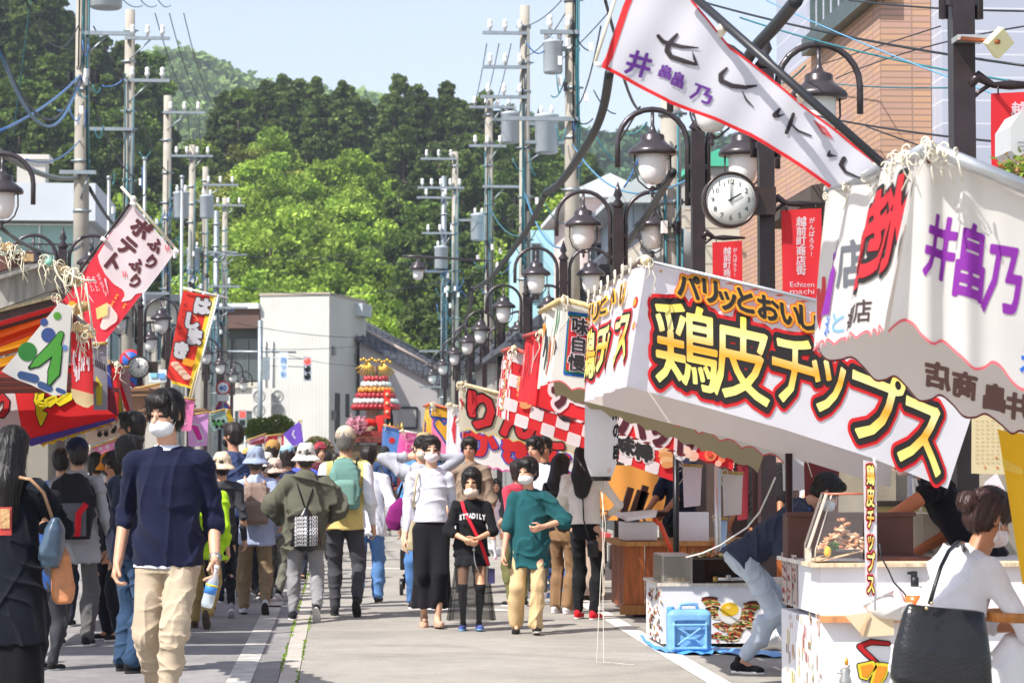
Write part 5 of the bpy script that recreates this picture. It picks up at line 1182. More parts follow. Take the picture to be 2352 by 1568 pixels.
 for L_, o in (([[(1190, 300, 16), (1230, 345, 17), (1380, 388, 16), (1515, 397, 6)], [(1345, 285, 12), (1275, 365, 22), (1262, 420, 22), (1295, 470, 20), (1400, 508, 20), (1495, 532, 12)], [(1468, 428, 3), (1485, 490, 12), (1510, 540, 5)]], 1280),
     ([[(1750, 560, 10), (1700, 615, 20), (1700, 665, 20), (1790, 708, 20), (1900, 718, 18), (1995, 700, 8)], [(1875, 752, 4), (1905, 815, 9), (1968, 878, 3)]], 1280),
     ([[(88, 895, 10), (50, 945, 24), (75, 955, 12), (133, 934, 2)], [(203, 935, 14), (180, 1000, 18), (145, 1085, 16)], [(175, 1008, 5), (240, 1070, 10), (345, 1112, 7)]], 1920),
     ([[(495, 1238, 8), (488, 1270, 18), (560, 1279, 2)], [(615, 1300, 22), (590, 1345, 20), (625, 1405, 12), (765, 1470, 6)]], 1920)): f.brush(bs(L_, o), ink, 2, 70)
 for ch, (x, y), a_, b_ in (('井', cv(1035, 525), (60, 16), (16, -56)), ('畠', cv(1250, 590), (34, 14), (8, -30)), ('畠', cv(1352, 655), (34, 14), (8, -34)), ('乃', cv(1555, 770), (52, 20), (12, -40))): f.glyph(ch, (x, y), a_, b_, [(.03, T('#5f2a86', .2), 0)], 2, 44)
 for k in (1., .72, .45):
  C = cv(445, 1062, 1920)
  f.brush([[(C[0]-20*k, C[1]-22*k, 1), (C[0]+4*k, C[1]-6*k, 1), (C[0]+22*k, C[1]+20*k, 1), (C[0]-2*k, C[1]+8*k, 1), (C[0]-20*k, C[1]-22*k, 1)]], T('#d8555a'), 2, 50)
 f.mb.build('cloth', fl)
 s = MB(); s.tube([at(1418, -20, Yf-.02), at(1366, 145, Yf-.02)], .006, rope, 6); s.tube([at(1366, 145, Yf-.02), at(1382, 152, Yf-.02)], .008, M('#e8e8ea', 'cloth'), 6)
 for (u, v) in ((1655, 62), (1838, 213), (2015, 372)): s.mark(); s.tube([at(u-6, v-2, Yf-.1), at(u+6, v+6, Yf-.1), at(u, v+16, Yf-.02)], .013, M('#e5dccb', 'cloth'), 6)
 s.build('tie', fl)
ice()
# ---------------------------------------------------------------- generic stall with px-defined cloths
def stall(label, d0, d1, tl, tr, br, bl, ftl, fbl, body, scall=0, eg=None, deco=None, fdeco=None, rod='#cdb98c', rope_n=4, back=None, front=None, nm='food_stall', grp='market stalls'):
 st = thing(nm, label, 'market stall', Vector((at(tl[0], tl[1], d0).x, (d0+d1)/2, 0)), grp)
 sh = Sheet(plane_y(d0), (0, -1, 0), ripple(.014, .005, 6, 0, 2, d0), .004*max(1, d0/16))
 bt = scal(bl, br, scall, 12*14/d0) if scall else [bl, br]
 sh.grid(path([tl, tr]), path(bt), body, 50, 12)
 if eg: edge(sh, bt, 3.2, eg, 1)
 if deco: deco(sh)
 sh.mb.build('side_cloth', st)
 TL, TR, BR, BL = at(*ftl, d1), at(*tl, d0), at(*bl, d0), at(*fbl, d1); sg = -1 if TR.x > 0 else 1
 fr = Sheet(bil(TL, TR, BR, BL), (sg, 0, 0), lambda p: .016*math.sin(p.y*8+d0)+.006*math.sin(p.y*19), .004)
 fr.grid(lambda t: (t, 0), lambda t: (t, 1), front or body, 50, 10)
 if fdeco: fdeco(fr)
 fr.mb.build('front_cloth', st)
 if back:
  bm, b0, b1, n = back; bk_ = Sheet(plane_y(d1), (0, -1, 0), ripple(.012, .004, 5, 0, 1), .004); bk_.grid(path([lerp2(ftl, ftl, 0), (tr[0], tr[1]+20)]), path(scal(b0, b1, n, 10) if n else [b0, b1]), bm, 40, 8); bk_.mb.build('back_cloth', st)
 s = MB(); a, b = at(*tl, d0-.02), at(*tr, d0-.02); c, d = at(tr[0]+(ftl[0]-tl[0])*1.2, tr[1]+(ftl[1]-tl[1])*.5, d1), at(*ftl, d1); h = Vector((0, 0, .02)); s.add([a+h, b+h, c+h, d+h, a+h*.2, b+h*.2, c+h*.2, d+h*.2], [(0, 1, 2, 3), (7, 6, 5, 4), (0, 4, 5, 1), (0, 3, 7, 4)], T('#e6dccb', .5)); s.build('roof', st)
 s = MB(); s.tube([a-Vector((0, .03, 0)), b-Vector((0, .03, 0))], .018, M(rod, 'wood'), 6); s.tube([d+Vector((sg*.03, 0, 0)), a+Vector((sg*.03, 0, 0))], .018, M(rod, 'wood'), 6); s.build('rail', st)
 s = MB(); s.ball(a-Vector((0, .04, 0)), .03, M('#cbb78e', 'wood'), 8); knots(s, a-Vector((0, .05, .02)), rope_n, 1.1, int(d0)); s.build('rope_tie', st)
 s = MB()
 for (x, y) in ((TR.x-sg*2.1, d0+.1),): s.tube([(x, y, 0), (x, y, max(TR.z-.3, 1.5))], .022, M('#8a8a88', 'metal'), 7)
 s.build('post', st); return st
def d_jiman(sh):
 q = [(1304, 714), (1364, 722), (1346, 867), (1293, 860)]; c = (1327, 790)
 for i, (k, m_) in enumerate(((1, T('#1f5fb0')), (.91, T('#1f8a5a')), (.84, T('#d82830')))): sh.area([(c[0]+(a-c[0])*k, c[1]+(b-c[1])*(.04+.96*k if k < 1 else 1)) for a, b in q], m_, 1+i, 40)
 for ch, p in (('味', (1331, 749)), ('自', (1327, 791)), ('慢', (1323, 833))): sh.glyph(ch, p, (41, 6), (2, -41), [(.075, WHT, 0), (.022, BLK, 0)], 5, 44)
def f_streak(cols, n=26, seed=3):
 def f(fr):
  rr = random.Random(seed)
  for k in range(n):
   a = (k+.5)/n; b0 = rr.uniform(.05, .5); b1 = b0+rr.uniform(.15, .45); w = .35/n
   fr.brush([[(a-w, b0, w*.7), (a+w, (b0+b1)/2, w*1.2), (a, b1, w*.5)]], T(rr.choice(cols)), 1, 40)
 return f
stall('white stall with the red panel of three black characters, behind the golden-lettered stall', 14.6, 16.2, (1296, 689), (1830, 812), (1800, 1058), (1264, 874), (1250, 716), (1232, 892), T('#dcdad4', .35), 11, T('#d8555a'), d_jiman, f_streak(['#3a3a3c', '#8a8a86', '#e89a3a', '#3a3a3c', '#c23a36', '#5d8f6a']), '#c9b27c', back=(T('#a89f7e', .45), (1275, 905), (1740, 1080), 11))
def d_red(sh):
 W_ = T('#ece6e6'); Bw = T('#5d2430')
 for ch, p, w_, h_ in (('チ', (1296, 905), 62, 74), ('ー', (1345, 922), 50, 60), ('ズ', (1398, 950), 62, 80), ('ハ', (1452, 968), 66, 80), ('ッ', (1515, 990), 60, 70), ('ト', (1570, 1012), 60, 76)): sh.glyph(ch, p, (w_, w_*.28), (4, -h_), [(.2, W_, 0), (.07, Bw, 0)], 2, 40)
 rr = random.Random(5)
 for k in range(16): x = rr.uniform(1560, 1675); y = 990+(x-1530)*.3+rr.uniform(-24, 40); sh.disc((x, y), rr.uniform(6, 16), T(rr.choice(['#e8835a', '#f0b8a0', '#d8503a', '#f2cdb8'])), 5+k*.2, 12)
 edge(sh, [(1227, 936), (1684, 1084)], 7, T('#7a2226'), 6)
stall('red stall with white-edged maroon letters hanging between the two white stalls', 17.3, 18.6, (1243, 764), (1705, 885), (1684, 1078), (1228, 930), (1212, 772), (1192, 920), T('#e1262e', .3), 0, None, d_red, f_streak(['#f0a8a8', '#e8d8d8', '#b8343c', '#8a2a34', '#f07a7a'], 20, 4), '#a8403a')
def d_chk(sh):
 W_ = T('#ece8e6'); st_ = (30, 10.5); dn = (-5, 27)
 for i in range(13):
  for j in range(6):
   if (i+j) % 2: continue
   o = (1180+i*st_[0]+j*dn[0], 800+i*st_[1]+j*dn[1]+2); q = [o, (o[0]+st_[0], o[1]+st_[1]), (o[0]+st_[0]+dn[0], o[1]+st_[1]+dn[1]), (o[0]+dn[0], o[1]+dn[1])]
   if q[1][0] < 1583: sh.pol(q, W_, 1)
 for (x, y) in ((1252, 918), (1305, 944)):
  for k in range(4):
   r = 24-k*6; sh.brush([[(x+r*math.cos(a*.5), y+r*.9*math.sin(a*.5), 2.6) for a in range(13)]], BLK, 2, 44)
 for ch, p in (('味', (1436, 1020)), ('棒', (1478, 1036)), ('巻', (1392, 1002))): sh.glyph(ch, p, (42, 13), (2, -44), [(.14, W_, 0), (.06, BLK, 0)], 2, 44)
 for (x, y, h_) in ((1205, 900, 60), (1530, 1040, 52)):
  for k in range(6): sh.disc((x+k*1.5-6, y-h_*.5+k*h_/5), 18-abs(k-3)*2, T('#e0a266' if k % 2 else '#ecc08a'), 3+k*.3, 16, 8)
def f_chk(fr):
 for i in range(16):
  for j in range(7):
   if (i+j) % 2: fr.pol([(i/16, j/7), ((i+1)/16, j/7), ((i+1)/16, (j+1)/7), (i/16, (j+1)/7)], T('#ece8e6'), 1)
 for k in range(9): fr.disc((.5, .15+k*.085), .22, T('#e0a266' if k % 2 else '#ecc08a'), 2+k*.2, 16, .05)
stall('red and white checked stall with black swirls and pictures of rolled pancakes', 19.8, 22.2, (1180, 800), (1588, 948), (1546, 1104), (1171, 966), (1160, 806), (1142, 952), T('#d8262c', .3), 0, None, d_chk, f_chk, '#b8483e')
def d_ringo(sh):
 for ch, p, w_, h_ in (('り', (1105, 942), 92, 92), ('ん', (1186, 968), 84, 82), ('ご', (1262, 992), 84, 82)): sh.glyph(ch, p, (w_, w_*.16), (-6, -h_), [(.10, BLK, 0), (.055, T('#dd2a30'), 0)], 2, 44)
stall('cream stall cloth with big red black-edged letters in the middle distance', 27, 29.6, (1060, 880), (1334, 948), (1322, 1043), (1064, 986), (1056, 892), (1056, 992), T('#cdc4ae', .35), 9, T('#d8c070'), d_ringo, f_streak(['#c23a36', '#e8e4da'], 6), '#d2bd8e')
def d_kaki(sh):
 for ch, p in (('か', (1100, 1015)), ('き', (1185, 1035)), ('氷', (1270, 1062))): sh.glyph(ch, p, (84, 14), (0, -70), [(.10, T('#2f4fc0'), 0), (.06, T('#dd2a30'), 0)], 2, 40)
stall('white shaved ice stall cloth with red blue-edged letters under the cream one', 30.2, 32, (1058, 962), (1345, 1015), (1330, 1118), (1066, 1062), (1054, 965), (1060, 1060), T('#e4e2e6', .3), 12, T('#d04a9a'), d_kaki, None, '#d0cbc0')
def d_pink(sh):
 sh.glyph('マ', (1022, 975), (70, 10), (0, -100), [(.12, T('#2f4fa0'), 0), (.06, T('#f0b030'), 0)], 2, 36)
stall('pink stall cloth under an orange eave beside the cream stall', 34, 36.5, (992, 927), (1062, 945), (1056, 1062), (990, 1052), (978, 932), (966, 1020), T('#ec7fb0', .3), 0, None, d_pink, f_streak(['#e8b030', '#e8b030', '#2f3f7f', '#d84040', '#ffffff'], 9, 6), '#c8582a', front=T('#e8b545', .3))
stall('white cloth with a red streak between the pink and the cream stalls', 32.4, 33.6, (1034, 928), (1060, 935), (1052, 1062), (1028, 1060), (1030, 932), (1026, 1050), T('#e2e2e6', .3), 0, None, lambda sh: sh.brush([[(1046, 955, 3), (1042, 985, 5), (1044, 1015, 2)]], T('#d23a48'), 1, 30), None, '#bdb59c')
def d_sm(sh):
 for i, ch in enumerate('わたあめ'): sh.glyph(ch, (938+(i % 2)*14, 1002+(i//2)*22), (14, 3), (0, -16), [(.1, WHT, 0), (.03, T('#d8288a'), 0)], 2, 24)
stall('small magenta stall cloth far off beside the festival float', 46, 49, (925, 988), (962, 995), (958, 1046), (926, 1042), (921, 990), (912, 1042), T('#e85aa8', .3), 0, None, d_sm, None, '#d8d0c8')
stall('blue and orange stall cloth far off below the festival float', 60, 63, (884, 975), (918, 984), (916, 1040), (882, 1038), (880, 978), (878, 1036), T('#5a86c8', .3), 0, None, lambda sh: sh.disc((900, 1010), 7, RED, 1), None, '#e0703a')
# ---------------------------------------------------------------- left stalls
def left1():
 st = thing('food_stall', 'nearest left-hand stall with brown roof boards and orange and yellow layers beneath', 'market stall', (-1.7, 14.5, 0), 'market stalls')
 def c5(x, y): return (x/3.267*.91875, (440+y/3.267)*.91875)
 def brd(pts, y, dep, m, nm='board'):
  s = MB(); s.prism([at(*c5(a, b), y) for a, b in pts], (0, dep, 0), m); s.build(nm, st)
 w1 = M('#5d3a33', 'wood'); w2 = M('#8f8a82', 'wood'); w3 = M('#463029', 'wood')
 brd([(-60, 655), (250, 612), (262, 690), (-60, 790)], 13.4, .08, w1, 'roof_board'); brd([(-60, 850), (400, 690), (440, 700), (500, 905), (-60, 1100)], 13.5, .05, w2, 'roof_board'); brd([(-60, 825), (410, 680), (440, 700), (-60, 850)], 13.44, .14, M('#d9d6d0', 'wood'), 'roof_board')
 brd([(-60, 1120), (440, 985), (478, 1000), (450, 1045), (-60, 1190)], 13.55, .08, w3, 'roof_board'); brd([(-60, 1100), (440, 968), (475, 985), (-60, 1120)], 13.52, .12, M('#cbb890', 'wood'), 'roof_board')
 for i, (a, b, c_) in enumerate(((1190, 1062, '#c8222a'), (1225, 1090, '#5a2422'), (1290, 1120, '#d8781e'), (1365, 1190, '#c94f1c'), (1405, 1290, '#f0c040'), (1440, 1330, '#b0621a'), (1530, 1400, '#f2c84a'), (1560, 1440, '#a85a1c'))):
  s = MB(); p0 = at(*c5(-60, a+10), 13.9+i*.25); p1 = at(*c5(520, b+10-40), 13.9+i*.25); s.bar(p0, p1, .24, .035, T(c_, .5)); s.build('roof_lining', st)
 # cloth with green leaf and dots
 f = Sheet(plane_y(13.3), (0, -1, 0), ripple(.02, .006, 8, 0, 3), .004)
 f.grid(path([c5(490, 1030), c5(590, 1070)]), path([c5(10, 1590), c5(140, 1660), c5(250, 1700), c5(330, 1740), c5(430, 1790), c5(540, 1780)]), T('#d4d3cd', .4), 40, 40)
 for x, y, r, c_ in ((220, 1430, 22, '#2f7a34'), (395, 1295, 17, '#39508a'), (470, 1140, 9, '#5a9a3a'), (360, 1190, 9, '#39508a'), (530, 1400, 7, '#6a8ac0')): f.disc(c5(x, y), r, T(c_, .4), 1, 24)
 f.brush([[c5(500, 1290)+(8,), c5(440, 1400)+(16,), c5(300, 1520)+(12,), c5(240, 1560)+(5,)], [c5(480, 1400)+(10,), c5(440, 1600)+(16,), c5(400, 1700)+(6,)]], T('#1c3a20', .3), 1, 70); f.brush([[c5(500, 1290)+(6,), c5(440, 1400)+(13,), c5(300, 1520)+(9,), c5(250, 1555)+(2,)], [c5(480, 1400)+(8,), c5(440, 1600)+(13,), c5(402, 1690)+(3,)]], T('#4fa03a', .4), 2, 70)
 f.brush([[c5(170, 1620)+(9,), c5(280, 1650)+(10,)], [c5(330, 1700)+(8,), c5(400, 1730)+(8,)], [c5(470, 1740)+(5,), c5(520, 1760)+(5,)]], T('#35507f'), 1, 50); f.mb.build('cloth', st)
 n = Sheet(plane_y(13.6), (0, -1, 0), ripple(.016, .006, 18, 0, 1), .004)
 n.grid(path([c5(578, 1270), c5(758, 1300)]), path([c5(585, 1720), c5(620, 1790), c5(680, 1830), c5(720, 1860), c5(765, 1840)]), T('#c9262c', .35), 24, 24)
 rr = random.Random(8)
 for k in range(17): x = 600+rr.random()*140; y = 1370+rr.random()*220; n.brush([[c5(x, y)+(1.2,), c5(x+rr.uniform(-8, 8), y+rr.uniform(30, 110))+(2.2,)]], WHT, 1, 30)
 n.grid(path([c5(580, 1730), c5(765, 1780)]), path([c5(585, 1790), c5(620, 1850), c5(680, 1880), c5(720, 1890), c5(768, 1860)]), T('#cdb98c'), 20, 4, 1); n.mb.build('cloth', st)
 s = MB(); cr = M('#d8d0b8', 'cloth')
 for i, (x, y) in enumerate(((30, 560), (80, 575), (140, 600), (190, 650), (400, 700), (450, 730), (490, 745), (560, 770), (600, 800), (640, 830), (690, 1240), (640, 1230), (740, 1280), (660, 1300), (700, 1320), (480, 1000), (560, 1090))): knots(s, at(*c5(x, y), 13.35), 4, .9 if i < 10 else .7, 40+i, cr)
 for pts in ([(430, 700), (470, 800), (540, 900), (590, 880), (600, 760)], [(560, 780), (610, 820), (700, 850), (780, 850)], [(610, 890), (640, 1000), (680, 1180), (640, 1130)], [(700, 870), (720, 1000), (760, 1300)]): s.mark(); s.tube([at(*c5(a, b), 13.3) for a, b in pts], .006, cr, 5)
 for x, y in ((60, 575), (230, 665), (510, 760), (620, 870), (630, 1235), (680, 1245), (740, 1290)): s.mark(); s.box(at(*c5(x, y), 13.36), (.055, .05, .04), M('#c8a878', 'wood'), rz=.2)
 s.mark(); s.ball(at(*c5(400, 700), 13.3), .022, M('#7fb8a0', 'plastic'), 10); s.build('rope_tie', st)
 s = MB(); s.tube([at(*c5(690, 1060), 13.5), at(*c5(560, 1110), 14.2)], .03, M('#caa46a', 'wood'), 10); s.tube([at(*c5(440, 990), 13.4), at(*c5(700, 1280), 13.5)], .02, M('#6a2a26', 'wood'), 8); s.build('roof_pole', st)
 s = MB()
 s.tube([(-2.9, 15.6, 0), (-2.9, 15.6, 1.9)], .025, M('#8a8a88', 'metal'), 8); s.build('post', st)
 s = MB(); s.b2((-4.4, 16.3, 0), (-2.7, 16.4, 1.2), M('#8a7468', 'cloth')); s.build('back_sheet', st)
left1()
def c6(x, y): return (x/3.267*.91875, (880+y/3.267)*.91875)
def d_gy(sh):
 sh.pol([c6(-60, 150), c6(100, 200), c6(180, 640), c6(-60, 700)], T('#dedcdc'), 1)
 sh.brush([[c6(-10, 420)+(4,), c6(20, 360)+(9,), c6(60, 400)+(8,), c6(50, 470)+(9,), c6(20, 510)+(9,)]], BLK, 2, 50); sh.brush([[c6(-10, 420)+(2,), c6(20, 360)+(6,), c6(60, 400)+(5.5,), c6(50, 470)+(6,), c6(20, 510)+(6,)]], T('#d8262c'), 3, 50)
 Z = [[(300, 330), (360, 310), (350, 380), (290, 400)], [(300, 400), (400, 420), (330, 480), (380, 500), (340, 590), (310, 500)], [(370, 390), (450, 350), (470, 390), (580, 310), (582, 380), (490, 430), (455, 400), (410, 440)]]
 for q in Z:
  c = (sum(a for a, b in q)/len(q), sum(b for a, b in q)/len(q))
  sh.brush([[c6(*a)+(4.6,) for a in q+[q[0]]]], BLK, 3, 60)
  sh.mb.add([sh.P(*c6(*a), 4) for a in q], [tuple(range(len(q)))], T('#f2e01c', .2)); sh.brush([[c6(*a)+(2.4,) for a in q+[q[0]]]], T('#f2e01c', .2), 5, 60)
 a, b = c6(215, 712), c6(950, 530); sh.pol([a, b, (b[0], b[1]+4), c6(950, 560), c6(250, 770)], T('#4b3f92'), 5); sh.pol([a, b, (b[0], b[1]+3), (a[0], a[1]+3)], T('#3558c8'), 6)
stall('left stall with a red cloth of jagged yellow letters and a violet hem', 20.4, 23.2, c6(960, 100), c6(-120, 130), c6(-120, 800), c6(945, 540), c6(980, 120), c6(960, 560), T('#dc2228', .35), 0, None, d_gy, None, '#5a2f28')
def d_eye(sh):
 pts = scal(c6(350, 770), c6(935, 575), 7, 6); 
 for i in range(len(pts)-1): a, b = pts[i], pts[i+1]; sh.pol([a, b, (b[0], b[1]-8), (a[0], a[1]-8)], T('#e8d832'), 1)
stall('narrow yellow scalloped hem cloth behind the red lettered stall', 20.8, 23, c6(935, 520), c6(300, 700), c6(340, 760), c6(935, 580), c6(950, 530), c6(950, 570), T('#b07a62', .5), 0, None, d_eye, None, '#6a4a3a', nm='awning')
def d_lash(sh):
 for i, (x, y) in enumerate(((815, 670), (868, 665), (925, 640), (960, 620))):
  p = c6(x, y); sh.disc(p, 6, BLK, 2, 14)
  for k in range(4): sh.brush([[p+(.8,), (p[0]-6+k*4, p[1]-12, .5)]], BLK, 1, 20)
stall('beige cloth printed with black lashes under the red lettered stall', 23.4, 25, c6(1010, 560), c6(690, 620), c6(700, 760), c6(1005, 680), c6(1012, 570), c6(1010, 690), T('#c7b3a6', .4), 0, None, d_lash, None, '#8a7a6a', nm='awning')
# narrow coloured cloths of the further left stalls
def cloth(label, d, tl, tr, br, bl, mat, deco=None, wav=.012, nm='hanging_cloth', grp='small cloths hung on the left stalls', hem=None):
 root = thing(nm, label, 'cloth', at(*lerp2(bl, br, .5), d), grp); sh = Sheet(plane_y(d), (0, -1, 0), ripple(wav, wav*.4, 14, 0, 2, d*3), .004*max(1, d/20)); sh.grid(path([tl, tr]), path(hem or [bl, br]), mat, 24, 16)
 if deco: deco(sh)
 sh.mb.build('sheet', root); s = MB(); s.tube([at(tl[0]-2, tl[1]-2, d-.02), at(tr[0]+2, tr[1]-2, d-.02)], .014, M('#b08d4a', 'wood'), 6); knots(s, at(tl[0], tl[1], d-.04), 3, 1, int(d*7)); s.build('rod', root)
def dv(t, x, y0, dy, c, sz=14, m2=None):
 def f(sh):
  for i, ch in enumerate(t): sh.glyph(ch, (x+i*1.0, y0+i*dy), (sz, 1), (0, -sz*1.15), ([(.14, m2, 0)] if m2 else [])+[(.05, c, 0)], 1, 26)
 return f
cloth('silver-grey narrow cloth beside the hanging red cloth', 18.6, c6(765, -60), c6(872, -70), c6(880, 470), c6(765, 470), T('#8d8a90', .4), lambda sh: ([sh.brush([[c6(780+k*18, 60+k*9)+(1,), c6(784+k*18, 110+k*9)+(1.6,)]], BLK, 1, 24) for k in range(5)], [sh.brush([[c6(790+k*12, 200+k*20)+(2,), c6(800+k*8, 420)+(3,)]], T('#d8c83a'), 1, 24) for k in range(4)]))
cloth('blue and maroon narrow cloth next to the silver-grey one', 19.4, c6(872, 80), c6(905, 90), c6(960, 520), c6(880, 470), T('#7a2a3a', .4), lambda sh: sh.pol([c6(874, 90), c6(900, 95), c6(915, 300), c6(880, 290)], T('#34489a'), 1))
cloth('cloth printed with a green snake-like ribbon on white and red', 21.2, c6(885, 110), c6(950, 120), c6(1025, 560), c6(955, 520), T('#c8c0be', .4), lambda sh: (sh.brush([[c6(890, 160)+(4,), c6(930, 250)+(6,), c6(960, 350)+(7,), c6(985, 460)+(5,), c6(1000, 530)+(3,)]], BLK, 1, 50), sh.brush([[c6(890, 160)+(3,), c6(930, 250)+(5,), c6(960, 350)+(6,), c6(985, 460)+(4,), c6(1000, 530)+(2,)]], T('#b8cc3a'), 2, 50)))
cloth('grey and red pleated cloth beneath the left clock', 22, c6(955, 120), c6(1050, 125), c6(1085, 470), c6(1060, 520), T('#a89f9c', .4), lambda sh: sh.brush([[c6(960, 200)+(3,), c6(1000, 330)+(5,), c6(1055, 500)+(5,)]], T('#cc2c34'), 1, 40))
cloth('tan awning cloth on a bamboo rod behind the dark-haired man', 26, c6(1062, 310), c6(1305, 262), c6(1300, 330), c6(1080, 520), T('#c2a58f', .45), None)
cloth('pink cloth with a white-edged magenta square letter', 29, c6(1530, 520), c6(1705, 492), c6(1690, 760), c6(1540, 770), T('#dba0dc', .4), lambda sh: sh.brush([[c6(1575, 590)+(6,), c6(1610, 600)+(6,), c6(1650, 710)+(6,), c6(1620, 715)+(6,), c6(1575, 590)+(6,)]], WHT, 1, 50) or sh.brush([[c6(1578, 605)+(3.6,), c6(1608, 612)+(3.6,), c6(1640, 700)+(3.6,), c6(1622, 702)+(3.6,), c6(1578, 605)+(3.6,)]], T('#e03aa8'), 2, 50))
cloth('pink cloth on the far side of the dark-haired mans head', 27.5, c6(1475, 370), c6(1590, 395), c6(1560, 640), c6(1480, 640), T('#e87fb0', .4), lambda sh: dv('くじ', c6(1500, 560)[0], c6(1500, 500)[1], 18, WHT)(sh))
cloth('grey-green cloth with a dark leafy print', 31, c6(1700, 505), c6(1835, 468), c6(1870, 600), c6(1720, 650), T('#8faaa4', .4), lambda sh: [sh.disc(c6(1745+k*13, 560+(k % 3)*22), 4.5, T(['#1f3a2a', '#3f9a3a', '#22282c'][k % 3]), 1+k*.2, 10) for k in range(7)])
cloth('yellow cloth strip beside the leafy print cloth', 32, c6(1838, 470), c6(1880, 480), c6(1925, 620), c6(1875, 600), T('#e0c030', .4))
cloth('pink sheet hung low behind the cap wearers', 25.5, c6(700, 800), c6(1010, 690), c6(1030, 900), c6(730, 950), T('#e58ab0', .4), lambda sh: [sh.disc(c6(760+k*60, 800-k*14), 5, WHT, 1, 10) for k in range(5)])
def c8(x, y): return ((480+x/4.356)*.91875, (880+y/4.356)*.91875)
cloth('violet square cloth hung cornerwise in the distance', 40, c8(1165, 750), c8(1190, 760), c8(1225, 960), c8(990, 890), T('#7a55c8', .4), lambda sh: sh.brush([[c8(1110, 850)+(2,), c8(1095, 890)+(2,), c8(1120, 930)+(2,)]], WHT, 1, 30), hem=[c8(990, 890), c8(1100, 1020), c8(1215, 990)])
cloth('pink topped cloth of a far left stall', 44, c8(590, 970), c8(800, 890), c8(800, 990), c8(640, 1010), T('#e0a0b4', .4), lambda sh: sh.pol([c8(640, 985), c8(790, 930), c8(790, 985), c8(650, 1005)], T('#7a2430'), 1))
cloth('red cloth with a pale stripe of a far left stall', 46, c8(800, 920), c8(1000, 890), c8(1000, 1010), c8(810, 1020), T('#cf3f55', .4), lambda sh: sh.pol([c8(930, 900), c8(975, 895), c8(975, 1010), c8(940, 1010)], T('#d9cdb4'), 1))
# sheet roofs of the left row, with the sunlit gaps between them
for k, (a, b) in enumerate(((10.5, 12.0), (12.2, 13.35), (16.5, 17.35), (17.5, 18.7), (18.9, 20.3), (23.4, 24.6), (25.2, 27), (28, 31), (33, 36), (38, 42))):
 s = MB(); dy = -.92
 z = 1.98 if a < 20 else 2.08; s.add([Vector((-1.85, a, z)), Vector((-1.85, b, z)), Vector((-3.4, b, z-.02)), Vector((-3.4, a, z-.02))]+[Vector((-1.85, a, z-.03)), Vector((-1.85, b, z-.03)), Vector((-3.4, b, z-.05)), Vector((-3.4, a, z-.05))], [(0, 1, 2, 3), (7, 6, 5, 4), (0, 4, 5, 1), (0, 3, 7, 4), (1, 5, 6, 2), (2, 6, 7, 3)], M('#7a3029' if a < 20 else '#8a6a52', 'cloth'))
 if 12.1 < a < 24 or a > 25: 
  pass
 if a in (10.5, 12.2): continue
 s.build('awning_sheet', label='plain brown roof sheet over the left row of stalls, seen edge-on', cat='awning', group='roof sheets of the left stalls')
# ================================================================ clocks, banners, flags
def clock(U, V, d, r, label, hx_=None, hand=(2, 0)):
 c = at(U, V, d); root = thing('street_clock', label, 'clock', c); s = MB(); cm = M('#3c2f2c', 'lampm'); q = Matrix.Rotation(PI/2, 3, 'X')
 s.lathe(c, [(r*.95, -.14), (r*1.1, -.12), (r*1.12, 0), (r*1.10, .02), (r*1.02, .025), (r*1.0, .005), (.001, .004)], cm, 40, q); s.box(c+Vector((r*1.35, .1, 0)), (r*1.0, .12, r*1.1), cm); s.build('case', root)
 s = MB(); s.lathe(c, [(r*.99, .004), (r*.99, .008), (.001, .009)], M('#f2f1ea', 'plastic', .85), 40, q)
 o = s.build('dial', root); dk = M('#3a3f3d', 'plastic')
 sh = Sheet(lambda x, y: c+Vector((x, -.012, y)), (0, -1, 0), None, .0015); dk = M('#35403e', 'print')
 for k in range(12):
  a = math.radians(90-30*(k+1)); t = str(k+1); C = (r*.72*math.cos(a), r*.72*math.sin(a)); h = r*.30
  for j, ch in enumerate(t): sh.glyph(ch, (C[0]+(j-(len(t)-1)/2)*h*.58, C[1]), (h, 0), (0, h), [(.01, dk, 0)], 1, 30)
 for k in range(60):
  a = k*PI/30; r0 = r*(.88 if k % 5 else .86); sh.pol([(r0*math.cos(a)-.0015*math.sin(a), r0*math.sin(a)+.0015*math.cos(a)), (r*.92*math.cos(a)-.0015*math.sin(a), r*.92*math.sin(a)+.0015*math.cos(a)), (r*.92*math.cos(a)+.0015*math.sin(a), r*.92*math.sin(a)-.0015*math.cos(a)), (r0*math.cos(a)+.0015*math.sin(a), r0*math.sin(a)-.0015*math.cos(a))], dk)
 sh.mb.build('numerals', root)
 for ang, l, w_ in ((90-30*hand[0]-hand[1]*.5, .48, .045), (90-6*hand[1], .82, .028)):
  a = math.radians(ang); u = Vector((math.cos(a), 0, math.sin(a))); n = Vector((-u.z, 0, u.x)); s = MB(); b = c+Vector((0, -.02, 0)); s.prism([b-u*r*.12-n*r*w_, b+u*r*l-n*r*w_*.7, b+u*r*l+n*r*w_*.7, b-u*r*.12+n*r*w_], (0, -.004, 0), dk); s.build('hand', root)
clock(1678, 458, 19.3, .205, 'large round clock on the right lamp post, showing two')
clock(318, 842, 51, .215, 'small round clock on the left lamp post behind the red stall')
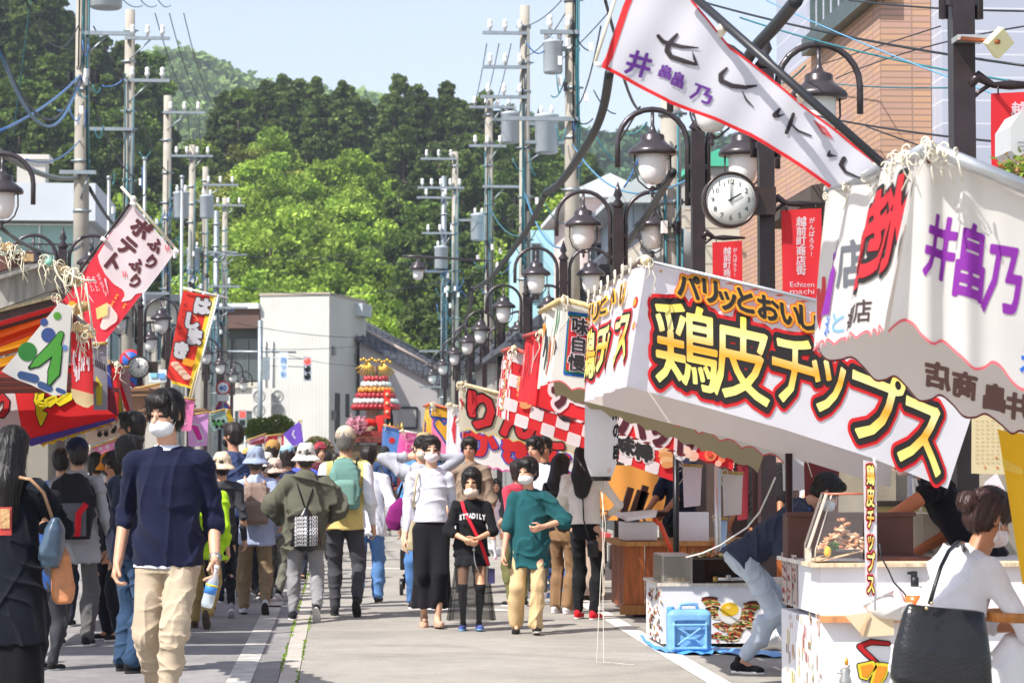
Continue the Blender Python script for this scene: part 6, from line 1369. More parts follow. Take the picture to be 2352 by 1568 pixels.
def red_banner(U0, U1, V0, V1, d, label, post, full=True):
 root = thing('street_banner', label, 'banner', at((U0+U1)/2, V1, d), 'red shopping street banners'); rb = T('#dc2a32', .3)
 sh = Sheet(plane_y(d), (0, -1, 0), ripple(.012, .004, 9, 0, 7), .003); sh.grid(path([(U0, V0), (U1, V0-4)]), path([(U0+2, V1), (U1+1, V1+1)]), rb, 14, 36)
 w_ = U1-U0; k = w_/90.; ws = [(.03, WHT, 0)]
 if full:
  for i, ch in enumerate('越前町商店街'): sh.glyph(ch, (U0+w_*.50, V0+26*k+i*22*k), (23*k, 0), (0, -23*k), ws, 1, 36)
  for i, ch in enumerate('がんばろう!'): sh.glyph(ch, (U0+w_*.76, V0+24*k+i*15*k), (13*k, 0), (0, -14*k), [(.02, WHT, 0)], 1, 26)
  for t, y, h_ in (('Echizen', 168, 17), ('machi', 184, 17), ('Shopping', 200, 10)): sh.text(t, (U0+w_*.2, V0+y*k), (U0+w_*.84, V0+y*k), h_*k, [(.0, WHT, 0)], 1, 30)
 sh.mb.build('cloth', root); s = MB(); bm = M('#33282a', 'lampm'); p = Vector((post, d+.06, at(U0, V0-16*k, d).z)); q = at(U1+10*k, V0-14*k, d)
 s.tube([p, p.lerp(q, .12)+Vector((0, 0, .05)), p.lerp(q, .3), p.lerp(q, .5), q], [.03, .035, .018, .028, .010], bm, 8); s.tube([p-Vector((0, 0, .09)), p.lerp(q, .12)-Vector((0, 0, .04)), p.lerp(q, .25)], .014, bm, 6)
 for u in (U0+12*k, U1-12*k): s.tube([at(u, V0-14*k, d), at(u, V0+4, d)], .005, bm, 5)
 s.build('bracket', root)
red_banner(1795, 1886, 482, 690, 19.45, 'red street banner with white characters hanging by the large clock', 3.5)
red_banner(1636, 1704, 556, 690, 23.3, 'smaller red street banner left of the one by the clock', 3.5)
red_banner(2276, 2400, 214, 480, 13.2, 'red street banner at the right picture edge behind the nearest stall', 3.5)
def cream_box():
 c = at(2294, 98, 12.9); s = MB(); root = thing('cream_box', 'cream square antenna box tilted on the nearest right lamp post', 'antenna', c); q = Matrix.Rotation(math.radians(45), 3, 'Y')@Matrix.Rotation(math.radians(25), 3, 'Z'); s.box(c, (.115, .05, .125), M('#e6e0b0', 'plastic'), Rm=q); s.build('housing', root)
 s = MB(); s.tube([at(2210, 88, 13.1), at(2294, 96, 12.85)], .014, M('#a8603a', 'metal'), 6); s.box(at(2225, 90, 13.2), (.16, .14, .03), M('#c9c6c2', 'metal')); s.build('bracket', root)
cream_box()
s = MB(); root = thing('utility_box', 'pale grey ridged box at the right picture edge among pink flowers', 'equipment box', at(2400, 330, 12)); s.prism([at(2322, 290, 12), at(2345, 255, 12), at(2440, 255, 12), at(2440, 358, 12), at(2335, 358, 12), at(2322, 345, 12)], (0, .3, 0), M('#b7b9b8', 'plastic')); s.build('casing', root)
s = MB()
for k in range(3): s.b2(at(2336, 325+k*9, 11.97), at(2440, 329+k*9, 11.95), M('#8f9190', 'plastic'))
s.build('louvre', root)
root = thing('flowering_shrub', 'leafy shrub with pink blossoms at the right picture edge', 'shrub', (at(2350, 400, 11.6).x, 11.6, 0)); s = MB(); rr = random.Random(4)
bx = at(2370, 430, 11.6); s.tube([(bx.x, 11.6, 0), bx, at(2345, 360, 11.6)], [.03, .015, .004], M('#6b5a3a', 'wood'), 6)
for k in range(7): s.tube([bx, at(2300+k*12, 350+rr.random()*40, 11.6)], [.006, .002], M('#7a5a3f', 'wood'), 5)
s.build('stem', root); s = MB()
for k in range(420): p = at(2335+rr.gauss(0, 22), 408+rr.gauss(0, 22), 11.6+rr.uniform(-.1, .1)); leafq(s, p, rr.uniform(.012, .026), M('#86a046' if k % 3 else '#b08a5a', 'leaf'), rr)
s.build('foliage', root); s = MB()
for k in range(140): p = at(2340+rr.gauss(0, 14), 422+rr.gauss(0, 6), 11.5); leafq(s, p, .016, M('#e48aa8', 'leaf'), rr)
s.build('blossoms', root)
def c5(x, y): return (x/3.267*.91875, (440+y/3.267)*.91875)
def potato():
 Y = 21.5; root = thing('nobori_flag', 'white and red flag with dark slanted letters leaning from a pole on the left', 'flag', at(*c5(490, 985), Y)); s = MB()
 s.tube([at(*c5(480, 1000), Y), at(*c5(1088, 185), Y)], .013, M('#2f2625', 'plastic'), 8); s.tube([at(*c5(990, 85), Y-.03), at(*c5(1088, 195), Y-.03), at(*c5(1472, 632), Y-.03)], .013, M('#ddd6bc', 'plastic'), 8); s.ball(at(*c5(1088, 185), Y-.03), .03, M('#e6e1da', 'plastic'), 10); s.build('pole', root)
 f = Sheet(plane_y(Y), (0, -1, 0), ripple(.016, .006, 7, 0, 5), .006); wt = T('#e8e6e8', .35); rd = T('#e23243', .35)
 f.grid(path([c5(1068, 232), c5(1425, 622)]), path([c5(515, 1010), c5(640, 1130), c5(770, 1250), c5(775, 1450)]), rd, 30, 40)
 f.area([c5(a, b) for a, b in [(1068, 232), (1110, 250), (1425, 622), (1310, 780), (1185, 950), (1110, 960), (1070, 1010), (985, 1028), (1020, 975), (1010, 930), (930, 880), (860, 800), (815, 710), (800, 650), (870, 530), (950, 400)]], wt, 1, 50)
 ul = (.62, -.78); rt = (.745, .667); br_ = T('#55252b', .2)
 def g(ch, x, y, w_, L=2, m=br_, off=.055): f.glyph(ch, c5(x, y), (rt[0]*w_, rt[1]*w_), (ul[0]*w_, ul[1]*w_), [(off, m, 0)], L, 44)
 for ch, x, y in (('ポ', 1150, 430), ('テ', 1040, 575), ('ト', 920, 700)): g(ch, x, y, 47)
 for ch, x, y in (('ふ', 1270, 560), ('り', 1235, 700), ('ふ', 1120, 725), ('り', 1105, 860)): g(ch, x, y, 34)
 for x, y in ((1362, 585), (1015, 800)):
  for k in (0, 1): f.brush([[c5(x-10+k*22, y-22)+(1.1,), c5(x-4+k*22, y+22)+(1.1,)]], rd, 3, 20)
 for t, x, y in (('ふりふりして', 835, 880), ('たのしい', 795, 905), ('おいしい', 750, 905)):
  for i, ch in enumerate(t): f.glyph(ch, c5(x-30+i*12, y-75+i*32), (9, 1), (1, -9), [(.03, WHT, 0)], 2, 26)
 for q in ([(860, 840), (888, 960)], [(700, 940), (765, 1030)]): f.brush([[c5(*q[0])+(2.2,), c5(*q[1])+(.4,)]], WHT, 2, 30)
 ye = T('#f2c93a'); 
 for x, y in ((955, 980), (922, 1035), (1020, 1055)): f.disc(c5(x-10, y+14), 2.2, ye, 2, 10); f.brush([[c5(x-5, y+12)+(.7,), c5(x-2, y-16)+(.7,), c5(x+14, y-8)+(.9,)]], ye, 2, 20)
 f.brush([[c5(870, 1090)+(14,), c5(900, 1150)+(17,), c5(850, 1220)+(9,)]], T('#ece4dc'), 2, 40)
 for k in range(6): f.brush([[c5(790+k*17, 1080-k*8)+(2.2,), c5(800+k*14, 1160-k*6)+(2.2,)]], T('#f0d98a'), 3+k*.3, 20)
 f.brush([[c5(590, 1050)+(9,), c5(650, 1110)+(8,)]], T('#f2b63a'), 2, 30)
 f.mb.build('cloth', root); s = MB(); w_ = M('#e8e6e4', 'cloth')
 for p in (c5(845, 515), c5(1085, 225), c5(1440, 610)): s.mark(); s.tube([at(p[0]-5, p[1]-4, Y-.04), at(p[0]+7, p[1]+5, Y-.04)], .02, w_, 6)
 s.build('tie', root)
potato()
def hashi():
 Y = 34; root = thing('nobori_flag', 'red leaning flag with white outlined letters and a yellow edge', 'flag', at(430, 944, Y)); s = MB(); s.tube([at(427, 946, Y), at(497, 672, Y)], .018, M('#d8cf8a', 'plastic'), 8); s.tube([at(433, 944, Y-.05), at(502, 675, Y-.05)], .014, M('#d9d9d2', 'plastic'), 8); s.tube([at(420, 660, Y-.02), at(525, 684, Y-.02)], .014, M('#ddd9cf', 'plastic'), 6); s.build('pole', root)
 f = Sheet(plane_y(Y), (0, -1, 0), ripple(.03, .01, 5, 0, 4), .008); f.grid(path([(421, 665), (494, 681)]), path([(383, 862), (398, 878), (445, 889)]), T('#e2382c', .35), 20, 30)
 f.pol([(482, 679), (495, 682), (446, 890), (434, 884)], T('#f0dc3a'), 1); f.pol([(393, 872), (447, 889), (445, 893), (395, 880)], T('#f0dc3a'), 2)
 for c, r in ((c5(1660, 1060), 15), (c5(1565, 1180), 14), (c5(1600, 1330), 16), (c5(1470, 1440), 14)): f.brush([[(c[0]+r*math.cos(a*.6), c[1]+r*math.sin(a*.6), .9) for a in range(12)]], T('#f0a070'), 2, 40)
 for ch, (x, y) in zip('はしまき', (c5(1650, 1060), c5(1565, 1180), c5(1590, 1310), c5(1480, 1420))): f.glyph(ch, (x, y), (38, 6), (6, -38), [(.16, T('#3a3032'), 0), (.09, WHT, 0)], 3, 44)
 for i, ch in enumerate('ボリュームいっぱい'[:9]): f.glyph(ch, (425-i*2.6, 700+i*13), (8, 2), (2, -9), [(.02, T('#6a1f1c'), 0)], 2, 24)
 for k in range(7): f.disc((402+k*4.5, 835+k*5), 10, T('#cfa98f' if k % 2 else '#e6d2bc'), 4+k*.2, 14, 6)
 f.pol([c6(1500, 40), c6(1600, 70), c6(1570, 120), c6(1490, 95)], T('#f0b030'), 4); f.mb.build('cloth', root)
hashi()
# ================================================================ traffic lights and signs
def vp(name, label, cat, U, Vt, d, r=.07, m=None):
 x = px_of(U, d); root = thing(name, label, cat, (x, d, 0)); s = MB(); s.tube([(x, d, 0), (x, d, at(U, Vt, d).z)], r, m or stl, 10); s.build('pole', root); return root
d = 106; root = vp('traffic_light', 'red traffic light hung from a steel pole before the white building', 'traffic light', 598, 735, d, .11)
c = at(706, 846, d); s = MB(); s.box(c, (.33, .16, 1.04), M('#c3cbd6', 'metal')); s.build('housing', root)
for i, m_ in enumerate((EMIT('#ff3028', 3.), M('#20282c', 'plastic', .2), M('#1c2226', 'plastic', .2))): s = MB(); s.lathe(c+Vector((0, -.09, .33-.33*i)), [(.145, 0), (.13, .03), (.05, .05), (.001, .055)], m_, 18, Matrix.Rotation(PI/2, 3, 'X')); s.lathe(c+Vector((0, -.2, .33-.33*i)), [(.155, -.12), (.155, .1), (.15, .1), (.15, -.12)], M('#9aa3ae', 'metal'), 18, Matrix.Rotation(PI/2, 3, 'X')) if 0 else None; s.build('lens', root)
s = MB()
for V in (820, 838): s.tube([at(598, V, d), at(706, V+4, d)], .022, stl, 6)
s.tube([at(520, 806, d), at(680, 808, d)], .05, stl, 6); s.build('arm', root)
s = MB(); s.box(at(612, 845, d-.1), (.3, .2, 1.0), M('#b7c2c6', 'metal')); s.build('control_box', root)
sg = thing('street_sign', 'pale blue vertical place-name sign beside the traffic light', 'sign', at(650, 880, d)); sh = Sheet(plane_y(d-.1), (0, -1, 0), None, .01); s = MB(); s.b2(at(641, 808, d-.08), at(661, 872, d-.05), M('#dbe6ee', 'plastic')); s.build('plate', sg)
for i, ch in enumerate('四ツ杉'): sh.glyph(ch, (651, 826+i*16), (13, 0), (0, -14), [(.03, T('#6f9fd8'), 0)], 1, 26)
sh.mb.build('lettering', sg)
root = vp('pedestrian_signal', 'small red pedestrian signal low on the left of the far junction', 'traffic light', 565, 1000, 90, .05); c = at(557, 960, 90); s = MB(); s.box(c, (.3, .14, .62), M('#c9d2d4', 'metal')); s.build('housing', root); s = MB(); s.b2(c+Vector((-.1, -.09, .05)), c+Vector((.1, -.071, .26)), EMIT('#ff3a34', 2.)); s.b2(c+Vector((-.1, -.09, -.26)), c+Vector((.1, -.071, -.05)), M('#20302c', 'plastic')); s.build('lens', root)
def rsign(U, V, d, r, kind, label, post=True):
 c = at(U, V, d); root = thing('road_sign', label, 'road sign', (c.x, d, 0)); q = Matrix.Rotation(PI/2, 3, 'X'); s = MB(); s.lathe(c, [(r, 0), (r, .015), (.001, .016)], M('#cf2430', 'paint'), 24, q); s.lathe(c-Vector((0, .002, 0)), [(r*.78, .012), (r*.78, .02), (.001, .021)], M('#eceef0' if kind == '40' else '#2f62b8', 'paint'), 24, q)
 if kind != '40': s.bar(c+Vector((-r*.6, -.025, r*.6)), c+Vector((r*.6, -.025, -r*.6)), .006, r*.2, M('#cf2430', 'paint'))
 s.build('disc', root)
 if kind == '40':
  sh = Sheet(lambda x, y: c+Vector((x, -.022, y)), (0, -1, 0), None, .003)
  for ch, x in (('4', -.27), ('0', .27)): sh.glyph(ch, (x*r, 0), (r*1.05, 0), (0, r*1.05), [(.03, T('#2f5fc0'), 0)], 1, 30)
  sh.mb.build('numerals', root)
 s = MB(); s.tube([(c.x, d+.05, 0), (c.x, d+.05, c.z)], .035, stl, 8); s.build('post', root)
rsign(512, 890, 84, .25, '40', 'round red-rimmed forty sign above the small white plate'); rsign(512, 938, 84.2, .25, 'np', 'round blue and red no-parking sign beneath the forty sign')
s = MB(); s.b2(at(500, 905, 83.9), at(525, 920, 83.85), M('#d8dadb', 'paint')); s.build('sign_plate', label='small white plate between the two round signs', cat='sign')
rsign(306, 884, 53, .24, 'np', 'round blue and red no-parking sign beneath the small clock'); rsign(300, 826, 54, .24, 'np', 'round red-rimmed sign half hidden above the small clock')
s = MB(); s.b2(at(343, 848, 56), at(382, 876, 55.9), M('#dfe9ee', 'paint')); s.b2(at(345, 852, 55.88), at(360, 866, 55.87), M('#8fd0e0', 'paint')); s.b2(at(364, 856, 55.88), at(378, 868, 55.87), M('#6fa8dc', 'paint')); s.build('notice_board', label='white notice board with blue patches beside the small clock', cat='notice board')
# bushes before the corner building
for U, V, sc_, lb in ((598, 985, 1.0, 'green rounded bush under the left air conditioner'), (640, 975, .9, 'green rounded bush under the right air conditioner'), (730, 1020, .8, 'low flowering bush right of the violet cloth')):
 p = at(U, V, 104); root = thing('bush', lb, 'bush', (p.x, 104, 0)); s = MB(); rr = random.Random(U)
 for k in range(2600): v = Vector((rr.gauss(0, 1), rr.gauss(0, 1), abs(rr.gauss(0, 1)))).normalized()*rr.random()**.3*sc_*.9; leafq(s, Vector((p.x, 104, p.z-.35))+v, .06, M('#7c8a3a' if k % 4 else ('#5c6f2c' if U != 730 else '#d89aa8'), 'leaf'), rr)
 s.build('foliage', root); s = MB(); s.tube([(p.x, 104, 0), (p.x, 104, p.z)], .06, M('#5a4a38', 'wood'), 6); s.build('stem', root)
# ================================================================ festival float
def float_():
 d = 80; c = at(863, 1000, d); x = c.x; root = thing('festival_float', 'tall festival float with tiers of red, white and orange balls under gold fans', 'festival float', (x, d, 0)); H0 = at(863, 936, d).z; H1 = at(863, 868, d).z
 cols = ['#a82a32', '#d6d6d0', '#a82a32', '#cf8a34', '#d6d6d0', '#a82a32']
 for i, c_ in enumerate(cols):
  t = i/5; z = H0+(H1-H0)*(t*.95+.03); r = .74-.40*t**1.1; s = MB(); n = 32-i*3
  for k in range(n): a = 2*PI*k/n; s.ball((x+r*math.cos(a), d+r*math.sin(a), z+.012*math.sin(k*3)), (.095, .095, .10), M(c_, 'plastic'), 8)
  s.lathe((x, d, z-.1), [(r*.95, 0), (r*.8, .2)], M('#3a5a34', 'cloth'), 16); s.build('ball_tier', root)
 s = MB(); gd = M('#c9a04a', 'metal', .4); 
 for k, (u, v) in enumerate(((845, 835), (880, 838))):
  p = at(u, v, d)
  for j in range(7): a = math.radians(-150+j*20-(0 if k else 10)); e = p+Vector((math.cos(a)*.42, 0, math.sin(a)*.42-.02)); s.add([p+Vector((-.02, -.03, .05)), p+Vector((.02, -.03, .05)), e+Vector((.05, 0, 0)), e-Vector((.05, 0, 0))], [(0, 1, 2, 3)], gd); s.tube([p+Vector((0, 0, .05)), e], .035, gd, 5)
  for j in range(6): s.ball(p+Vector((-.22+j*.09, 0, .13+.04*math.sin(j*2))), .06, gd, 8)
 s.tube([(x, d, H1-.1), (x, d, at(863, 838, d).z)], .07, M('#5a4030', 'wood'), 8); s.build('gold_fan', root)
 s = MB(); s.b2(at(888, 893, d-1)-Vector((.09, 0, 0)), at(890, 960, d-1.03)+Vector((.09, 0, 0)), M('#d8372c', 'cloth'))
 for k in range(3): s.ball(at(889, 905+k*20, d-1.04), .06, M('#e8b08a', 'cloth'), 8)
 s.build('hanging_sash', root)
 s = MB(); z0 = at(863, 1003, d).z; s.box((x, d, z0-.1), (2.1, 2.1, .16), M('#6a2a22', 'wood')); s.box((x, d, z0-.5), (1.8, 1.8, .5), M('#5a4a30', 'wood')); s.box((x, d, z0-.75), (1.9, 1.9, .1), M('#b08a3a', 'metal')); s.box((x, d, z0+.1), (1.9, 1.9, .2), M('#8a2a26', 'wood')); s.tube([(x-1.3, d-.9, z0), (x+1.2, d-.9, z0)], .04, M('#b08a5a', 'wood'), 6)
 for k in (-1, 1):
  for j in (-1, 1): s.box((x+k*.75, d+j*.75, z0/2-.3), (.12, .12, z0-.3), M('#5a4a30', 'wood'))
 s.build('platform', root)
 s = MB(); s.lathe((x, d, z0), [(.4, 0), (.34, .5), (.3, .9), (.55, H0-z0)], M('#b5a890', 'cloth'), 14); s.tube([(x-.55, d-.5, z0+.2), (x-.25, d-.6, z0+.5), (x, d-.6, z0+.45)], .13, M('#cf2a28', 'cloth'), 8); s.tube([(x+.1, d-.7, z0+.7), (x+.2, d-.7, z0+.3), (x+.15, d-.7, z0-.3)], .13, M('#cf2a28', 'cloth'), 8); s.ball((x-.62, d-.5, z0+.25), (.25, .2, .22), M('#1c1a20', 'cloth')); s.ball((x+.45, d-.5, z0+.5), (.12, .1, .45), M('#1a1a1e', 'cloth')); s.build('doll', root)
 s = MB()
 for k in range(4): s.lathe((x+.45+k*.13, d-.8, z0), [(.06, 0), (.03, .15), (.05, .3), (.004, .5)], gd, 8)
 s.build('gold_ornament', root)
 s = MB(); rr = random.Random(2); p = at(820, 975, d-1)
 for k in range(420): v = Vector((rr.gauss(0, .14), rr.gauss(0, .12), rr.gauss(0, .13))); leafq(s, p+v, .06, M('#e8a8b8', 'leaf'), rr)
 s.tube([p-Vector((0, 0, .5)), p], .03, M('#5a4030', 'wood'), 6); s.build('blossom_branch', root)
float_()
# ================================================================ counters and goods
def gz(U, V, z): return gnd(U, V, z)
tim = M('#b0632e', 'wood', var=.35)
cw = thing('wooden_counter', 'orange-brown planked wooden counter behind the white stall table', 'counter', (3, 22, 0)); X0, Y0, Z0 = 2.49, 21.3, .67
s = MB()
for k in range(9): s.b2((X0+k*.19, Y0+.002*(k % 2), .08), (X0+k*.19+.182, Y0+.04, Z0-.04), M(['#b0632e', '#a65a28', '#ba6c34'][k % 3], 'wood', var=.4))
for k in range(5): s.b2((X0-.002*(k % 2), Y0+.02+k*.2, .08), (X0+.04, Y0+.21+k*.2, Z0-.04), M(['#8a4a24', '#7f4420'][k % 2], 'wood', var=.4))
s.build('planks', cw); s = MB(); s.b2((X0-.05, Y0-.05, Z0-.04), (X0+1.75, Y0+1.1, Z0), M('#b98548', 'wood')); s.build('top_board', cw); s = MB(); s.b2((X0-.04, Y0-.05, .03), (X0+1.74, Y0-.005, .11), M('#a87238', 'wood')); s.build('base_rail', cw)
s = MB(); s.b2((X0+.1, Y0+.1, 0), (X0+1.5, Y0+.2, .06), M('#2a2522', 'wood')); s.build('foot', cw)
cw2 = thing('pale_counter', 'pale pinkish board counter beside the wooden counter', 'counter', (2.3, 24.2, 0)); s = MB(); s.b2((2.30, 23.9, .05), (2.60, 25, .62), M('#d8c0ac', 'wood')); s.build('panel', cw2); s = MB(); s.b2((2.26, 23.85, .62), (2.66, 25.05, .66), M('#b9484a', 'wood')); s.build('top', cw2)
def P6(x, y): return ((1280+x/3.137)*.91875, (1100+y/3.137)*.91875)
stf = M('#e9e9ec', 'plastic', .7)
def bx(name, label, cat, U0, V0, U1, V1, d, dep, m, z=None, parts=None):
 a, b = at(U0, V0, d), at(U1, V1, d); s = MB(); s.b2((a.x, d, b.z), (b.x, d+dep, a.z), m); o = s.build(name, label=label, cat=cat); bv = o.modifiers.new('b', 'BEVEL'); bv.width = .008; bv.segments = 2; return o
bx('foam_box', 'white foam box with open lid on the left end of the wooden counter', 'foam box', *P6(875, 640), *P6(1142, 782), 21.35, .4, stf)
bx('cutting_board', 'upright rounded white board standing on the wooden counter', 'board', *P6(1283, 560), *P6(1545, 790), 21.4, .05, stf)
s = MB(); a, b, c, e = at(*P6(800, 585), 21.9), at(*P6(1140, 565), 21.7), at(*P6(1125, 600), 21.1), at(*P6(905, 632), 21.1); s.prism([a, b, c, e], (0, 0, .03), stf); s.build('foam_sheet', label='white foam sheet lying tilted over the foam box', cat='foam sheet')
gr = thing('griddle', 'dark iron griddle at the back of the wooden counter holding brown blocks', 'griddle', at(*P6(1000, 580), 22)); s = MB(); a = at(*P6(840, 555), 22.2); b = at(*P6(1200, 590), 22.2); s.b2((a.x, 21.9, b.z), (b.x, 22.5, a.z), M('#3a2822', 'metal')); s.build('plate', gr)
for i, (x, y, r) in enumerate(((890, 510, .3), (960, 530, .35), (1005, 495, .3), (1000, 540, .35))): s = MB(); s.box(at(*P6(x, y), 21.8), (.055, .10, .34), M('#4a241a', 'wood'), Rm=Matrix.Rotation(r, 3, 'Y')); s.build('wooden_block', label=['dark brown block leaning leftmost on the griddle', 'dark brown block leaning in the middle of the griddle', 'tall dark brown block sticking up highest on the griddle', 'short dark brown block behind the middle one'][i], cat='block')
for i, q in enumerate(([(1115, 615), (1165, 660), (1215, 780), (1265, 885)], [(1625, 670), (1615, 760), (1590, 850), (1560, 900)])): s = MB(); s.tube([at(*P6(*p), 21.2) for p in q], .022, M('#e0532e', 'plastic'), 8); s.build('gas_hose', label=['orange gas hose hanging down the wooden counter', 'orange gas hose looping by the white cord'][i], cat='hose')
# tan curtain and things behind
root = thing('curtain', 'tan orange curtain sheet hung behind the wooden counter', 'curtain', at(*P6(1000, 500), 23.4)); f = Sheet(plane_y(23.4), (0, -1, 0), ripple(.04, .015, 9, 0, 1), .004); f.grid(path([P6(700, 190), P6(1190, 200)]), path([P6(660, 620), P6(1240, 640)]), T('#eda650', .45), 40, 10); f.mb.build('sheet', root)
for i, (U0, V0, U1, V1, d, c_, lb) in enumerate(((1600, 1060, 2000, 1330, 23.8, '#4c3f3c', 'dark sheet closing the back of the middle stalls'), (1860, 1080, 2300, 1340, 16.8, '#8b8272', 'greyish tan sheet behind the vendor'), (2060, 960, 2400, 1360, 14.3, '#a59b8c', 'pale tan tarp behind the vendor, right part'))):
 root = thing('back_sheet', lb, 'sheet', at((U0+U1)/2, V1, d), 'back sheets of the stalls'); f = Sheet(plane_y(d), (0, -1, 0), ripple(.03, .012, 8, 0, 1, i), .004); f.grid(path([(U0, V0), (U1, V0)]), path([(U0, V1), (U1, V1)]), M(c_, 'cloth'), 40, 8); f.mb.build('sheet', root)
for i, (U0, V0, U1, V1, d, c_, lb) in enumerate(((1568, 1068, 1612, 1160, 20.5, '#e6dfe6', 'white shirt hanging under the checked cloth'), (1660, 1085, 1705, 1180, 18.6, '#d9d4cc', 'white plastic bag hanging on the middle post'), (1795, 1035, 1880, 1122, 16.6, '#dcdcdc', 'grey-white sheet hung by the dark post'), (1870, 1120, 1900, 1160, 16, '#e2e6ea', 'white cloth behind the bending man'), (1845, 1040, 1930, 1180, 16.4, '#7a3030', 'dark red cloth in the shade behind the bending man'),
             (1640, 1190, 1670, 1260, 19, '#a9c8e6', 'pale blue bag hanging low on the middle post'), (1690, 1060, 1720, 1190, 20, '#8f2a34', 'red and white cloth strip hanging in the shade'))):
 cloth(lb, d, (U0, V0), (U1, V0+3), (U1-3, V1), (U0+3, V1+4), T(c_, .35), None, .02, 'hanging_bag' if 'bag' in lb else 'hanging_cloth', 'cloths and bags hanging inside the right stalls')
for i, (U, V0, d, c_) in enumerate(((1652, 1060, 18.2, '#c9c6c0'), (1740, 1060, 18.9, '#4a2f2a'), (1555, 1070, 19.7, '#2a2a2c'))):
 x = px_of(U, d); s = MB(); s.tube([(x, d, 0), (x, d, at(U, V0-60, d).z)], .025, M(c_, 'metal'), 8); s.build('stall_post', label=['pale metal stall post hung with a plastic bag', 'dark brown stall post left of the dark post', 'black stall post beside the tan curtain'][i], cat='post')
# white table with the food poster
tb = thing('white_table', 'low white stall table with a poster of burgers and a fried egg', 'table', (3, 18.3, 0)); X1, Y1, Z1 = 2.37, 17.9, .455; wb = M('#d9d9dc', 'plastic', .6)
s = MB(); s.b2((X1, Y1, .03), (X1+1.6, Y1+.9, Z1), wb); s.build('panel', tb); s = MB(); s.b2((X1-.02, Y1-.02, Z1), (X1+1.62, Y1+.92, Z1+.02), M('#cfc6b8', 'wood')); s.build('top', tb)
def c7(x, y): return ((1600+x/2.766)*.91875, (1140+y/2.766)*.91875)
sh = Sheet(plane_y(Y1-.003), (0, -1, 0), None, .002); rr = random.Random(6); fc = ['#7c2e22', '#4a231c', '#b8382c', '#8fa845', '#e8d08a', '#5f7a2a', '#c8542c', '#2f1c18', '#d84a30']
for (x0, y0, x1, y1, wd) in ((480, 980, 540, 1110, 60), (560, 1160, 600, 1190, 60), (520, 1240, 640, 1260, 44), (790, 1010, 690, 1140, 58), (700, 1140, 640, 1250, 50), (740, 1060, 760, 1180, 45)):
 for k in range(12): sh.disc(c7(x0+(x1-x0)*k/11+rr.gauss(0, 4), y0+(y1-y0)*k/11), wd*.32, T(['#4a231c', '#7c2e22', '#d8a860', '#6f8a32', '#b8382c', '#e6d9b0'][k % 6]), 1+k*.04, 12, 5)
 for k in range(30): t = rr.random(); x = x0+(x1-x0)*t+rr.gauss(0, wd*.35); y = y0+(y1-y0)*t+rr.gauss(0, wd*.3); sh.disc(c7(min(max(x, 430), 815), min(max(y, 960), 1275)), rr.uniform(2, 5), T(rr.choice(fc)), 1.6+k*.03, 8, rr.uniform(1, 2.5))
sh.disc(c7(620, 1075), 27, T('#f0eee8'), 3.2, 24, 26); sh.disc(c7(618, 1055), 21, T('#eec52e'), 4, 24, 16); sh.disc(c7(608, 1042), 6, T('#f8e488'), 5, 14, 4); sh.mb.build('poster', tb)
sh = Sheet(plane_x(X1-.003), (-1, 0, 0), None, .002)
for i in range(3):
 for j in range(8): 
  for k in range(3): qx = 50+rr.random()*90; qy = 900+rr.random()*360; qh = rr.uniform(8, 34); sh.pol([c7(qx, qy), c7(qx+7, qy+4), c7(qx+7, qy+4+qh), c7(qx, qy+qh)], T(rr.choice(['#c9a45a', '#b5423a', '#8a8a84', '#d8c8a8', '#6a4a3a'])), 1)
sh.mb.build('menu', tb)
cs = thing('display_case', 'steel and glass display case holding a small tray on the white table', 'display case', (X1+.2, 18, Z1)); s = MB(); ss = M('#b9b4ac', 'metal', .3); a, b = at(*c7(60, 690), Y1+.02), at(*c7(362, 690), Y1+.02); zt = a.z; zb = Z1+.02; xa, xb = X1+.01, b.x
s.b2((xa, Y1+.5, zb), (xb, Y1+.52, zt), M('#8f8a80', 'metal')); s.b2((xa, Y1+.03, zb), (xb, Y1+.5, zb+.015), ss); s.b2((xb-.01, Y1+.03, zb), (xb+.002, Y1+.5, zt), ss)
for x in (xa, xb-.012): s.b2((x, Y1+.02, zb), (x+.012, Y1+.03, zt), ss)
s.b2((xa, Y1+.02, zt), (xb, Y1+.5, zt+.012), M('#c8c4bc', 'metal')); s.build('frame', cs); s = MB(); s.b2((xa, Y1+.012, zb), (xb, Y1+.018, zt), CLEAR('#f2ead8', .10)); s.b2((xa-.006, Y1+.03, zb), (xa, Y1+.5, zt), CLEAR('#e8e0d0', .15)); s.build('glass', cs)
fd = thing('food_tray', 'black tray of small golden buns inside the display case', 'tray', at(*c7(265, 870), Y1+.2)); s = MB(); p = at(*c7(265, 872), Y1+.2); s.box(p, (.17, .12, .012), M('#26221f', 'plastic')); s.build('tray', fd)
for k in range(3): s = MB(); s.ball(p+Vector((-.05+k*.045, 0, .022)), (.026, .03, .02), M('#d8b483', 'food')); s.build('bun', fd)
ov = thing('gas_grill', 'black gas grill with a steel burner pipe on the white table', 'grill', (3, 18.2, Z1)); s = MB(); xo = at(*c7(365, 700), Y1+.02).x; xe = at(*c7(745, 700), Y1+.02).x; zt = at(*c7(400, 712), Y1).z; dk = M('#2b2320', 'metal', .5)
s.b2((xo, Y1+.10, zb), (xe, Y1+.5, zt), M('#4a3328', 'metal', .6)); s.b2((xo, Y1+.01, zb), (xo+.09, Y1+.1, zt), dk); s.b2((xo, Y1+.0, zt), (xe, Y1+.52, zt+.012), M('#6a625a', 'metal')); s.b2((xo+.15, Y1+.06, zb+.02), (xe-.05, Y1+.1, zb+.09), dk); s.build('body', ov)
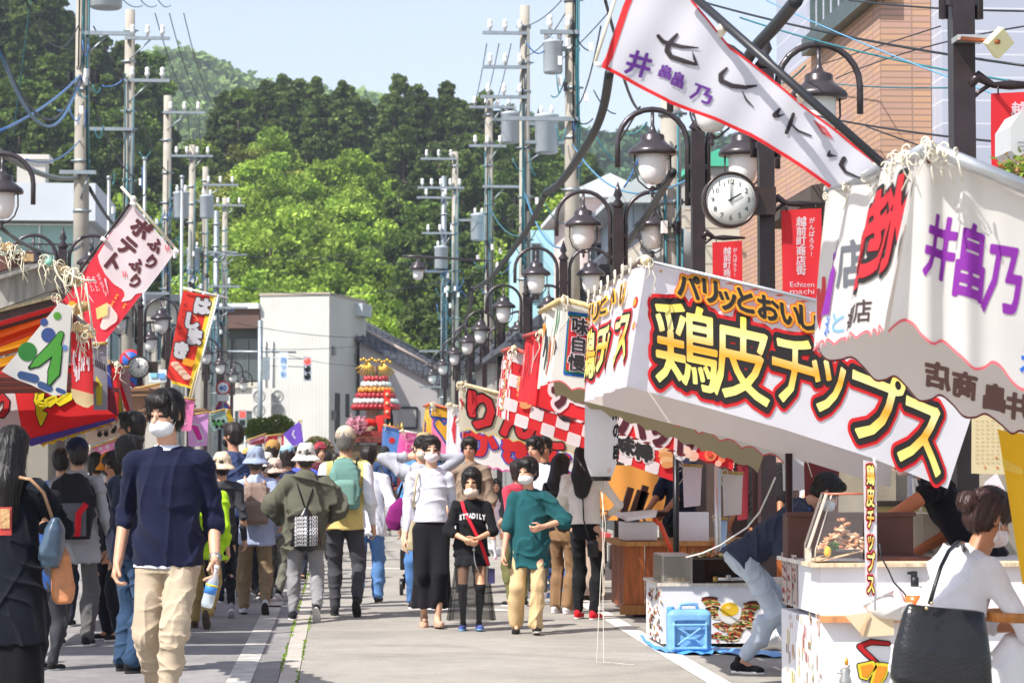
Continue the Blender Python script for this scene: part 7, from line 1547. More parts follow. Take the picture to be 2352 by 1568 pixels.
s = MB(); a, b = at(*c7(505, 845), Y1-.02), at(*c7(715, 845), Y1-.02); s.tube([a, b], .014, M('#c9c6c0', 'metal', .25), 8); s.tube([a, a+Vector((.03, 0, 0))], .022, M('#b08a4a', 'metal', .3), 8); s.tube([a.lerp(b, .5)+Vector((0, 0, .03)), a.lerp(b, .5)-Vector((0, 0, .01))], .02, M('#b5b2ac', 'metal'), 8); s.build('burner_pipe', ov)
def pile(name, label, c, rx, ry, rz_, cols, n, seed, sz=.03, tray=None):
 rr = random.Random(seed); root = thing(name, label, 'food', c); s = MB()
 for k in range(n):
  a = rr.random()*6.28; r = rr.random()**.6; p = Vector(c)+Vector((math.cos(a)*r*rx, math.sin(a)*r*ry, rz_*(1-r)*rr.random()+.01)); m = M(rr.choice(cols), 'food'); q = Matrix.Rotation(rr.random()*3, 3, 'Z')@Matrix.Rotation(rr.uniform(-.7, .7), 3, 'X')
  nn = 7; ws = [p+q@Vector((sz*rr.uniform(.6, 1.3)*math.cos(2*PI*i/nn), sz*rr.uniform(.5, 1)*math.sin(2*PI*i/nn), rr.uniform(-.012, .012))) for i in range(nn)]; up_ = q@Vector((0, 0, .008))
  s.add([p+up_]+ws+[p-up_*1.4], [(0, i+1, (i+1) % nn+1) for i in range(nn)]+[(nn+1, (i+1) % nn+1, i+1) for i in range(nn)], m, True)
 s.build('pieces', root)
 if tray: s = MB(); s.lathe(Vector(c)-Vector((0, 0, .0)), [(rx*1.05, 0), (rx*1.15, .014), (rx*1.1, .016), (.01, .005)], M(tray, 'plastic', .3), 20); s.build('tray', root)
 return root
p = at(*c7(450, 690), Y1+.15); p.z = zt+.012; pile('grilled_skewers', 'heap of grilled meat with green leaves on top of the gas grill', p, .17, .14, .05, ['#c98a52', '#b87442', '#dba468', '#8fae5a', '#e8c898'], 110, 3, .024)
p = at(*c7(610, 688), Y1+.15); p.z = zt+.012; pile('grilled_bread', 'small golden piece of food at the right end of the grill', p, .05, .06, .03, ['#dba468', '#c98a4a'], 16, 4, .026)
s = MB(); s.tube([at(*P6(1365, 915), 17.7), at(*P6(1500, 880), 17.6), at(*c7(560, 610), 17.3), at(*c7(640, 555), 17), at(*c7(740, 490), 16.6), at(*c7(830, 380), 16.2), at(*c7(895, 240), 15.8), at(*c7(935, 145), 15.4)], .006, M('#e6e4dc', 'plastic'), 8); s.build('power_cord', label='white electric cord rising over the gas grill to the stall roof', cat='cord')
# jerry can
def jerry():
 c = gnd(*c7(345, 1364)); y = c.y; a, b = at(*c7(190, 1100), y), at(*c7(503, 1355), y); w_ = b.x-a.x; h = at(*c7(200, 1070), y).z; x = (a.x+b.x)/2; m = M('#75a8d4', 'plastic', .5, .2, 9); root = thing('jerry_can', 'light blue plastic jerry can standing by the white table', 'jerry can', (x, y, 0))
 B = Body(.006); B.loft((x, y+.07, .012), Matrix.Identity(3), [(0, w_*.46, .065, 0, 0), (.02, w_*.49, .075, 0, 0), (h*.88, w_*.49, .075, 0, 0), (h*.95, w_*.45, .065, 0, 0), (h, w_*.38, .05, 0, 0)], .01, 5.)
 B.cut.append(('l', A3((x, y+.005, .05)), np.array(Matrix.Identity(3)), np.array([(0, w_*.34, .011, 0, 0), (h*.62, w_*.34, .011, 0, 0)]), .01, 8.))
 for k in (-1, 1): B.cone((x-k*w_*.26, y-.002, .07), (x+k*w_*.26, y-.002, h*.62), .011, .011, .006)
 B.cone((x-w_*.1, y-.001, h*.36), (x+w_*.1, y-.001, h*.36), .014, .014, .004)
 fr_ = [(x-w_*.36, y-.010, .04), (x+w_*.36, y-.010, .04), (x+w_*.36, y-.010, h*.68), (x-w_*.36, y-.010, h*.68)]
 for a_, b_ in zip(fr_, fr_[1:]+fr_[:1]): B.cone(a_, b_, .010, .010, .005)
 B.build = None
 B.mesh('body', root, [m]); s = MB(); s.tube([(x-w_*.2, y+.07, h*.97), (x-w_*.18, y+.07, h+.045), (x, y+.07, h+.05), (x+w_*.18, y+.07, h+.045), (x+w_*.2, y+.07, h*.97)], .013, m, 8); s.build('handle', root)
 s = MB(); s.lathe((x-w_*.40, y+.07, h*.9), [(.028, 0), (.028, .055), (.024, .06), (.001, .06)], M('#4f94cc', 'plastic'), 14); s.build('cap', root)
jerry()
# crumpled blue sheet
s = MB(); n1, n2 = 90, 8; pf = path([c7(30, 1272), c7(60, 1320), c7(150, 1358), c7(300, 1372), c7(480, 1378), c7(520, 1362), c7(760, 1388), c7(1010, 1396)]); vs = []
for i in range(n1+1):
 q = pf(i/n1); g0 = gnd(*q)
 for j in range(n2+1): t = j/n2; vs.append(Vector((g0.x+t*.02, g0.y+t*.45, .006+.022*abs(math.sin(i*.33+t*3)*math.sin(t*PI*.9+i*.17))+.015*math.sin(t*PI)*abs(math.sin(i*.31)))))
s.add(vs, [(i*(n2+1)+j, (i+1)*(n2+1)+j, (i+1)*(n2+1)+j+1, i*(n2+1)+j+1) for i in range(n1) for j in range(n2)], M('#4f9ae0', 'plastic', .45), True); s.build('blue_sheet', label='crumpled blue plastic sheet spread under the white table', cat='plastic sheet')
root = thing('rubbish_bag', 'crumpled clear rubbish bag on the blue sheet', 'rubbish bag', gnd(*c7(940, 1350))); B = Body(.012); g0 = gnd(*c7(930, 1362))+Vector((0, .25, 0)); B.ell(g0+Vector((0, 0, .07)), (.15, .1, .08), .02); B.ell(g0+Vector((.1, 0, .09)), (.08, .08, .11), .03); B.disp = folds(.014, 22, 4); B.mesh('bag', root, [M('#e2dedb', 'plastic', .3)])
# near counter of the golden-lettered stall
nc = thing('stall_counter', 'near white stall counter with pasted menus and a red and orange painted front', 'counter', (3, 12.3, 0)); X2, Y2 = 2.335, 11.7; wh = M('#e3e2e6', 'plastic', .55, .03)
def c1(x, y): return ((1960+x/2.765)*.91875, (1140+y/2.765)*.91875)
zs = at(*c1(500, 1098), Y2).z; ztp = at(*c1(500, 745), Y2).z
s = MB(); s.b2((X2, Y2, .0), (X2+2.2, Y2+1.08, zs-.03), wh); s.b2((X2+.004, Y2+.03, zs), (X2+2.2, Y2+1.06, ztp-.012), wh); s.build('body', nc)
s = MB(); s.b2((X2-.005, Y2-.05, zs-.03), (X2+2.2, Y2+.03, zs), M('#c8895a', 'wood')); s.build('shelf', nc); s = MB(); s.b2((X2-.05, Y2-.01, ztp-.012), (X2+2.2, Y2+.25, ztp+.006), M('#cdb89a', 'wood')); s.b2((X2-.02, Y2+.25, ztp-.02), (X2+2.2, Y2+1.1, ztp), M('#d0c8c0', 'wood')); s.build('top', nc)
sh = Sheet(plane_y(Y2-.002), (0, -1, 0), None, .003)
for off, m_ in ((2.6, BLK), (0, T('#cf2026'))): sh.brush([[c1(720, 1290)+(4+off,), c1(600, 1280)+(5+off,), c1(520, 1310)+(5+off,), c1(570, 1360)+(5+off,), c1(640, 1420)+(4+off,)]], m_, 1+(off == 0), 60)
for q in ([(515, 1440), (610, 1420), (630, 1450), (570, 1530), (530, 1520)], [(640, 1430), (720, 1440), (690, 1520), (640, 1590), (600, 1570)], [(770, 1530), (850, 1540), (830, 1600), (760, 1600)]):
 c = (sum(a for a, b in q)/len(q), sum(b for a, b in q)/len(q)); sh.brush([[c1(*a)+(6,) for a in q+[q[0]]]], BLK, 3, 60); sh.brush([[c1(*a)+(3.6,) for a in q+[q[0]]]], T('#f2e03a'), 4, 60); sh.mb.add([sh.P(*c1(c[0]+(a-c[0])*.85, c[1]+(b-c[1])*.85), 5) for a, b in q], [tuple(range(len(q)))], T('#ee9a2a'))
sh.mb.build('front_picture', nc)
sh = Sheet(plane_x(X2-.003), (-1, 0, 0), None, .002); rr = random.Random(9)
for i in range(3):
 y0 = 660+i*8; x0 = 980+i*36; sh.pol([c7(x0, y0), c7(x0+33, y0+4), c7(x0+36, y0+370), c7(x0+14, y0+350)], T('#c8b8b0'), 1)
 for k in range(14): y = y0+8+rr.random()*330; x = x0+6+rr.random()*18; sh.pol([c7(x, y), c7(x+7, y+3), c7(x+8, y+20), c7(x+1, y+17)], T(rr.choice(['#a83028', '#5a1f1c', '#8a8a88', '#d86a4a'])), 2+k*.1)
for i in range(46):
 x = 1010+rr.random()*240; y = 1060+rr.random()*520; h = rr.uniform(30, 120); sh.pol([c7(x, y), c7(x+7, y+2), c7(x+8, y+h), c7(x+1, y+h-2)], T(rr.choice(['#d8c8a8', '#cbb8a8', '#b8483a', '#d8cc7a', '#bdb4a8', '#8a5a3a', '#d99a80', '#c8c8a0'])), 1+i*.05)
sh.mb.build('menu_sheets', nc)
fy = thing('steel_fryer', 'rusty brown steel fryer tank behind the acrylic case', 'fryer', (3, 12.5, ztp)); s = MB(); a, b = at(*c1(20, 400), 12.5), at(*c1(890, 700), 12.5); rm = M('#6a4a42', 'metal', .55, .35, 2.5); s.b2((a.x, 12.48, ztp), (b.x, 12.5, a.z), rm); s.b2((a.x, 12.5, ztp), (a.x+.02, 12.6, a.z), rm); s.b2((b.x-.02, 12.5, ztp), (b.x, 12.6, a.z), rm); s.b2((a.x, 12.6, ztp), (b.x, 12.62, a.z), rm); s.b2((a.x-.01, 12.465, a.z-.01), (b.x+.01, 12.5, a.z+.012), rm); s.build('tank', fy)
s = MB(); s.b2((at(*c1(640, 690), 12).x, 11.95, ztp), (at(*c1(1010, 690), 12).x, 12.4, at(*c1(700, 690), 12).z), M('#5a3a36', 'metal', .5, .3)); s.build('side_tray', fy)
ac = thing('sneeze_guard', 'slanted clear acrylic guard around the fried food tray', 'display case', at(*c1(200, 720), Y2+.1)); s = MB(); Ya = Y2+.02; Yb = Y2+.42; f1 = [c1(168, 722), c1(168, 630), c1(292, 258), c1(545, 255)]; A = [at(*q, Ya) for q in f1]; mt = CLEAR('#e8dccb', .55, .2); e_ = M('#cfc4b4', 'plastic', .3)
off = Vector((.06, Yb-Ya, 0))
s.bar(A[0], A[1], .03, .008, e_); s.bar(A[1], A[2], .035, .008, e_); s.tube([A[2], A[3]], .006, M('#d8755a', 'plastic'), 6); s.bar(A[0]+off, A[1]+off, .006, .01, e_); s.bar(A[1]+off, A[2]+off, .006, .01, e_); s.tube([A[2], A[2]+off], .005, M('#d8755a', 'plastic'), 5); s.tube([at(*c1(215, 722), Ya), at(*c1(218, 640), Ya), at(*c1(330, 262), Ya)], .004, e_, 6); s.build('edge_frame', ac)
s = MB(); s.add([A[0], A[1], A[1]+off, A[0]+off], [(0, 1, 2, 3)], CLEAR('#ffffff', .14)); s.add([A[1], A[2], A[2]+off, A[1]+off], [(0, 1, 2, 3)], CLEAR('#ffffff', .16)); s.add([A[1], A[2], A[3], at(*c1(545, 722), Ya), A[0]], [(0, 1, 2, 3, 4)], CLEAR('#ffffff', .07)); s.build('acrylic_pane', ac)
p = at(*c1(415, 655), Y2+.18); pile('fried_chicken_skin', 'heap of fried chicken skin chips with a lemon and parsley on a tray', p, .125, .12, .16, ['#d9a277', '#cf8f62', '#e2b48c', '#c98258', '#e8c4a0'], 210, 11, .026, '#3a3a48')
root = thing('garnish', 'green parsley sprig and lemon beside the fried chicken skin', 'garnish', at(*c1(335, 630), Y2+.05)); s = MB(); rr = random.Random(1)
for k in range(140): leafq(s, at(*c1(340+rr.gauss(0, 14), 622+rr.gauss(0, 10)), Y2+.06), .012, M('#4f7a2c', 'leaf'), rr)
s.build('parsley', root); s = MB(); s.ball(at(*c1(300, 655), Y2+.05), (.02, .02, .028), M('#eebf2c', 'food'), 10); s.build('lemon', root)
s = MB(); s.prism([at(*c1(225, 725), Y2+.05), at(*c1(545, 640), Y2+.05), at(*c1(545, 655), Y2+.05), at(*c1(250, 728), Y2+.05)], (0, .25, 0), M('#d2b088', 'wood')); s.build('serving_board', label='tilted wooden serving board under the fried food tray', cat='board')
sp = thing('spray_bottle', 'white and orange spray bottle with a black trigger on the shelf', 'bottle', at(*c1(905, 1020), Y2-.12)); p = at(*c1(905, 1095), Y2-.02); zz = at(*c1(905, 900), Y2-.02).z; s = MB(); s.lathe((p.x, Y2-.02, zs), [(.045, 0), (.047, .02), (.046, .09), (.043, .13), (.02, zz-zs), (.018, zz-zs+.01)], M('#e8e8ea', 'plastic'), 18); s.build('bottle', sp); s = MB(); s.lathe((p.x, Y2-.02, zs), [(.0475, .03), (.0475, .10)], M('#e0682a', 'plastic'), 18); s.build('label_band', sp)
s = MB(); s.lathe((p.x, Y2-.02, zz), [(.02, 0), (.02, .045), (.012, .05)], blk, 12); s.box((p.x-.003, Y2-.02, zz+.06), (.028, .022, .034), blk); s.box((p.x-.024, Y2-.02, zz+.068), (.022, .014, .014), blk); s.build('trigger', sp)
root = thing('cord', 'thin black cord dangling from the vendor tray to the shelf', 'cord', p); s = MB(); s.tube([at(*c1(x, y), Y2-.03) for x, y in ((660, 600), (670, 690), (720, 780), (760, 870), (820, 930), (862, 980))], .004, blk, 6); s.build('wire', root)
root = thing('plastic_bag', 'crumpled clear plastic bag of supplies on the counter shelf', 'bag', at(*c1(690, 1095), Y2-.1)); B = Body(.007); q = at(*c1(690, 1040), Y2-.05); B.ell(q, (.10, .07, .065), .02); B.ell(q+Vector((.08, 0, -.02)), (.08, .06, .05), .02); B.disp = folds(.010, 34, 9); B.mesh('bag', root, [M('#d6d0cc', 'plastic', .2)])
root = thing('paper_sheet', 'folded brown paper drooping over the counter edge', 'paper', at(*c1(580, 1240), Y2-.06)); s = MB(); q = [(420, 1098), (590, 1076), (760, 1100), (760, 1232), (540, 1245), (520, 1212)]; s.prism([at(*c1(a, b), Y2-.07) for a, b in q], (0, -.004, 0), M('#d6bf9e', 'paint', .8)); s.prism([at(*c1(a, b), Y2-.08) for a, b in ((590, 1088), (520, 1210), (545, 1245))], (0, -.006, 0), M('#c4a884', 'paint', .8)); s.build('sheet', root)
root = thing('beverage_tap', 'chrome lever tap with a gold tip at the foot of the near counter', 'tap', at(*c1(420, 1560), Y2-.2)); s = MB(); ch = M('#b8b5ae', 'metal', .2); s.lathe(at(*c1(425, 1600), Y2-.15), [(.03, 0), (.03, .04), (.022, .06), (.026, .09), (.012, .1)], ch, 12); s.tube([at(*c1(x, y), Y2-.15) for x, y in ((425, 1530), (435, 1470), (455, 1440))], [.010, .008, .004], ch, 8); s.tube([at(*c1(x, y), Y2-.15) for x, y in ((370, 1490), (430, 1500))], .007, ch, 6); s.lathe(at(*c1(432, 1440), Y2-.15), [(.008, 0), (.010, .02), (.003, .035)], M('#e0a23a', 'metal', .3), 10); s.build('tap', root)
# cabinets behind vendor, notice paper, yellow banner
s = MB(); a, b = at(*c1(895, 395), 13), at(*c1(1080, 720), 13); s.b2((a.x, 13, b.z), (b.x, 13.4, a.z), M('#d8cfb8', 'paint')); o = s.build('cabinet', label='cream cabinet behind the vendor reaching arm', cat='cabinet'); s = MB(); s.b2(at(*c1(982, 650), 12.99), at(*c1(1035, 665), 12.97), M('#7a7468', 'metal')); s.build('handle', o); s = MB(); s.b2(at(*c1(966, 400), 12.995), at(*c1(970, 720), 12.99), M('#6a6458', 'paint')); s.build('door_gap', o)
s = MB(); s.b2(at(*c1(640, 320), 14), at(*c1(900, 385), 14.3), M('#b5a468', 'paint')); s.b2(at(*c1(650, 310), 13.98), at(*c1(890, 335), 14.32), M('#4a4034', 'paint')); s.build('storage_box', label='tan box with a dark lid behind the fryer', cat='box')
s = MB()
for q in ([(890, 150), (905, 300), (890, 390)], [(905, 150), (945, 290), (945, 390)]): s.tube([at(*c1(x, y), 13.2) for x, y in q], .008, M('#e6e2d8', 'plastic'), 6)
s.build('white_cable', label='pair of white cables hanging in the vendor booth', cat='cable')
root = thing('notice_paper', 'cream printed notice hanging under the nearest stall cloth', 'paper', at(2280, 1080, 9.4)); sh = Sheet(plane_y(9.4), (0, -1, 0), None, .003); sh.quad([(2232, 930), (2305, 945), (2308, 1088), (2231, 1086)], T('#d8c9a0', .3), 4, 4)
rr = random.Random(3)
for k in range(11): 
 y = 965+k*9.5
 for j in range(5): x = 2240+j*12; sh.pol([(x, y), (x+rr.uniform(4, 9), y+.5), (x+8, y+2), (x, y+1.5)], T('#a89468'), 1)
for x, y in ((2262, 1072), (2290, 1072), (2288, 1050)): sh.disc((x, y), 3, T('#d88a5a'), 1, 10)
sh.mb.build('sheet', root)
root = thing('yellow_banner', 'bright yellow cloth hanging at the right picture edge', 'banner', at(2345, 1350, 8.7)); f = Sheet(plane_y(8.7), (0, -1, 0), ripple(.015, .005, 20, 0, 4), .003); f.grid(path([(2292, 985), (2440, 1010)]), path([(2349, 1340), (2440, 1350)]), T('#f0b81c', .35), 20, 30); f.pol([(2300, 1050), (2352, 1075), (2352, 1090), (2305, 1078)], T('#f6d860'), 1); f.mb.build('sheet', root)
root = thing('leaflet_stack', 'white leaflets with pink print clipped behind the lady', 'paper', at(*c1(1440, 280), 10)); sh = Sheet(plane_y(10), (0, -1, 0), None, .004); sh.quad([c1(1390, 175), c1(1470, 110), c1(1540, 255), c1(1345, 300)], T('#e8e2e6'), 4, 4)
for k in range(7): sh.brush([[c1(1405+k*12, 260-k*5)+(.7,), c1(1440+k*8, 215-k*3)+(.7,)]], T('#d89aa0'), 1, 20)
sh.mb.build('sheet', root)
# paper lantern
root = thing('paper_lantern', 'tall white paper lantern with a black character hanging under the red cloth', 'lantern', at(1382, 1105, 16.4)); dl = 16.4; c0 = at(1381, 1103, dl); zt = at(1381, 975, dl).z-c0.z; R0 = 40/5553*dl; s = MB(); pr = []
for k in range(60): t = k/59; rr_ = R0*(1-.06*(t))*min(1, .62+math.sin(min(t, .5)*PI)*.55)*(1-.012*(k % 2)); pr.append((rr_, .03+t*(zt+.15)))
s.lathe(c0, pr, T('#fafafa', .72), 30); s.build('paper_shade', root); s = MB(); s.lathe(c0, [(R0*.55, -.0), (R0*.58, .035), (R0*.5, .04)], M('#15120f', 'plastic'), 20); s.lathe(c0+Vector((0, 0, zt+.17)), [(R0*.6, 0), (R0*.6, .04)], M('#15120f', 'plastic'), 20); s.build('ring', root)
cy = Sheet(lambda a, b: Vector((c0.x+math.sin(a)*(R0+.003), dl-math.cos(a)*(R0+.003), c0.z+b)), (0, -1, 0), None, .0015)
for ch, b in (('串', .19), ('の', .34), ('焼', .47)): cy.glyph(ch, (.98, b), (.85, 0), (0, .12), [(.05, BLK, 0)], 1, 44)
cy.glyph('印', (.35, .07), (.22, 0), (0, .035), [(.0, RED, 0)], 1, 26); cy.mb.build('lettering', root)
s = MB()
for k in range(2): s.tube([c0+Vector((.02*k-.01, 0, 0)), c0+Vector((.03-.02*k, 0, -.3)), c0+Vector((.012*k, .02, -.62)), Vector((c0.x+.05*k-.03, dl+.05, .02)), Vector((c0.x+.12+.09*k, dl-.1*k, .012))], .003, M('#ddd6c8', 'cloth'), 5)
s.build('cord', root)
# small blue crates behind the lantern customers
for i, (U, V) in enumerate(((1276, 1372), (1302, 1380))):
 p = gnd(U, V); root = thing('plastic_crate', ['left blue plastic crate behind the legs of the women', 'right blue plastic crate behind the legs of the women'][i], 'crate', p); s = MB(); cb_ = M('#5a8fe0', 'plastic')
 for zz in (.02, .11, .20, .27): s.box(p+Vector((0, .2, zz)), (.24, .32, .03), cb_)
 for a in (-.11, .11):
  for b in (.06, .34): s.box(p+Vector((a, b, .14)), (.02, .02, .28), cb_)
 s.build('frame', root)
# ================================================================ the people
def fx(U, d): return ((U-785)/5553*d, d, 0)
def hang(fl=0, fr=0, x=.150, z=.485): return ((x, -.02-fl, z), (-x, -.02-fr, z))
def walk(s=.10, lead='L', lift=.03, pt=.5, cl=0.):
 a = (-cl, -s, 0, -.12); b = (cl, s*1.15, lift, pt)
 return (a, b) if lead == 'L' else ((-cl,)+b[1:], (cl,)+a[1:])
G1 = 'festival visitors in the street'
SKN = '#c99b7f'
# man in navy sweater
m = person(fx(390, 12.9), -.06, 1.75, 'tall man in a navy sweater, white mask and khaki trousers walking nearest the camera', top=dict(c='#141932', len=-.035, sleeve=.60, loose=1.15, rolled=1, under='#dfe2ea', n='sweater', fold=.95), bottom=dict(c='#b5a58e', loose=1.35), hair=('mop', '#17110f'), mask=('#e6e8ec',), glasses=True,
   skin='#cf9d80', hands=((.150, -.05, .500), (-.148, -.0, .492)), elbow=((.1, 1, 0), (-.15, 1, 0)), feet=((-.045, -.11, 0, -.1), (.015, .13, .05, .6)), turn=-.5, nod=.14, girth=1.04, neckline='#d5d8e6', shoes='#3a2f2a', curl=.75, group=G1, lean=(0, .04))
M4 = m['M4']; w_ = m['hands'][0]; e_ = m['arms'][0][1]; f = (w_-e_).normalized(); s = MB(); q = frame(f, (1, 0, 0))
s.lathe(M4@(w_-f*.012), [(.029, -.012), (.032, 0), (.029, .012)], M('#b9b9b4', 'metal', .3), 16, M4.to_3x3()@q); s.lathe(M4@(w_-f*.012+Vector((.022, -.016, 0))), [(.018, -.004), (.018, .008), (.001, .009)], M('#8f938f', 'metal', .2), 14, M4.to_3x3()@frame(Vector((.8, -.6, 0)), (0, 0, 1))); s.build('wristwatch', m['root'])
c = M4@(w_+f*.085+Vector((.0, -.03, -.0))); bt = thing('drink_bottle', 'small clear drink bottle with a blue and yellow label in the tall mans hand', 'bottle', c-Vector((0, 0, .2))); q = Matrix.Rotation(math.radians(14), 3, 'Y').to_3x3()@Matrix.Rotation(PI, 3, 'X')
def bz(z): return z-.03
s = MB(); s.lathe(c, [(.012, bz(.0)), (.012, bz(.025)), (.016, bz(.035)), (.030, bz(.065)), (.032, bz(.09)), (.031, bz(.13)), (.033, bz(.19)), (.028, bz(.212)), (.002, bz(.215))], CLEAR('#dfeaf4', .45, .05), 18, q); s.build('bottle', bt)
s = MB(); s.lathe(c, [(.0325, bz(.085)), (.033, bz(.14))], M('#3f86d6', 'plastic'), 18, q); s.lathe(c, [(.0333, bz(.088)), (.0333, bz(.10))], M('#e8cf3a', 'plastic'), 18, q); s.build('label_band', bt); s = MB(); s.lathe(c, [(.014, bz(-.012)), (.014, bz(.006)), (.001, bz(.008))], M('#e8e8ea', 'plastic'), 14, q); s.build('cap', bt)
# woman in white
a = person(fx(990, 20.2), .03, 1.575, 'woman in a white long-sleeved top, long black skirt and pale pink mask walking forward', top=dict(c='#dedde6', len=.035, sleeve=.96, loose=1.15, n='top'), bottom=dict(c='#17161b', skirt=.105, flare=1.12, pleat=.8), hair=('tied', '#1b1412'), mask=('#ecdfe2',), skin='#d6a98c',
   hands=((.125, -.04, .50), (-.140, -.03, .475)), feet=((-.025, -.07, 0, -.1), (.02, .04, .015, .35)), shoes='#c19a84', sole='#a98772', girth=.92, group=G1, nod=.02, turn=.02)
# girl
g_ = person(fx(1083, 19.8), -.03, 1.275, 'girl in a loose black lettered shirt and sheer black skirt with a red shoulder strap', top=dict(c='#17171a', len=-.045, sleeve=.62, loose=2.3, n='shirt', fold=.8), bottom=dict(c='#19191d', skirt=.415, flare=1.12, pleat=.5, sockz=.30), socks='#1c1a1d', hair=('bob', '#15100f'), mask=('#dfcdb8', 'v'), skin='#d2a07f', kid=.62,
   hands=((.022, -.135, .585), (-.035, -.13, .580)), elbow=((1, .2, -.6), (-1, .2, -.6)), feet=((-.01, -.03, 0, -.1), (.0, .02, 0, 0)), shoes='#4a5590', sole='#7fb6e6', turn=-.12, nod=.05, group=G1, curl=1.0)
M4 = g_['M4']; tp = g_['tp']; sh = Sheet(lambda x, y: M4@tp(x, -.0835+.9*x*x-.04*max(0, y-.2), y), (0, -1, 0), None, .004)
for i, ch in enumerate('STEADILY'): t = (i-3.5)/3.5; sh.glyph(ch, (t*.074, .205+.010*(1-t*t)), (.029, 0), (0, .045), [(.06, M('#e3e3e6', 'print'), 0)], 3, 30)
sh.mb.build('lettering', g_['root'])
s = MB(); s.tube([M4@tp(-.062, -.02, .30), M4@tp(-.05, -.078, .25), M4@tp(0, -.098, .15), M4@tp(.06, -.095, .03), M4@tp(.105, -.07, -.10)], .010, M('#d8283a', 'cloth'), 6, sx=1.6); bg = thing('shoulder_bag', 'red shoulder strap worn across the black lettered shirt', 'bag', M4@tp(0, -.1, .1)); s.build('strap', bg)
s = MB(); s.box(M4@tp(.125, -.03, -.17), (.05, .10, .12), M('#3a3560', 'leather')); s.build('pouch', bg)
s = MB(); zp = [M4@tp(.012-.02*t*t+.05*t**3, -.103-.012*t, .03-.17*t) for t in [k/8 for k in range(9)]]; s.tube(zp, .004, M('#c9c9cc', 'metal', .3), 5); s.lathe(M4@tp(.010, -.108, .0), [(.012, -.003), (.012, .003)], M('#c9c9cc', 'metal', .3), 12, Matrix.Rotation(PI/2, 3, 'X')); s.build('zip', g_['root'])
# sheer overskirt
s = MB(); vs = []; n1, n2 = 64, 10; P0 = g_['Pv']; sheer = CLEAR('#101013', .52, .8)
for i in range(n1):
 t = 2*PI*i/n1
 for j in range(n2+1):
  h = j/n2; r = 1+.10*h*math.sin(t*11)+.04*h*math.sin(t*23+1); vs.append(M4@(P0+Vector((math.cos(t)*(.118+.068*h)*r, math.sin(t)*(.092+.055*h)*r, .02-.60*h))))
s.add(vs, [(i*(n2+1)+j, ((i+1) % n1)*(n2+1)+j, ((i+1) % n1)*(n2+1)+j+1, i*(n2+1)+j+1) for i in range(n1) for j in range(n2)], sheer, True); s.build('sheer_overskirt', g_['root'])
s = MB(); q = g_['hands'][1]; s.lathe(M4@q, [(.019, -.006), (.021, 0), (.019, .006)], M('#e6e6ea', 'plastic'), 12, M4.to_3x3()@frame(q-g_['arms'][1][1], (0, 0, 1))); s.build('bracelet', g_['root'])
# boy
b_ = person(fx(1215, 19.4), -.04, 1.37, 'boy in a loose teal shirt, beige trousers and white mask with one elbow bent out', top=dict(c='#1d5257', len=-.135, sleeve=.50, loose=2.0, n='shirt', flare=1.04), bottom=dict(c='#cdb185', loose=1.9), hair=('mop', '#15110f'), mask=('#e4e2e2',), skin='#d8a285', kid=.42,
   hands=((.075, -.10, .625), (-.150, -.06, .475)), elbow=((1.2, .5, .1), (-.3, .8, -.2)), feet=((-.02, -.08, 0, -.15), (-.02, .03, .008, .25)), shoes='#1c1a1b', sole='#b5ada0', turn=-.62, nod=.05, group=G1, curl=.9)
# backs
h_ = person(fx(703, 21.1), PI+.02, 1.50, 'person in a white bucket hat and olive jacket seen from behind', top=dict(c='#5d5d50', len=-.115, sleeve=.95, loose=2.6, hood=1, n='jacket', fold=1.2), bottom=dict(c='#8d8d90', loose=1.2, end=.96), hair=('short', '#4a4440'), hat=('bucket', '#e9e4da'), skin=SKN, girth=1.14,
   hands=((.135, -.12, .56), (-.135, -.12, .56)), elbow=((.8, .6, 0), (-.8, .6, 0)), feet=((.015, -.03, 0, 0), (-.01, .13, .035, 1.0)), shoes='#1d1c1f', sole='#d9d5cc', group=G1)
M4 = h_['M4']; tp = h_['tp']; bg = thing('drawstring_bag', 'black drawstring bag printed with repeated white thanks on the olive jacket', 'bag', M4@tp(0, .1, 0)); B = Body(h_['vox']*.8); B.loft(tp(0, .112, -.01), h_['Tm'], [(-.16, .07, .04, 0, 0), (-.11, .135, .065, 0, 0), (.04, .115, .06, 0, 0), (.15, .06, .04, 0, -.005), (.22, .018, .016, 0, -.01)], .01, 2.3); B.disp = folds(.005, 24, 3); B.mesh('bag', bg, [M('#17171a', 'plastic', .3)], None, M4)
s = MB()
for sx in (-1, 1): s.tube([M4@tp(0, .10, .12), M4@tp(sx*.035, .085, .22), M4@tp(sx*.055, .05, .29), M4@tp(sx*.06, -.02, .30)], .006, M('#17171a', 'cloth'), 5)
s.build('drawcord', bg); sh = Sheet(lambda x, y: M4@tp(-x, .168-2.6*x*x-abs(y+.02)**2*2.2, y-.008), (0, -1, 0), None, .004)
for k in range(8): sh.text('THANK YOU', (-.066, .080-k*.0215), (.068, .084-k*.0215), .027, [(.035 if k in (3, 4) else .0, M('#e3e3e6', 'print'), 0)], 3, 24)
sh.mb.build('lettering', bg)
v_ = person(fx(793, 21.7), PI-.05, 1.66, 'man in a cream cap, pale yellow vest and white sleeves seen from behind', top=dict(c='#d6c27c', sleevec='#dfe3ea', len=-.05, sleeve=.97, loose=1.7, collar=1, n='vest'), bottom=dict(c='#45454b', loose=1.3), hair=('short', '#7d7873'), hat=('cap', '#cbb9a2'), skin=SKN, girth=1.1,
   hands=hang(.02, .0), feet=((.0, -.05, 0, 0), (-.015, .12, .045, 1.0)), shoes='#1b1b1d', sole='#242424', group=G1)
backpack(v_, 'teal green backpack with black straps on the man in the yellow vest', '#6b9289', .155, .27, .075, .055, '#1f2426', pocket='#7ba398')
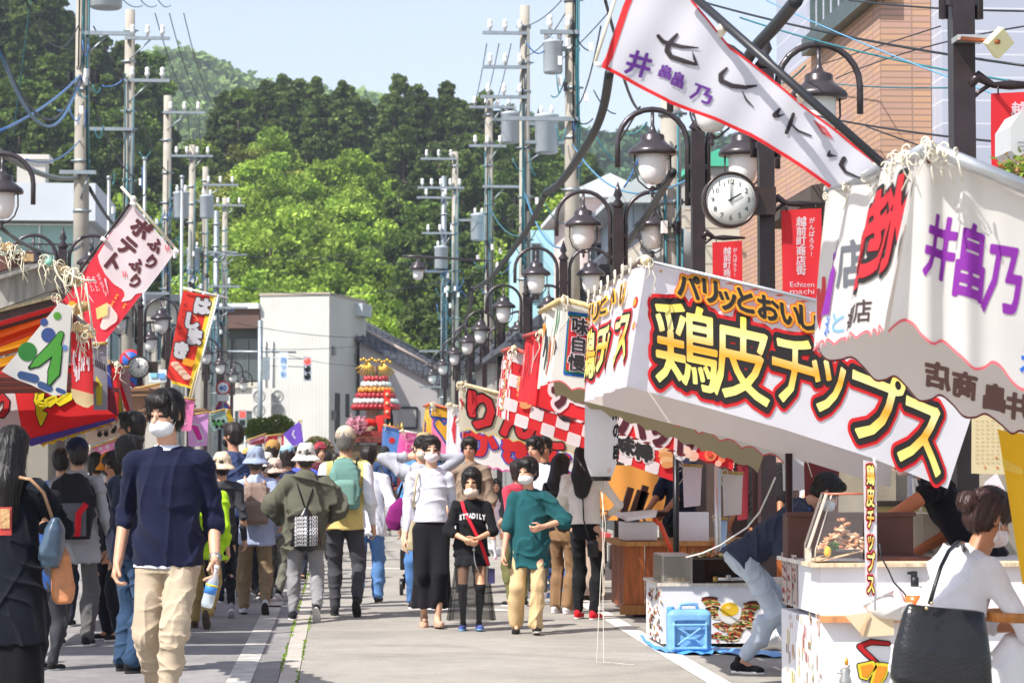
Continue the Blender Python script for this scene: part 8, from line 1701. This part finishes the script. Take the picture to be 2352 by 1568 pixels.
t_ = person(fx(588, 22), PI+.05, 1.47, 'person in a grey-blue bucket hat and pale blue shirt with a taupe backpack', top=dict(c='#aab6d6', len=-.09, sleeve=.8, loose=1.6, collar=1), bottom=dict(c='#8f7c62', loose=1.5), hair=('short', '#57504a'), hat=('bucket', '#98a5bf'), skin=SKN,
   hands=((.15, -.08, .55), (-.16, -.06, .55)), feet=((.01, -.01, 0, 0), (-.01, .12, .03, .95)), shoes='#c9cdd6', sole='#2a2523', group=G1, neckline='#b8404a')
backpack(t_, 'taupe backpack with a round metal handle and tan straps', '#8d7a70', .175, .25, .085, .03, '#b8917a', strapc='#b8917a')
n_ = person(fx(538, 23.8), PI+.45, 1.735, 'tall dark-haired man in a slate navy shirt and black mask seen from behind', top=dict(c='#3c4a6e', len=-.04, sleeve=.5, loose=1.7), bottom=dict(c='#2a3040', loose=1.3), hair=('short', '#2a2422'), mask=('#232326',), skin='#c8957a', girth=1.12, hands=hang(), feet=walk(.05), shoes='#24242a', group=G1, turn=.5)
k_ = person(fx(188, 18.4), PI-.12, 1.53, 'stooped person in a navy cap and striped grey shirt with a red and grey backpack', top=dict(c='#9a9a9c', len=-.11, sleeve=.9, loose=1.8, collar=1), bottom=dict(c='#5c5a5a', loose=1.4), hair=('short', '#2a2422'), hat=('cap', '#1d2440'), skin=SKN, turn=.5,
   hands=((.16, -.06, .52), (-.16, -.06, .52)), feet=((.03, .0, 0, 0), (-.0, .03, 0, 0)), shoes='#2a2627', sole='#dcd8d4', group=G1)
bp, o_ = backpack(k_, 'black and grey backpack with red trim and a round white badge', '#232326', .20, .32, .095, .0, '#2a2a2c', pocket='#5f6066', trim='#c8202a')
tp = k_['tp']; sh = Sheet(lambda x, y: k_['M4']@tp(-x, .162-1.8*x*x-.05*abs(y-.2), y), (0, -1, 0), None, .004); sh.disc((0, .205), .026, M('#d8cfd0', 'print'), 2, 20, .022); sh.brush([[(-.022, .207, .0025), (.022, .207, .0025)], [(-.014, .196, .002), (.014, .196, .002)]], M('#5a4a4c', 'print'), 3, 30); sh.mb.build('badge', bp)
j_ = person(fx(305, 16.1), 2.25, 1.54, 'man in a dark navy tee and faded blue jeans standing with folded arms', top=dict(c='#171c2e', len=-.04, sleeve=.45, loose=1.6), bottom=dict(c='#2f4560', loose=1.9), hair=('short', '#15110f'), skin='#a9714f', girth=1.1, hands=((.03, -.13, .62), (-.06, -.14, .60)), elbow=((1, -.1, -.6), (-1, -.1, -.6)), feet=((.02, -.02, 0, 0), (.0, .02, 0, 0)), shoes='#17171a', sole='#1f1f22', group=G1)
dk_ = person(fx(42, 12.9), PI-.35, 1.555, 'woman with long black hair in a long dark navy coat at the left picture edge', top=dict(c='#0e131c', len=-.24, sleeve=.95, loose=1.9, flare=1.15, n='coat'), bottom=dict(c='#131316', skirt=.06, flare=1.15, pleat=.3), hair=('back', '#14100f', .14), skin='#c9957a', girth=1.0, hands=((.08, -.15, .60), (-.02, -.17, .66)), elbow=((1, .1, -.5), (-1, .1, -.5)), feet=((0, 0, 0), (0, 0, 0)), shoes='#151517', group=G1)
tp = dk_['tp']; M4 = dk_['M4']; root = thing('phone_wallet', 'red and tan patterned phone wallet held by the woman in the navy coat', 'wallet', at(14, 1200, 12.6)); s = MB(); s.b2(at(0, 1163, 12.62), at(26, 1228, 12.6), M('#b03a34', 'leather')); s.b2(at(1, 1167, 12.598), at(22, 1212, 12.594), M('#c49a6a', 'leather', var=.4, scale=60)); s.build('wallet', root)
root = thing('shoulder_bag', 'slate blue bag with a tan strap at the side of the navy coat', 'bag', at(122, 1290, 12.7)); B = Body(.008); c = at(122, 1240, 12.75); B.loft(c, Matrix.Rotation(.1, 3, 'Y').to_3x3(), [(-.14, .045, .06, 0, 0), (-.08, .065, .09, 0, 0), (.06, .05, .08, 0, 0), (.12, .02, .05, 0, 0)], .01, 2.6); B.disp = folds(.007, 18, 4); B.mesh('bag', root, [M('#45586a', 'leather')]); s = MB(); s.tube([c+Vector((0, 0, .1)), at(100, 1130, 12.7), at(70, 1100, 12.66), at(45, 1095, 12.7)], .009, M('#a98363', 'leather'), 6); s.build('strap', root)
root = thing('paper_bag', 'orange-tan soft bag hanging below the slate blue bag', 'bag', at(140, 1390, 12.8)); B = Body(.008); c = at(140, 1320, 12.85); B.loft(c, Matrix.Rotation(-.12, 3, 'Y').to_3x3(), [(-.13, .03, .05, 0, 0), (-.07, .05, .07, 0, 0), (.1, .045, .06, 0, 0), (.13, .03, .04, 0, 0)], .01, 2.6); B.disp = folds(.006, 16, 8); B.mesh('bag', root, [M('#c07f52', 'leather', .6)])
w2 = person(fx(1345, 21.1), PI-.45, 1.52, 'woman with long black hair in a cream top and black trousers at the wooden counter', top=dict(c='#e9e6dc', len=.02, sleeve=.96, loose=1.7), bottom=dict(c='#17171a', loose=1.05), hair=('back', '#0f0c0c', .10), skin=SKN, hands=((.05, -.15, .62), (-.10, -.14, .60)), elbow=((1, .2, -.6), (-1, .2, -.6)), feet=((.0, -.02, 0, 0), (.0, .02, 0, 0)), shoes='#c8202c', sole='#e6e2de', group=G1, girth=.98)
tp = w2['tp']; M4 = w2['M4']; root = thing('shoulder_bag', 'small black bag on a thin strap behind the woman in the cream top', 'bag', M4@tp(-.08, .1, -.12)); s = MB(); s.tube([M4@tp(.02, .03, .32), M4@tp(-.01, .075, .22), M4@tp(-.02, .085, .05), M4@tp(-.06, .085, -.08)], .007, M('#15151a', 'leather'), 5); s.build('strap', root); B = Body(.009); B.loft(tp(-.075, .085, -.16), w2['Tm'], [(0, .045, .03, 0, 0), (.12, .05, .035, 0, 0), (.15, .035, .02, 0, 0)], .01, 3.); B.mesh('bag', root, [M('#17171a', 'leather')], None, M4)
person(fx(1290, 21.9), PI-.6, 1.43, 'woman with straight black hair, black top and brown loose trousers beside the cream-topped woman', top=dict(c='#17171b', len=.0, sleeve=.9, loose=1.4), bottom=dict(c='#86694c', loose=1.9), hair=('back', '#120e0d', .04), skin=SKN, hands=((.06, -.14, .60), (-.06, -.14, .60)), elbow=((1, .2, -.6), (-1, .2, -.6)), feet=((.0, -.01, 0, 0), (.0, .03, 0, 0)), shoes='#e2e2e6', sole='#f0f0f2', group=G1)
wm = person(fx(968, 22.8), .05, 1.60, 'woman in grey sleeves holding both hands behind her head, elbows out', top=dict(c='#a4a6b0', len=-.04, sleeve=.95, loose=1.6), bottom=dict(c='#4f78ae', loose=1.4), hair=('tied', '#191312'), mask=('#d9ccb4',), skin='#d0a085', hands=((.085, .03, .885), (-.085, .03, .885)), elbow=((1, 0, -1.1), (-1, 0, -1.1)), feet=((-.08, .0, 0, 0), (-.0, -.02, 0, 0)), shoes='#27222c', sole='#e3e0e6', turn=.15, tilt=.12, group=G1)
root = thing('rucksack', 'purple magenta rucksack hanging behind the woman in white', 'bag', at(912, 1215, 23)); B = Body(.010); c = at(912, 1178, 23); B.loft(c, Matrix.Rotation(.25, 3, 'Y').to_3x3(), [(-.16, .06, .06, 0, 0), (-.08, .10, .09, 0, 0), (.05, .085, .08, 0, 0), (.15, .03, .04, .01, 0)], .01, 2.4); B.disp = folds(.006, 15, 2); B.mesh('bag', root, [M('#7a1f66', 'cloth')]); s = MB(); s.tube([c+Vector((0, 0, .12)), at(925, 1110, 23), at(940, 1095, 23)], .012, M('#2a2228', 'cloth'), 6); s.build('strap', root)
root = thing('pushchair', 'black pushchair wheel and frame showing beside the white womans skirt', 'pushchair', gnd(922, 1365)); g0 = gnd(922, 1365); s = MB(); s.tube([g0+Vector((.02, 0, .06)), g0+Vector((.08, .1, .45)), g0+Vector((.05, .3, .8))], .014, M('#222226', 'metal'), 6); s.tube([g0+Vector((.02, 0, .2)), g0+Vector((.25, .3, .25))], .014, M('#222226', 'metal'), 6); s.box(g0+Vector((.12, .3, .35)), (.25, .3, .2), M('#27272b', 'cloth')); s.build('frame', root)
for k in (0, .5): s = MB(); s.lathe(g0+Vector((k*.5, k*.8, .085)), [(.05, -.02), (.085, -.018), (.085, .018), (.05, .02)], M('#1d1d20', 'plastic'), 18, Matrix.Rotation(PI/2, 3, 'Y')); s.build('wheel', root)
root = thing('tote_bag', 'cream tote bag with dark dots on the arm of the woman in white', 'bag', at(945, 1260, 20.3)); B = Body(.009); c = at(943, 1215, 20.35); B.loft(c, Matrix.Identity(3), [(-.17, .05, .02, 0, 0), (-.1, .06, .035, 0, 0), (.12, .045, .025, .01, 0), (.2, .02, .015, .02, 0)], .008, 2.4); B.disp = folds(.006, 18, 7); B.mesh('bag', root, [M('#d9cda9', 'cloth')]); s = MB(); s.tube([at(948, 1170, 20.2), at(953, 1130, 20.12), at(957, 1100, 20.1), at(962, 1082, 20.15)], .008, M('#c9b88e', 'cloth'), 6); s.build('strap', root)
# bending man
bm = person((2.64, 15.8, 0), PI/2+.05, 1.66, 'man in a black tee and pale ripped jeans bending forward beside the near counter', top=dict(c='#343a4e', len=-.05, sleeve=.5, loose=1.7, flare=1.12), girth=.86, bottom=dict(c='#b4c0ce', loose=.8, end=.93), hair=('short', '#17120f'), mask=('#dfe3e8',), skin='#c9957a', lean=(0, .93), pelvis=.062, hands=((.08, -.44, .5), (-.10, -.18, .34)), elbow=((.2, 1, .3), (-.2, .5, .1)), feet=((.0, -.20, 0, 0), (.0, .03, .0, .05)), shoes='#1d1d20', sole='#e8e6e2', nod=-.1, group=G1, turn=0)
s = MB(); M4 = bm['M4']; tp = bm['tp']; s.tube([M4@tp(-.05, .055, .26), M4@tp(-.06, .0, .31), M4@tp(-.06, -.06, .27)], .010, M('#3f6fd0', 'cloth'), 6); s.build('apron_strap', bm['root'])
# vendor and lady
vd = person((3.42, 12.75, 0), -PI/2-.15, 1.68, 'stall vendor in a black sleeveless shirt reaching a bare arm over the fryer', top=dict(c='#151317', len=-.03, sleeve=.12, loose=1.2), bottom=dict(c='#26262a'), hair=('short', '#1a1210'), mask=('#e6c8bc',), skin='#b4683f', lean=(0, .62), hands=((.12, -.46, .56), (-.10, -.22, .52)), elbow=((.3, .2, -1), (-.3, .5, -.5)), feet=((0, 0, 0), (0, .1, 0)), nod=.25, group='stall vendors', curl=.6)
ld = person((2.20, 9.0, 0), PI/2+.28, 1.50, 'woman in a white blouse with a brown hair bun leaning over at the right', top=dict(c='#d9d5d8', len=-.03, sleeve=.86, loose=1.5, n='blouse', fold=1.3), bottom=dict(c='#2a2a30'), hair=('bun', '#3a2019'), mask=('#eadfe0',), skin='#b57a58', lean=(0, .50), pelvis=.11, hands=((.10, -.36, .50), (-.09, -.34, .485)), elbow=((.3, .3, -1), (-.6, .4, -.8)), feet=((0, 0, 0), (0, .1, 0)), nod=.42, turn=-.0, group=G1, curl=.9, girth=1.08)
root = thing('handbag', 'large black leather tote on the shoulder of the woman in the white blouse', 'bag', at(2160, 1560, 8.55)); B = Body(.0075); c = at(2163, 1478, 8.62)
q = Matrix.Rotation(.12, 3, 'Y').to_3x3(); B.loft(c, q, [(-.17, .17, .05, .01, 0), (-.14, .195, .075, .01, 0), (-.03, .185, .07, 0, 0), (.10, .16, .045, -.01, 0), (.135, .155, .022, -.012, 0)], .008, 3.2)
B.disp = folds(.0055, 13, 5, .5); B.mesh('bag', root, [M('#1b1b1d', 'leather', .27)]); s = MB(); lt = M('#1a1a1c', 'leather')
for k in (0, .05): s.tube([at(*c1(1005, 1020), 8.56+k), at(*c1(1040, 900), 8.56+k), at(*c1(1085, 760), 8.6+k), at(*c1(1140, 650), 8.68+k), at(*c1(1200, 595), 8.8+k), at(*c1(1235, 600), 8.95+k), at(*c1(1250, 680), 9.1+k)], .010, lt, 8, sx=.8)
s.build('strap', root); s = MB(); s.ball(at(*c1(985, 1048), 8.535), .007, M('#c9b08a', 'metal', .3), 8); s.ball(at(*c1(1020, 1012), 8.54), .006, M('#c9b08a', 'metal', .3), 8); s.build('stud', root)
root = thing('wooden_tray', 'round-edged wooden tray held low at the right picture edge', 'tray', at(2345, 1430, 9)); s = MB(); c = at(*c1(1560, 1120), 9.0)+Vector((.06, 0, 0)); s.lathe(c, [(.10, -.012), (.17, -.006), (.18, .03), (.172, .03), (.16, .004), (.002, .002)], M('#b87432', 'wood', .4), 30); s.build('tray', root)
root = thing('carrier_bag', 'white plastic carrier bag hanging beneath the wooden tray', 'bag', at(2330, 1560, 8.9)); B = Body(.009); B.loft(at(*c1(1500, 1500), 8.95), Matrix.Rotation(.2, 3, 'Y').to_3x3(), [(-.16, .10, .07, 0, 0), (0, .07, .05, 0, 0), (.13, .02, .02, .02, 0)], .01, 2.3); B.disp = folds(.01, 16, 3); B.mesh('bag', root, [M('#e6e4e6', 'plastic', .4)])
# mid-distance people
person(fx(306, 19.6), -1.75, 1.76, 'black-haired man looking left, head above the tall mans shoulder', top=dict(c='#2c3448', len=-.03), bottom=dict(c='#30343c'), hair=('short', '#17120f'), skin='#b98465', group=G1, hands=hang())
person(fx(270, 18.9), -.9, 1.45, 'dark-haired woman in black looking down beside an orange hat', top=dict(c='#1b1b20', len=-.03), bottom=dict(c='#22222a'), hair=('bob', '#1a1311'), skin='#b98465', nod=.3, group=G1, hands=hang(.1, .1))
person(fx(262, 21.2), 2.6, 1.42, 'person in an orange sun hat half hidden at the red stall', top=dict(c='#232326', len=-.03), bottom=dict(c='#22222a'), hair=('short', '#1a1311'), hat=('bucket', '#d98a2a'), skin=SKN, group=G1, hands=hang())
person(fx(150, 20.5), PI, 1.47, 'person in a plain blue shirt beyond the red and grey backpack', top=dict(c='#6f8fd0', len=-.03, loose=1.6), bottom=dict(c='#2a2f3a'), hair=('short', '#1a1311'), skin=SKN, group=G1, hands=hang())
person(fx(118, 16.3), PI-.6, 1.14, 'black-haired child standing just right of the navy coat', top=dict(c='#2f4f8a', len=-.05), bottom=dict(c='#3a3a40'), hair=('short', '#17120f'), skin='#c08a6a', kid=.7, group=G1, hands=hang())
person(fx(478, 20.2), PI-.1, 1.36, 'child in a bright lime green top with khaki trousers, brown sole lifted', top=dict(c='#a8d428', len=-.10, loose=1.9, sleeve=.9), bottom=dict(c='#a08a58', loose=1.5), hair=('short', '#2a211d'), skin=SKN, kid=.4, feet=((.02, -.04, 0, 0), (.03, .11, .05, 1.15)), shoes='#4a3a2c', sole='#4f4236', group=G1, hands=((.12, .0, .5), (-.13, .0, .48)))
person(fx(512, 21.5), PI+.2, 1.42, 'woman in a cream floppy sun hat beside the tall man in slate navy', top=dict(c='#3f3f44', len=-.05, loose=1.6), bottom=dict(c='#1f2026'), hair=('short', '#2a211d'), hat=('bucket', '#dfc9ae'), skin=SKN, feet=walk(.05), shoes='#8a8a92', sole='#d6d6da', group=G1, hands=hang())
person(fx(846, 23.5), PI-.1, 1.52, 'person in a white shirt and light blue jeans partly behind the yellow vest', top=dict(c='#e3e6ee', len=-.08, sleeve=.95, loose=1.6), bottom=dict(c='#5f88bd', loose=1.6), hair=('short', '#2a211d'), skin=SKN, feet=walk(.06, 'R'), shoes='#232326', sole='#b9b4ac', group=G1, hands=((.15, -.03, .48), (-.19, .0, .49)))
nj = person(fx(883, 44), PI-.15, 1.60, 'man in a dark cap, navy jacket and grey trousers with a crossbody bag, walking away', top=dict(c='#2f4468', len=-.05, sleeve=.9, loose=1.9), bottom=dict(c='#7b857f', loose=1.8), hair=('short', '#2a2a2a'), hat=('cap', '#2c2c33'), skin=SKN, feet=walk(.06), shoes='#232326', group=G1, hands=((.14, -.1, .55), (-.12, -.1, .55)))
root = thing('crossbody_bag', 'dark crossbody bag on the navy-jacketed man', 'bag', at(900, 1140, 43.7)); s = MB(); s.tube([at(872, 1068, 43.7), at(888, 1100, 43.6), at(904, 1130, 43.6)], .02, M('#2a2a30', 'leather'), 5); s.build('strap', root); s = MB(); s.ball(at(905, 1142, 43.7), (.15, .08, .13), M('#4a4448', 'leather')); s.build('bag', root)
person(fx(973, 26), .05, 1.64, 'man in an olive bucket hat and blue shirt behind the woman in white', top=dict(c='#4f86b8', len=-.05, loose=1.6), bottom=dict(c='#3a4450'), hair=('short', '#2a211d'), hat=('bucket', '#a3906c'), mask=('#dfe3e8',), skin='#d0a085', group=G1, hands=hang())
person(fx(1078, 25.2), -.1, 1.61, 'man with glasses in a taupe brown shirt, one hand lowered, behind the girl', top=dict(c='#8b7867', len=-.06, sleeve=.7, loose=1.8, collar=1), bottom=dict(c='#2c2c30'), hair=('mop', '#201a17'), glasses=True, skin='#c99578', group=G1, hands=((.15, -.08, .50), (-.15, -.02, .5)), turn=-.1)
person(fx(1230, 24.4), -.55, 1.61, 'young man in a white long-sleeved shirt looking left with lowered eyes', top=dict(c='#e4e6ee', len=-.05, sleeve=.95, loose=1.7), bottom=dict(c='#6a6a5a'), hair=('mop', '#17120f'), skin='#d8a285', group=G1, hands=((.03, -.13, .56), (-.08, -.13, .53)), turn=-.2, nod=.1, shoes='#e8e8ea', sole='#e8e8ea')
person(fx(1250, 25.6), -.3, 1.62, 'man in black standing directly behind the young man in white', top=dict(c='#1c1c22', len=-.05, sleeve=.6, loose=1.5), bottom=dict(c='#26262a'), hair=('short', '#17120f'), skin='#c08a6a', group=G1, hands=hang(.1, .1))
person(fx(1188, 23.0), PI+.5, 1.38, 'brown-haired person in a rose red top behind the boys head', top=dict(c='#c8465a', len=-.05, sleeve=.4, loose=1.5), bottom=dict(c='#6a6a44'), hair=('bob', '#2f1f1b'), skin='#d0a085', group=G1, hands=((.05, -.12, .58), (-.1, -.12, .55)))
person(fx(1140, 33.8), -.1, 1.07, 'small girl with long black hair in a pink top and denim shorts', top=dict(c='#e3cdd6', len=-.05, sleeve=.6, loose=1.8), bottom=dict(c='#8fb0d0', end=.35, loose=1.3), hair=('long', '#15100f', .16, 1), skin='#d8a285', kid=.8, socks='#e3e3e8', shoes='#d8a8b8', sole='#e8c8d0', group=G1, hands=hang(.05, .05), feet=((.03, 0, 0), (.04, 0, 0)))
person(fx(1190, 27.5), .2, 1.30, 'dark-haired person in a black shirt beside the small girl', top=dict(c='#1f2027', len=-.05, loose=1.6), bottom=dict(c='#2a2a2e'), hair=('mop', '#17120f'), skin=SKN, group=G1, hands=hang())
person((px_of(1565, 22.6), 22.6, 0), -.8, 1.66, 'vendor in dark navy working in the shade behind the tan curtain', top=dict(c='#1c2033', len=-.05, sleeve=.5, loose=1.5), bottom=dict(c='#2a2a2e'), hair=('short', '#17120f'), skin='#a9714f', group='stall vendors', hands=((.05, -.2, .55), (-.08, -.2, .55)), nod=.3)
person((px_of(1760, 22.6), 22.6, 0), -.5, 1.62, 'vendor in black standing in the dark middle stall', top=dict(c='#1d1a1d', len=-.05, sleeve=.5, loose=1.5), bottom=dict(c='#2a2a2e'), hair=('short', '#3a2a22'), skin='#a9714f', group='stall vendors', hands=hang(.15, .15))
person((px_of(1910, 17.6), 17.6, 0), -.3, 1.55, 'passer-by in white glimpsed between the dark post and the bending man', top=dict(c='#dfe2e8', len=-.05, sleeve=.9, loose=1.5), bottom=dict(c='#39547a'), hair=('short', '#17120f'), skin=SKN, group=G1, hands=((.1, -.12, .7), (-.1, -.12, .7)))
# the crowd in the middle distance
CR = [(576, 1032, 24.5, 'bucket', '#cf9f5c', '#3a3a40', 'tan'), (595, 1020, 31, None, '#241d1b', '#44506a', 'dark-haired'), (610, 1026, 29, 'cap', '#8d8a84', '#585c66', 'grey-capped'), (612, 1041, 25, 'bucket', '#e2ddd2', '#c9b0b8', 'white-hatted'), (628, 1010, 27, 'cap', '#a8824a', '#7a7a5c', 'ochre-capped'),
  (632, 1055, 24, 'bucket', '#d2b8a8', '#3f4250', 'pink-hatted'), (646, 1036, 30, 'bucket', '#eae6e0', '#c8c8cc', 'ivory-hatted'), (661, 1021, 26, 'cap', '#9cc0da', '#33365a', 'blue-capped'), (690, 1020, 28, None, '#1a1615', '#4a5ad0', 'blue-shirted'), (736, 1015, 33, 'cap', '#a33a48', '#5a2a34', 'red-capped'),
  (752, 1034, 36, None, '#1f1a18', '#6a6a70', 'dark'), (770, 1038, 40, None, '#2a211d', '#a8a8b0', 'brown-haired'), (668, 1046, 34, None, '#1d1917', '#7f8a5c', 'dark-haired olive-shirted'), (838, 1044, 52, None, '#1d1917', '#39393f', 'dark-clothed'), (856, 1036, 58, None, '#2a211d', '#b8a890', 'beige-clothed'),
  (905, 1046, 56, None, '#1d1917', '#b04a4a', 'red-clothed'), (918, 1048, 62, None, '#241d1b', '#d8d8dc', 'white-clothed'), (800, 1044, 60, None, '#1a1615', '#44506a', 'slate-clothed'), (820, 1047, 66, None, '#2a211d', '#8a6a5a', 'brown-clothed'), (430, 1040, 30, None, '#1a1615', '#9a3a4a', 'maroon-clothed'),
  (455, 1050, 33, None, '#241d1b', '#5a6a8a', 'blue-clothed'), (228, 1036, 24, None, '#1a1615', '#d8d8dc', 'pale-clothed'), (560, 1046, 35, None, '#1a1615', '#6f6f76', 'grey-clothed'), (1030, 1040, 44, None, '#1a1615', '#45505a', 'slate-shirted'), (1006, 1046, 50, None, '#2a211d', '#a88', 'pinkish')]
for i, (U, V, d, hk, hc, tc, adj) in enumerate(CR):
 if len(tc) < 7: tc = '#a88888'
 H = min(max(EYE+(1052-V)/5553*d, 1.38), 1.8); bk = R.random() < .72
 lab = '%s person %s in the crowd, %s' % (adj, 'walking away' if bk else 'facing the camera', 'between the grey-blue hat and the white hat' if 560 < U < 700 else 'near the festival float' if 790 < U < 925 else 'left of the tall navy-shirted back' if U < 470 else 'just left of the cream cap' if U < 790 else 'right of the festival float')
 person(fx(U, d), (PI if bk else 0)+R.uniform(-.4, .4), H*.985, lab, top=dict(c=tc, len=-.06, sleeve=R.choice((.5, .9)), loose=1.7), bottom=dict(c=R.choice(['#3a3f4a', '#6a6a60', '#2a2a30', '#7a6a54']), loose=1.4), hair=(R.choice(['short', 'mop', 'bob']), '#2a2320' if hk else hc), hat=(hk, hc) if hk else None, skin=SKN, feet=walk(.06), group=G1, hands=hang(.05, .05), shoes=R.choice(['#232326', '#dadade', '#6a5a4a']))
